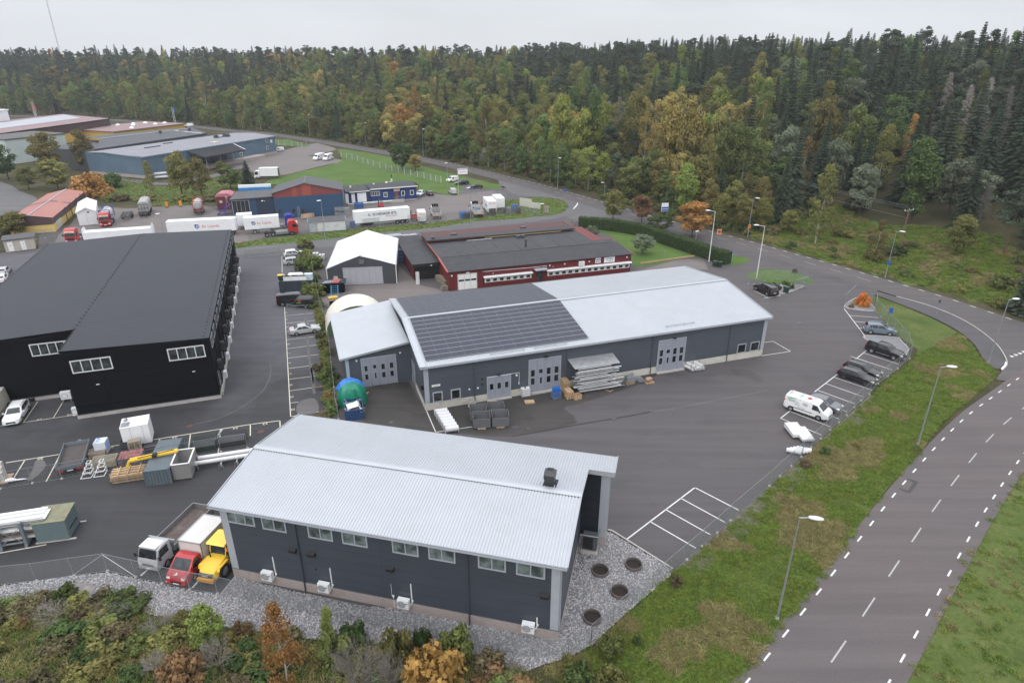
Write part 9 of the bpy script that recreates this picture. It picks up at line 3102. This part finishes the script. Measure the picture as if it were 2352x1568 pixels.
GEN={'broad':lambda i:g_broad(10+i),'round':lambda i:g_broad(30+i,40,120,(3.9,4.5,4.9)),'tall':lambda i:g_broad(50+i,36,115,(2.4,4.5,5.2),.30,.3),'aspen':lambda i:g_aspen(60+i),'birch':lambda i:g_birch(70+i),'spruce':lambda i:g_spruce(80+i,2.0,1.0+.15*i),'pine':lambda i:g_pine(90+i),'dead':lambda i:g_dead(95+i),'bush':lambda i:g_bush(100+i),'twigs':lambda i:g_twigs(110+i),'dome':lambda i:g_bush(120+i,30,70,.24)}
_G,_C={},{}
def proto(shape,col,i):
 k=(shape,i)
 if k not in _G:
  L_,tk=GEN[shape](i)
  base=L_.mesh('crown',LEAF[col])
  _G[k]=(base,trunk_mesh(*tk,seed=i+5),col)
  _C[(shape,col,i)]=base
 if(shape,col,i)not in _C:
  me=_G[k][0].copy()
  me.materials[0]=LEAF[col]
  _C[(shape,col,i)]=me
 return _C[(shape,col,i)],_G[k][1]
REFH={'bush':2.3,'twigs':3.0,'dome':2.2}
REFW={'broad':7.0,'round':8.8,'tall':5.6,'aspen':4.4,'birch':4.4,'spruce':4.0,'pine':4.8,'dead':3.8,'bush':3.0,'twigs':3.4,'dome':3.0}
NAME={'broad':'broadleaf_tree','round':'broadleaf_tree','tall':'broadleaf_tree','aspen':'aspen_tree','birch':'birch_tree','spruce':'spruce_tree','pine':'pine_tree','dead':'dead_spruce_tree','bush':'shrub','twigs':'bare_shrub','dome':'shrub'}
TREES=[]
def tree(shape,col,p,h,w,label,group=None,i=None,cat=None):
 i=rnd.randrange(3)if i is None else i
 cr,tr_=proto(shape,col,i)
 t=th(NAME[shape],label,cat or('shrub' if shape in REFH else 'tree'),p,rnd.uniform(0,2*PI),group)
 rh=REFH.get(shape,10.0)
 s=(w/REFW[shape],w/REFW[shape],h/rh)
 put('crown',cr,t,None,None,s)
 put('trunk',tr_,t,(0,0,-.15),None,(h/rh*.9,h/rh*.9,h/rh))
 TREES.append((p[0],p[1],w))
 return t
def on_hill(k,x,y):
 p=at(k,x,y)
 for _ in range(40):
  q=at(k,x,y,max(0.0,min(36.0,hill(p.x,p.y))))
  if(q-p).length<.05:
   break
  p=p.lerp(q,.5)
 return V3((p.x,p.y,hill(p.x,p.y)-.1))
def T(shape,col,k,bx,by,ty,wpx,label,group=None,i=None,hmin=1.0):
 """tree with its foot at (bx, by), tip at row ty and crown wpx wide, all read off the photo"""
 b=on_hill(k,bx,by)
 h=max(hmin,top_h(b,k,bx,ty)-b.z)
 dep=b.y*CP+(CAM_H-b.z)*SP
 w=wpx*CR[k][2]/FPX*dep
 return tree(shape,col,b,h,w,label,group,i)
 # --- trees that the photo singles out --------------------------------------------------------------
T('broad','olive','C3',925,1290,995,270,'yellow-green maple at the junction, leftmost of the roadside trees')
T('broad','rust','C3',1190,1312,1030,230,'brownish green maple at the junction behind the hedge')
T('round','deep','C3',1345,1395,1205,280,'low dark green round tree beside the blue company board',hmin=4)
T('round','orange','C3',1650,1440,1060,400,'orange and green maple by the roadside at the hedge bend')
T('broad','grey','C7',1200,275,70,245,'pale willow-leaved tree alone on the workshop lawn')
T('bush','grey','C3',725,1450,1315,150,'pale grey-green shrub in front of the clipped hedge')
T('twigs','twig','C3',575,1335,1225,110,'whitish feathery shrub at the north end of the hedge')
T('round','deep','C2',1345,818,485,290,'dark green round tree beside the lawn fence')
T('broad','yellow','C2',1465,835,672,160,'small golden tree beside the dark round one')
T('broad','olive','J1',700,990,265,480,'tall olive tree before the yellow brown warehouse')
T('tall','olive','J1',1180,860,245,330,'tall yellowing tree between brown warehouse and slate warehouse')
T('broad','olive','J1',800,1125,690,520,'broad yellow-green tree behind the terracotta roof')
T('broad','deep','J1',120,990,470,420,'dark green tree at the west edge by the pale shed')
T('broad','olive','J1',400,1130,790,330,'smaller green-yellow tree left of the broad yellow-green one')
T('dome','orange','J1',1270,1230,835,560,'rounded orange tree at the end of the terracotta roof')
T('bush','green','J1',1560,1110,850,240,'green shrub right of the rounded orange tree')
T('birch','olive','J1',2085,1195,750,240,'slender yellow birch on the bank behind the grey covered trailer')
T('broad','olive','C1',1680,1075,600,280,'tall olive tree before the slate warehouse, left of a pair')
T('broad','olive','C1',1860,1080,690,260,'olive tree before the slate warehouse, right of a pair')
T('broad','green','C1',2125,1000,775,250,'green tree behind the navy store')
T('spruce','spruce','C1',2290,1010,735,210,'blue-green spruce behind the navy store',i=0)
T('tall','olive','C1',2050,900,725,130,'small yellow tree at the loading canopy')
T('broad','olive','C1',150,1430,1195,330,'bushy yellow-green tree beside the transformer house')
T('bush','green','C1',20,1420,1190,160,'green shrub at the west edge near the transformer house')
for x,w,c in((1120,160,'brown'),(1350,200,'olive'),(1700,240,'olive'),(1930,190,'brown'),(1030,150,'green'),(2060,160,'olive')):
 T('bush',c,'C1',x,1105,1040,w,'low bush in the scrub on the bank above the haulage yard','bushes on the bank',hmin=2)
 # grassy slope to the right
T('birch','olive','C4',432,1500,790,350,'big yellowing birch standing alone on the roadside slope',i=0)
T('birch','rust','C4',275,1110,540,195,'slim brownish birch behind the big yellow birch')
T('birch','olive','C8',975,312,-25,190,'small thin birch beside the timber power pole')
T('broad','grey','C4',560,1080,470,310,'pale grey-green willow above the big birch')
T('birch','olive','C4',700,800,430,150,'slim yellowish birch beside the grey-green willow')
T('broad','grey','C4',830,1260,710,320,'grey-green willow at the top of the grassy slope')
T('birch','orange','C4',1230,860,330,190,'tall orange-topped birch in front of dark spruces')
T('spruce','spruce','C4',1320,980,500,330,'dark dense spruce below the orange-topped birch')
T('spruce','spruce','C4',1400,700,240,130,'slim blue-green spruce beside the orange-topped birch')
T('spruce','spruce','C4',970,760,60,330,'big dark spruce in the middle of the right-hand forest')
T('broad','grey','C4',1650,1250,640,420,'broad grey-green tree on the right slope')
T('broad','grey','C4',1880,1240,800,380,'pale grey-green tree in front of the broad one')
T('dead','twig','C4',1940,1290,930,190,'white dead tree with bare branches on the right slope')
T('pine','pine','C4',2160,1600,970,400,'dark low-branched pine at the right edge of the slope')
T('broad','olive','C4',1720,1590,1210,340,'yellow-green bushy tree at the foot of the right forest')
T('broad','olive','C4',180,1400,1170,210,'small yellow-green tree at the left end of the slope')
T('tall','grey','C4',2240,760,180,180,'tall grey-green tree high on the right slope')
# aspen grove and its neighbours across the road
for(s,c,bx,by,ty,w,lab)in(('tall','lime',450,870,70,260,'bright green aspen at the left end of the grove'),('tall','lime',620,900,160,250,'bright green aspen, second from the left of the grove'),('tall','lime',830,900,110,240,'bright green aspen with red tip in the left half of the grove'),('broad','green',720,880,20,280,'reddish topped tree behind the bright green aspens'),('broad','olive',1100,900,10,320,'brown-green round crown behind the grove'),('tall','green',910,960,540,190,'low green tree before the bright green aspens'),('aspen','yellow',1180,1010,140,190,'tall pale yellow aspen at the left of the yellow group'),('aspen','yellow',1270,1030,380,200,'shorter yellow aspen before the yellow group'),('tall','yellow',1420,1000,10,300,'tallest yellow aspen crown, left top of the yellow group'),('tall','yellow',1600,1020,40,290,'yellow aspen crown next to the tallest one'),('aspen','yellow',1490,1170,640,190,'slender yellow aspen nearest the road'),('aspen','yellow',1650,1000,330,170,'thin-leaved yellow aspen in the middle of the grove'),('tall','olive',1830,1000,165,230,'orange-tipped yellowing aspen right of the yellow group'),('round','green',1960,1080,260,330,'big green round tree, left of the pair at the grove end'),('round','green',2160,1090,320,370,'big green round tree, right of the pair at the grove end'),('tall','olive',1800,1280,850,170,'young yellow-green tree before the big green pair'),('tall','olive',2000,1330,860,200,'young green-yellow tree in the thicket by the orange sign'),('tall','olive',2260,1330,850,210,'young tree at the right end of the roadside thicket'),('tall','olive',1900,1370,1010,180,'bushy sapling at the road edge left of the orange sign'),('tall','olive',2110,1390,990,190,'bushy sapling right behind the orange sign'),('tall','olive',2290,1400,1040,180,'bushy sapling at the start of the slope'),('tall','green',60,800,260,200,'green tree left of the gap in the grove'),('tall','lime',215,820,340,170,'slim bright green tree with pink tip in the gap'),('broad','grey',700,900,590,170,'dead-topped grey tree under the bright aspens'),('bush','deep',720,975,830,150,'dark bush at the foot of the grove')):
 T(s,c,'C3',bx,by,ty,w,lab)
for lab,k,x,y,h in(('grey dead spruce left of a pair above the aspens','C3',870,640,24),('grey dead spruce right of a pair above the aspens','C3',960,650,26),('grey dead spruce high on the right slope','C4',1530,560,24),('grey dead spruce in the right-hand forest, the broad one','C4',1880,640,24),('grey dead spruce beside the broad one','C4',1720,640,22),('grey dead spruce near the right edge','C4',2090,600,20)):
 p=on_hill(k,x,y)
 tree('dead','twig',p,h*.85,h*.36,lab)
 # two tall firs on the skyline
for lab,x,ty,d in(('tall ragged fir breaking the skyline, left of two',2135,45,255),('tall pointed fir breaking the skyline, right of two',2218,52,265)):
 X=(x-1176)/FPX*d*1.02
 z0=hill(X,d)
 Y=(ty-784)/FPX
 ztop=CAM_H+(-SP-Y*CP)/(CP-Y*SP)*d
 tree('spruce','spruce',(X,d,z0-.1),max(15,ztop-z0),10,lab,i=0)
 # --- hedge, shrubs and beds close to the halls
HL=smooth(ats('C7',[(615,30),(800,45),(1000,70),(1200,110),(1420,185),(1650,262),(1850,330),(1985,370)]),3,False)
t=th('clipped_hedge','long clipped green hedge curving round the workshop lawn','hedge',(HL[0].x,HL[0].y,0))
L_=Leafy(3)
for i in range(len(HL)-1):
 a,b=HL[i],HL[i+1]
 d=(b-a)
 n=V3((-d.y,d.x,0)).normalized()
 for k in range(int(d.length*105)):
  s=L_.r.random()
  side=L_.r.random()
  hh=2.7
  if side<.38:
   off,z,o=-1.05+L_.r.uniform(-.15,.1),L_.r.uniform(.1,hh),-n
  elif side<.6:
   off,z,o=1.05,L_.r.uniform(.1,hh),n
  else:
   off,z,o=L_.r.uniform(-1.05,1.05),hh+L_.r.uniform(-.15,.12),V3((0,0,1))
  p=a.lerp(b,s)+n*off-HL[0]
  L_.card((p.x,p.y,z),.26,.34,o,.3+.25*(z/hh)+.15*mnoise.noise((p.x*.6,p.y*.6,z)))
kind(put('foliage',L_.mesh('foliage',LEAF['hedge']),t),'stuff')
q=MB()
for a,b in zip(HL,HL[1:]):
 a2,b2=a-HL[0],b-HL[0]
 q.bar((a2.x,a2.y,1.25),(b2.x,b2.y,1.25),1.9,2.5)
q.bd('hedge_core',mat('hedge_core_green',(.02,.035,.012),.9),t)
t=T('dome','red','C8',858,745,600,155,'round red and yellow-green shrub in the gravel bed by the gate',i=0)
T('bush','rust','C8',763,765,720,50,'small brown shrub beside the round red one',hmin=.7)
for i,(x,y,ty,w)in enumerate(((1250,225,160,90),(1400,210,150,100),(1465,255,180,90),(1315,268,195,70))):
 T('bush','deep','J8',x,y,ty,w,'dark green shrub in the small bed behind the black minivan','shrubs behind the black minivan',hmin=.8)
T('bush','brown','J8',1505,70,-10,70,'thin brown sapling at the tip of the gate lawn')
# overgrown strip between the numbered bays and the side wing
ST=ats('C6',[(470,215),(480,300),(500,360),(500,420),(510,590),(520,640),(560,690),(560,780),(575,860),(590,950),(605,1040),(620,1130),(630,1220),(645,1310),(655,1400),(660,1480)])+ats('E2',[(650,0),(665,90),(655,190),(690,280),(680,350),(700,430)])
cyc=['brown','olive','olive','green','deep','green','green','deep','olive','green','brown','olive','green','brown','green','deep','green','deep','brown','rust','green','brown']
for i,p in enumerate(ST):
 for j in range(2):
  big=3<=i<=5
  h=(3.4 if big else 2.4 if i<3 else 1.2)*rnd.uniform(.75,1.2)
  q_=p+V3((rnd.uniform(-.9,.9),rnd.uniform(-1.2,1.2),0))
  tree('bush' if rnd.random()<.8 else 'twigs',cyc[i]if j else 'green',q_,h,h*rnd.uniform(.9,1.3)+.5,'self-sown bush in the overgrown strip beside the numbered bays','bushes in the overgrown strip')
WEED=[V3((p.x,p.y,0))for p in ats('C6',[(525,620),(600,690),(640,960),(690,1280),(710,1560)])+ats('E2',[(745,450),(640,440),(620,200)])+ats('C6',[(610,1400),(575,1100),(545,850),(500,640),(460,330),(440,200),(500,220)])]
sheet('weed_strip',WEED,0.012,GRASS)
# --- scrub on the knoll in front
for(s,c,k,bx,by,ty,w,lab)in(('birch','orange','F2',300,1640,860,480,'orange-leaved birch in the scrub, tallest thing below the grey hall'),('tall','lime','F2',680,1190,850,150,'small bright green sapling between orange birch and bare shrub'),('bush','green','F2',720,1420,1020,340,'mid green shrub right of the orange birch'),('bush','deep','F2',900,1230,950,330,'dark green shrub at the gravel edge below the second heat pump'),('twigs','twig','F2',960,1640,1090,520,'large bare grey shrub, left of two'),('twigs','twig','F2',1230,1600,1190,330,'bare grey shrub, right of two'),('bush','olive','F2',1290,1400,970,330,'green-yellow shrub below the third heat pump'),('bush','deep','F2',1530,1250,975,190,'dark shrub at the gravel edge right of the third heat pump'),('bush','orange','F2',1640,1640,1130,620,'bright orange rowan shrub at the bottom'),('bush','green','F2',1830,1330,1020,360,'green shrub behind the bright orange rowan'),('bush','orange','F2',1480,1560,1210,230,'small orange shrub left of the bright rowan'),('bush','brown','F2',2150,1440,1250,330,'brownish shrub under the hall corner'),('broad','lime','F1',1950,1260,855,430,'light green young tree left of the orange birch'),('twigs','twig','F1',2000,1420,1080,360,'bare twiggy shrub below the light green tree'),('bush','rust','F1',1680,1560,1270,420,'rusty brown shrub at the lower edge'),('twigs','twig','F1',1480,1460,1230,330,'grey leafless shrub amid the scrub'),('twigs','twig','F1',1480,1080,870,280,'grey leafless shrub near the gravel'),('bush','rust','F1',2230,1120,980,200,'small rusty shrub at the gravel below the roller'),('bush','green','F3',910,1290,1085,250,'dark green shrub at the verge beside the planting rings'),('bush','deep','F3',1150,1200,1110,100,'little dark shrub on the verge edge'),('bush','deep','F3',620,1600,1330,330,'green shrub below the fence corner'),('bush','olive','F3',900,1640,1370,340,'olive shrub at the bottom of the verge'),('bush','olive','F3',520,1470,1270,160,'yellow-orange shrub inside the fence corner'),('bush','deep','E4',520,790,700,110,'small dark bush on the verge by the short white pipes'),('bush','green','E4',1370,750,700,90,'tuft of green at the foot of the middle street lamp'),('bush','olive','E4',810,720,660,80,'thin yellowish plant in the middle of the verge'),('bush','brown','F3',1500,660,560,130,'brown dock plants at the fence end'),('bush','brown','E4',350,900,830,130,'brown weeds at the fence footing')):
 T(s,c,k,bx,by,ty,w,lab,hmin=.7)
KP=[V3((p.x,p.y,0))for p in ats('F1',[(-700,830),(0,790),(300,720),(520,730),(900,810),(1300,890),(1550,960),(2150,1050)])+ats('F2',[(400,1160),(1000,1200),(1700,1270),(2300,1370)])+ats('F3',[(250,1500),(400,1900)])]+[V3((8,16,0)),V3((-45,16,0))]
rs=random.Random(12)
n_s=0
for x,y in rand_in(KP,290,rs):
 d=math.hypot(x,y-0)
 edge=y>30
 s_=rs.random()
 col=rs.choice(('brown','olive','olive','deep','green','rust','brown','olive'))
 h=rs.uniform(.7,1.7)
 tree('twigs' if s_<.07 else 'bush','twig' if s_<.07 else col,(x,y,knoll(x,y)-.1),h,h*rs.uniform(1.4,2.3),{'brown':'low brown','olive':'low olive','deep':'low dark green','green':'low green','rust':'low rusty'}[col]+' bush in the scrub before the gravel bed','scrub bushes before the gravel bed')
 # rock breaking through at the edge of the scrub
for lab,x,y,w in(('flat grey rock showing through the gravel edge',690,720,1.7),('small flat rock at the scrub edge',1150,790,1.0)):
 p=at('F1',x,y)
 q=MB()
 rg=[[(w*k*math.cos(2*PI*i/11)*(1+.2*math.sin(i*2.1)),.55*w*k*math.sin(2*PI*i/11)*(1+.15*math.cos(i*3)),z)for i in range(11)]for k,z in((1,-.2),(.9,.12),(.6,.28),(.2,.32))]
 o=tag(q.loft(rg).bd('rock_outcrop',mat('granite',(.22,.20,.19),.9,var=.3,vs=2,bump=.5),loc=(p.x,p.y,knoll(p.x,p.y)-.05),angle=R(40)),lab,'rock')
for lab,k,x,y,w in(('mossy boulder cliff by the forest road bend','C2',2180,740,9),):
 p=on_hill(k,x,y)
 q=MB()
 rg=[[(w*s*math.cos(2*PI*i/13)*(1+.18*math.sin(i*2.1)),.6*w*s*math.sin(2*PI*i/13)*(1+.2*math.cos(i*3)),z*w*.55)for i in range(13)]for s,z in((1,-.2),(.95,.4),(.8,.8),(.45,1.02),(.1,1.08))]
 tag(q.loft(rg).bd('boulder',mat('mossy_granite',(.13,.125,.12),.9,var=.3,vs=1,dirt=(.10,.12,.03),dfac=.9,bump=.6,bs=3),loc=p),lab,'rock')
 # --- scattered cover that nobody would count
def scatter(name,pts,protos,parent=None):
 """points (x, y, z, scale, proto) carry copies of the given meshes; one object, kind stuff"""
 me=bpy.data.meshes.new(name)
 me.from_pydata([p[:3]for p in pts],[],[])
 for nm,tp,vals in(('sc','FLOAT_VECTOR',[c for p in pts for c in(p[3]if hasattr(p[3],'__len__')else(p[3],)*3)]),('rz','FLOAT',[rs.uniform(0,2*PI)for _ in pts]),('pk','INT',[p[4]for p in pts])):
  a=me.attributes.new(nm,tp,'POINT')
  a.data.foreach_set('vector' if tp=='FLOAT_VECTOR' else 'value',vals)
 o=kind(put(name,me),'stuff')
 ng=bpy.data.node_groups.new(name,'GeometryNodeTree')
 ng.interface.new_socket('Geometry',in_out='INPUT',socket_type='NodeSocketGeometry')
 ng.interface.new_socket('Geometry',in_out='OUTPUT',socket_type='NodeSocketGeometry')
 N,L=ng.nodes,ng.links
 gi,go=N.new('NodeGroupInput'),N.new('NodeGroupOutput')
 join=N.new('GeometryNodeJoinGeometry')
 def attr(nm,dt):
  a=N.new('GeometryNodeInputNamedAttribute')
  a.data_type=dt
  a.inputs['Name'].default_value=nm
  return a.outputs['Attribute']
 sc_,rz,pk=attr('sc','FLOAT_VECTOR'),attr('rz','FLOAT'),attr('pk','INT')
 cx=nn(N,'ShaderNodeCombineXYZ')
 L.new(rz,cx.inputs['Z'])
 for i,pm_ in enumerate(protos):
  ob=bpy.data.objects.new(name+'_piece',pm_)
  oi=N.new('GeometryNodeObjectInfo')
  oi.inputs['Object'].default_value=ob
  oi.inputs['As Instance'].default_value=True
  eq=N.new('FunctionNodeCompare')
  eq.data_type='INT'
  eq.operation='EQUAL'
  L.new(pk,eq.inputs[2])
  eq.inputs[3].default_value=i
  ip=N.new('GeometryNodeInstanceOnPoints')
  L.new(gi.outputs[0],ip.inputs['Points'])
  L.new(eq.outputs[0],ip.inputs['Selection'])
  L.new(oi.outputs['Geometry'],ip.inputs['Instance'])
  L.new(cx.outputs[0],ip.inputs['Rotation'])
  L.new(sc_,ip.inputs['Scale'])
  L.new(ip.outputs[0],join.inputs[0])
 L.new(join.outputs[0],go.inputs[0])
 md=o.modifiers.new('scatter','NODES')
 md.node_group=ng
 return o
def tuft(seed,n,h,w,col):
 L_=Leafy(seed)
 r=L_.r
 for i in range(n):
  a=r.uniform(0,2*PI)
  k=w*math.sqrt(r.random())
  p=V3((k*math.cos(a),k*math.sin(a),0))
  l=h*r.uniform(.5,1.1)
  lean=V3((r.gauss(0,.45),r.gauss(0,.45),1)).normalized()*l
  s_=V3((-math.sin(a),math.cos(a),0))*r.uniform(.015,.035)
  o=len(L_.v)
  m_=p+lean*.55
  e_=p+lean+V3((lean.x*.4,lean.y*.4,-l*.15))
  L_.v+=[tuple(p-s_),tuple(p+s_),tuple(m_+s_),tuple(m_-s_),tuple(e_)]
  L_.f+=[(o,o+1,o+2,o+3),(o+3,o+2,o+4)]
  L_.t+=[r.random()*.6,.3+r.random()*.7]
 return L_.mesh('tuft',LEAF[col])
TUFT=[tuft(1,46,.55,.42,'grass'),tuft(2,46,.60,.45,'straw'),tuft(3,40,.35,.45,'grass'),tuft(4,26,.8,.35,'straw')]
pts=[]
for poly,n,lo in((VERGE,17000,.55),(EAST,9000,.55),(SLOPE,9000,.9)):
 for x,y in rand_in(poly,n,rs):
  if in_poly(x,y,BED)or(poly is SLOPE and seg_dist(x,y,HILL_LINE)>-4.6):
   continue
  nz=mnoise.noise((x*.16,y*.16,0))+.5*mnoise.noise((x*.5,y*.5,4))
  mown=poly is VERGE and seg_dist(x,y,MAIN_LINE)>15 and x>45
  k=(1 if rs.random()<.55 else 3)if nz>.18 else(0 if nz>-.25 else 2)
  if mown:
   if rs.random()<.6:
    continue
   k=0
  s_=lo*rs.uniform(.6,1.35)*(.35 if mown else 1)
  pts.append((x,y,hill(x,y)-.08,(s_*1.2,s_*1.2,s_),k))
for x,y in rand_in(KP,7000,rs):
 pts.append((x,y,knoll(x,y)-.1,rs.uniform(.5,1.0),rs.choice((0,1,1,3,2))))
for poly,n in((WEED,1100),(WSTRIP,2600),(STRIP,2500)):
 for x,y in rand_in(poly,n,rs):
  pts.append((x,y,.0,rs.uniform(.3,.7),rs.choice((0,1,2,1))))
scatter('long_grass',pts,TUFT)
# loose stones on the gravel
ST_=[]
for i,c in enumerate(((.34,.34,.36),(.20,.20,.21),(.46,.46,.47),(.38,.33,.31))):
 q=MB()
 q.loft([[(.055*k*math.cos(2*PI*j/6+i),.045*k*math.sin(2*PI*j/6+i),z)for j in range(6)]for k,z in((.8,-.01),(1,.02),(.6,.05))])
 ST_.append(q.mesh('stone',mat('stone_%d'%i,c,.9)))
pts=[]
RINGS=ats('F3',[(737,975),(808,545),(1115,490),(988,740)])
for x,y in rand_in(BED,24000,rs):
 if any((x-p.x)**2+(y-p.y)**2<.6 for p in RINGS):
  continue
 pts.append((x,y,-.012,rs.uniform(.7,1.7),rs.choice((0,0,1,1,2,3))))
scatter('loose_gravel',pts,ST_)
# --- the forest: nearest trees as objects, the deep wood beyond as one mass
SPEC=[]
rf=random.Random(21)
cell={}
def free(x,y,r):
 i,j=int(x//8),int(y//8)
 for a in range(i-1,i+2):
  for b in range(j-1,j+2):
   for(u,v,rr)in cell.get((a,b),()):
    if(u-x)**2+(v-y)**2<((r+rr)*.5)**2:
     return False
 cell.setdefault((i,j),[]).append((x,y,r))
 return True
for x,y,w in TREES:
 cell.setdefault((int(x//8),int(y//8)),[]).append((x,y,w*.8))
HW=1176/FPX
tries=0
while len(SPEC)<6200 and tries<60000:
 tries+=1
 y=rf.uniform(95,760)if rf.random()<.75 else rf.uniform(95,420)
 x=rf.uniform(-1,1)*(y*HW*1.06+25)
 if y<30 or x<-560 or x>520:
  continue
 d=-seg_dist(x,y,HILL_LINE)
 if d<8 or d>340:
  continue
 if in_poly(x,y,SLOPE):
  continue
 sx=1176+FPX*x/(y*CP+20)
 nz=mnoise.noise((x*.018,y*.018,5.5))
 con=.08+.0020*d+.35*nz
 if sx>1750:
  con=.74+.25*nz
 elif sx>1180:
  con=.04+.0048*d+.35*nz
 elif sx<620:
  con=.14+.0030*d+.5*nz
 u=rf.random()
 if u<con:
  s='spruce' if rf.random()<(.78 if sx>1500 else.55)else 'pine'
  c=s
  h=rf.uniform(17,27)
  w=h*(rf.uniform(.34,.48)if s=='spruce' else rf.uniform(.38,.50))
 else:
  s=rf.choice(('broad','tall','tall','aspen','birch'))
  n2=mnoise.noise((x*.03,y*.03,9.1))
  c='orange' if n2>.52 else 'yellow' if n2>.30 else rf.choice(('olive','olive','green'))if n2>.05 else rf.choice(('green','green','lime','olive'))
  if sx>1750:
   c=rf.choice(('grey','olive','green','green'))
  h=rf.uniform(14,24)
  w=h*rf.uniform(.44,.60)*(1.1 if s=='broad' else.95)
 if d<20:
  h*=.72
  w*=.8
 if not free(x,y,w*.80 if s in('spruce','pine')else w*.72):
  continue
 SPEC.append((math.hypot(x,y),x,y,h,w,s,c,sx))
SPEC.sort()
ZONES=((520,'left of the flagpoles'),(840,'behind the slate warehouse'),(1180,'across the road from the big lawn'),(1780,'behind the aspen grove'),(2000,'right of the aspen grove'),(9999,'on the right-hand slope'))
KW={'spruce':'dark spruce','pine':'dark pine','orange':'orange-leaved tree','yellow':'yellow-leaved tree','olive':'yellowing tree','green':'green broadleaf tree','deep':'deep green broadleaf tree','lime':'bright green broadleaf tree','grey':'grey-green tree','rust':'brown-leaved tree'}
budget=170
taken,used,vis=[],set(),{}
for k,sp in enumerate(SPEC):
 r_,x,y,h,w,s,c,sx=sp
 b=int(sx//34)
 top=top=(CAM_H-hill(x,y)-h)/max(1,y)
 if-40<sx<2400 and top<vis.get(b,9)-.004 and len(taken)<budget+40:
  vis[b]=min(vis.get(b,9),top)
  taken.append(k)
for k,sp in enumerate(SPEC):
 if len(taken)>=budget+60:
  break
 if k not in taken and-40<sp[7]<2400:
  taken.append(k)
taken=set(taken)
far_pts,far_protos,far_key=[],[],{}
for k,(r_,x,y,h,w,s,c,sx)in enumerate(SPEC):
 z=hill(x,y)-.2
 if k in taken:
  zn=next(n for lim,n in ZONES if sx<lim)
  tree(s,c,(x,y,z),h,w,'%s in the forest %s'%(KW[c],zn),'forest trees '+zn)
 else:
  i=rf.randrange(3)
  cr,tr_=proto(s,c,i)
  for me in(cr,tr_):
   if me.name not in far_key:
    far_key[me.name]=len(far_protos)
    far_protos.append(me)
   far_pts.append((x,y,z,(w/REFW[s],w/REFW[s],h/10)if me is cr else(h/10,)*3,far_key[me.name]))
scatter('deep_forest',far_pts,far_protos)
# undergrowth along the forest edge
UG=[proto('bush',c,i)[0]for c in('brown','olive','green','deep')for i in(0,1)]
pts=[]
tries=0
while len(pts)<1500 and tries<30000:
 tries+=1
 y=rf.uniform(90,470)
 x=rf.uniform(-1,1)*(y*HW+20)
 d=-seg_dist(x,y,HILL_LINE)
 if not 6.5<d<34 or(in_poly(x,y,SLOPE)and rf.random()<.9):
  continue
 s_=rf.uniform(.6,1.5)*(.7 if d<10 else 1)
 pts.append((x,y,hill(x,y)-.2,s_,rf.randrange(8)))
scatter('undergrowth',pts,UG)
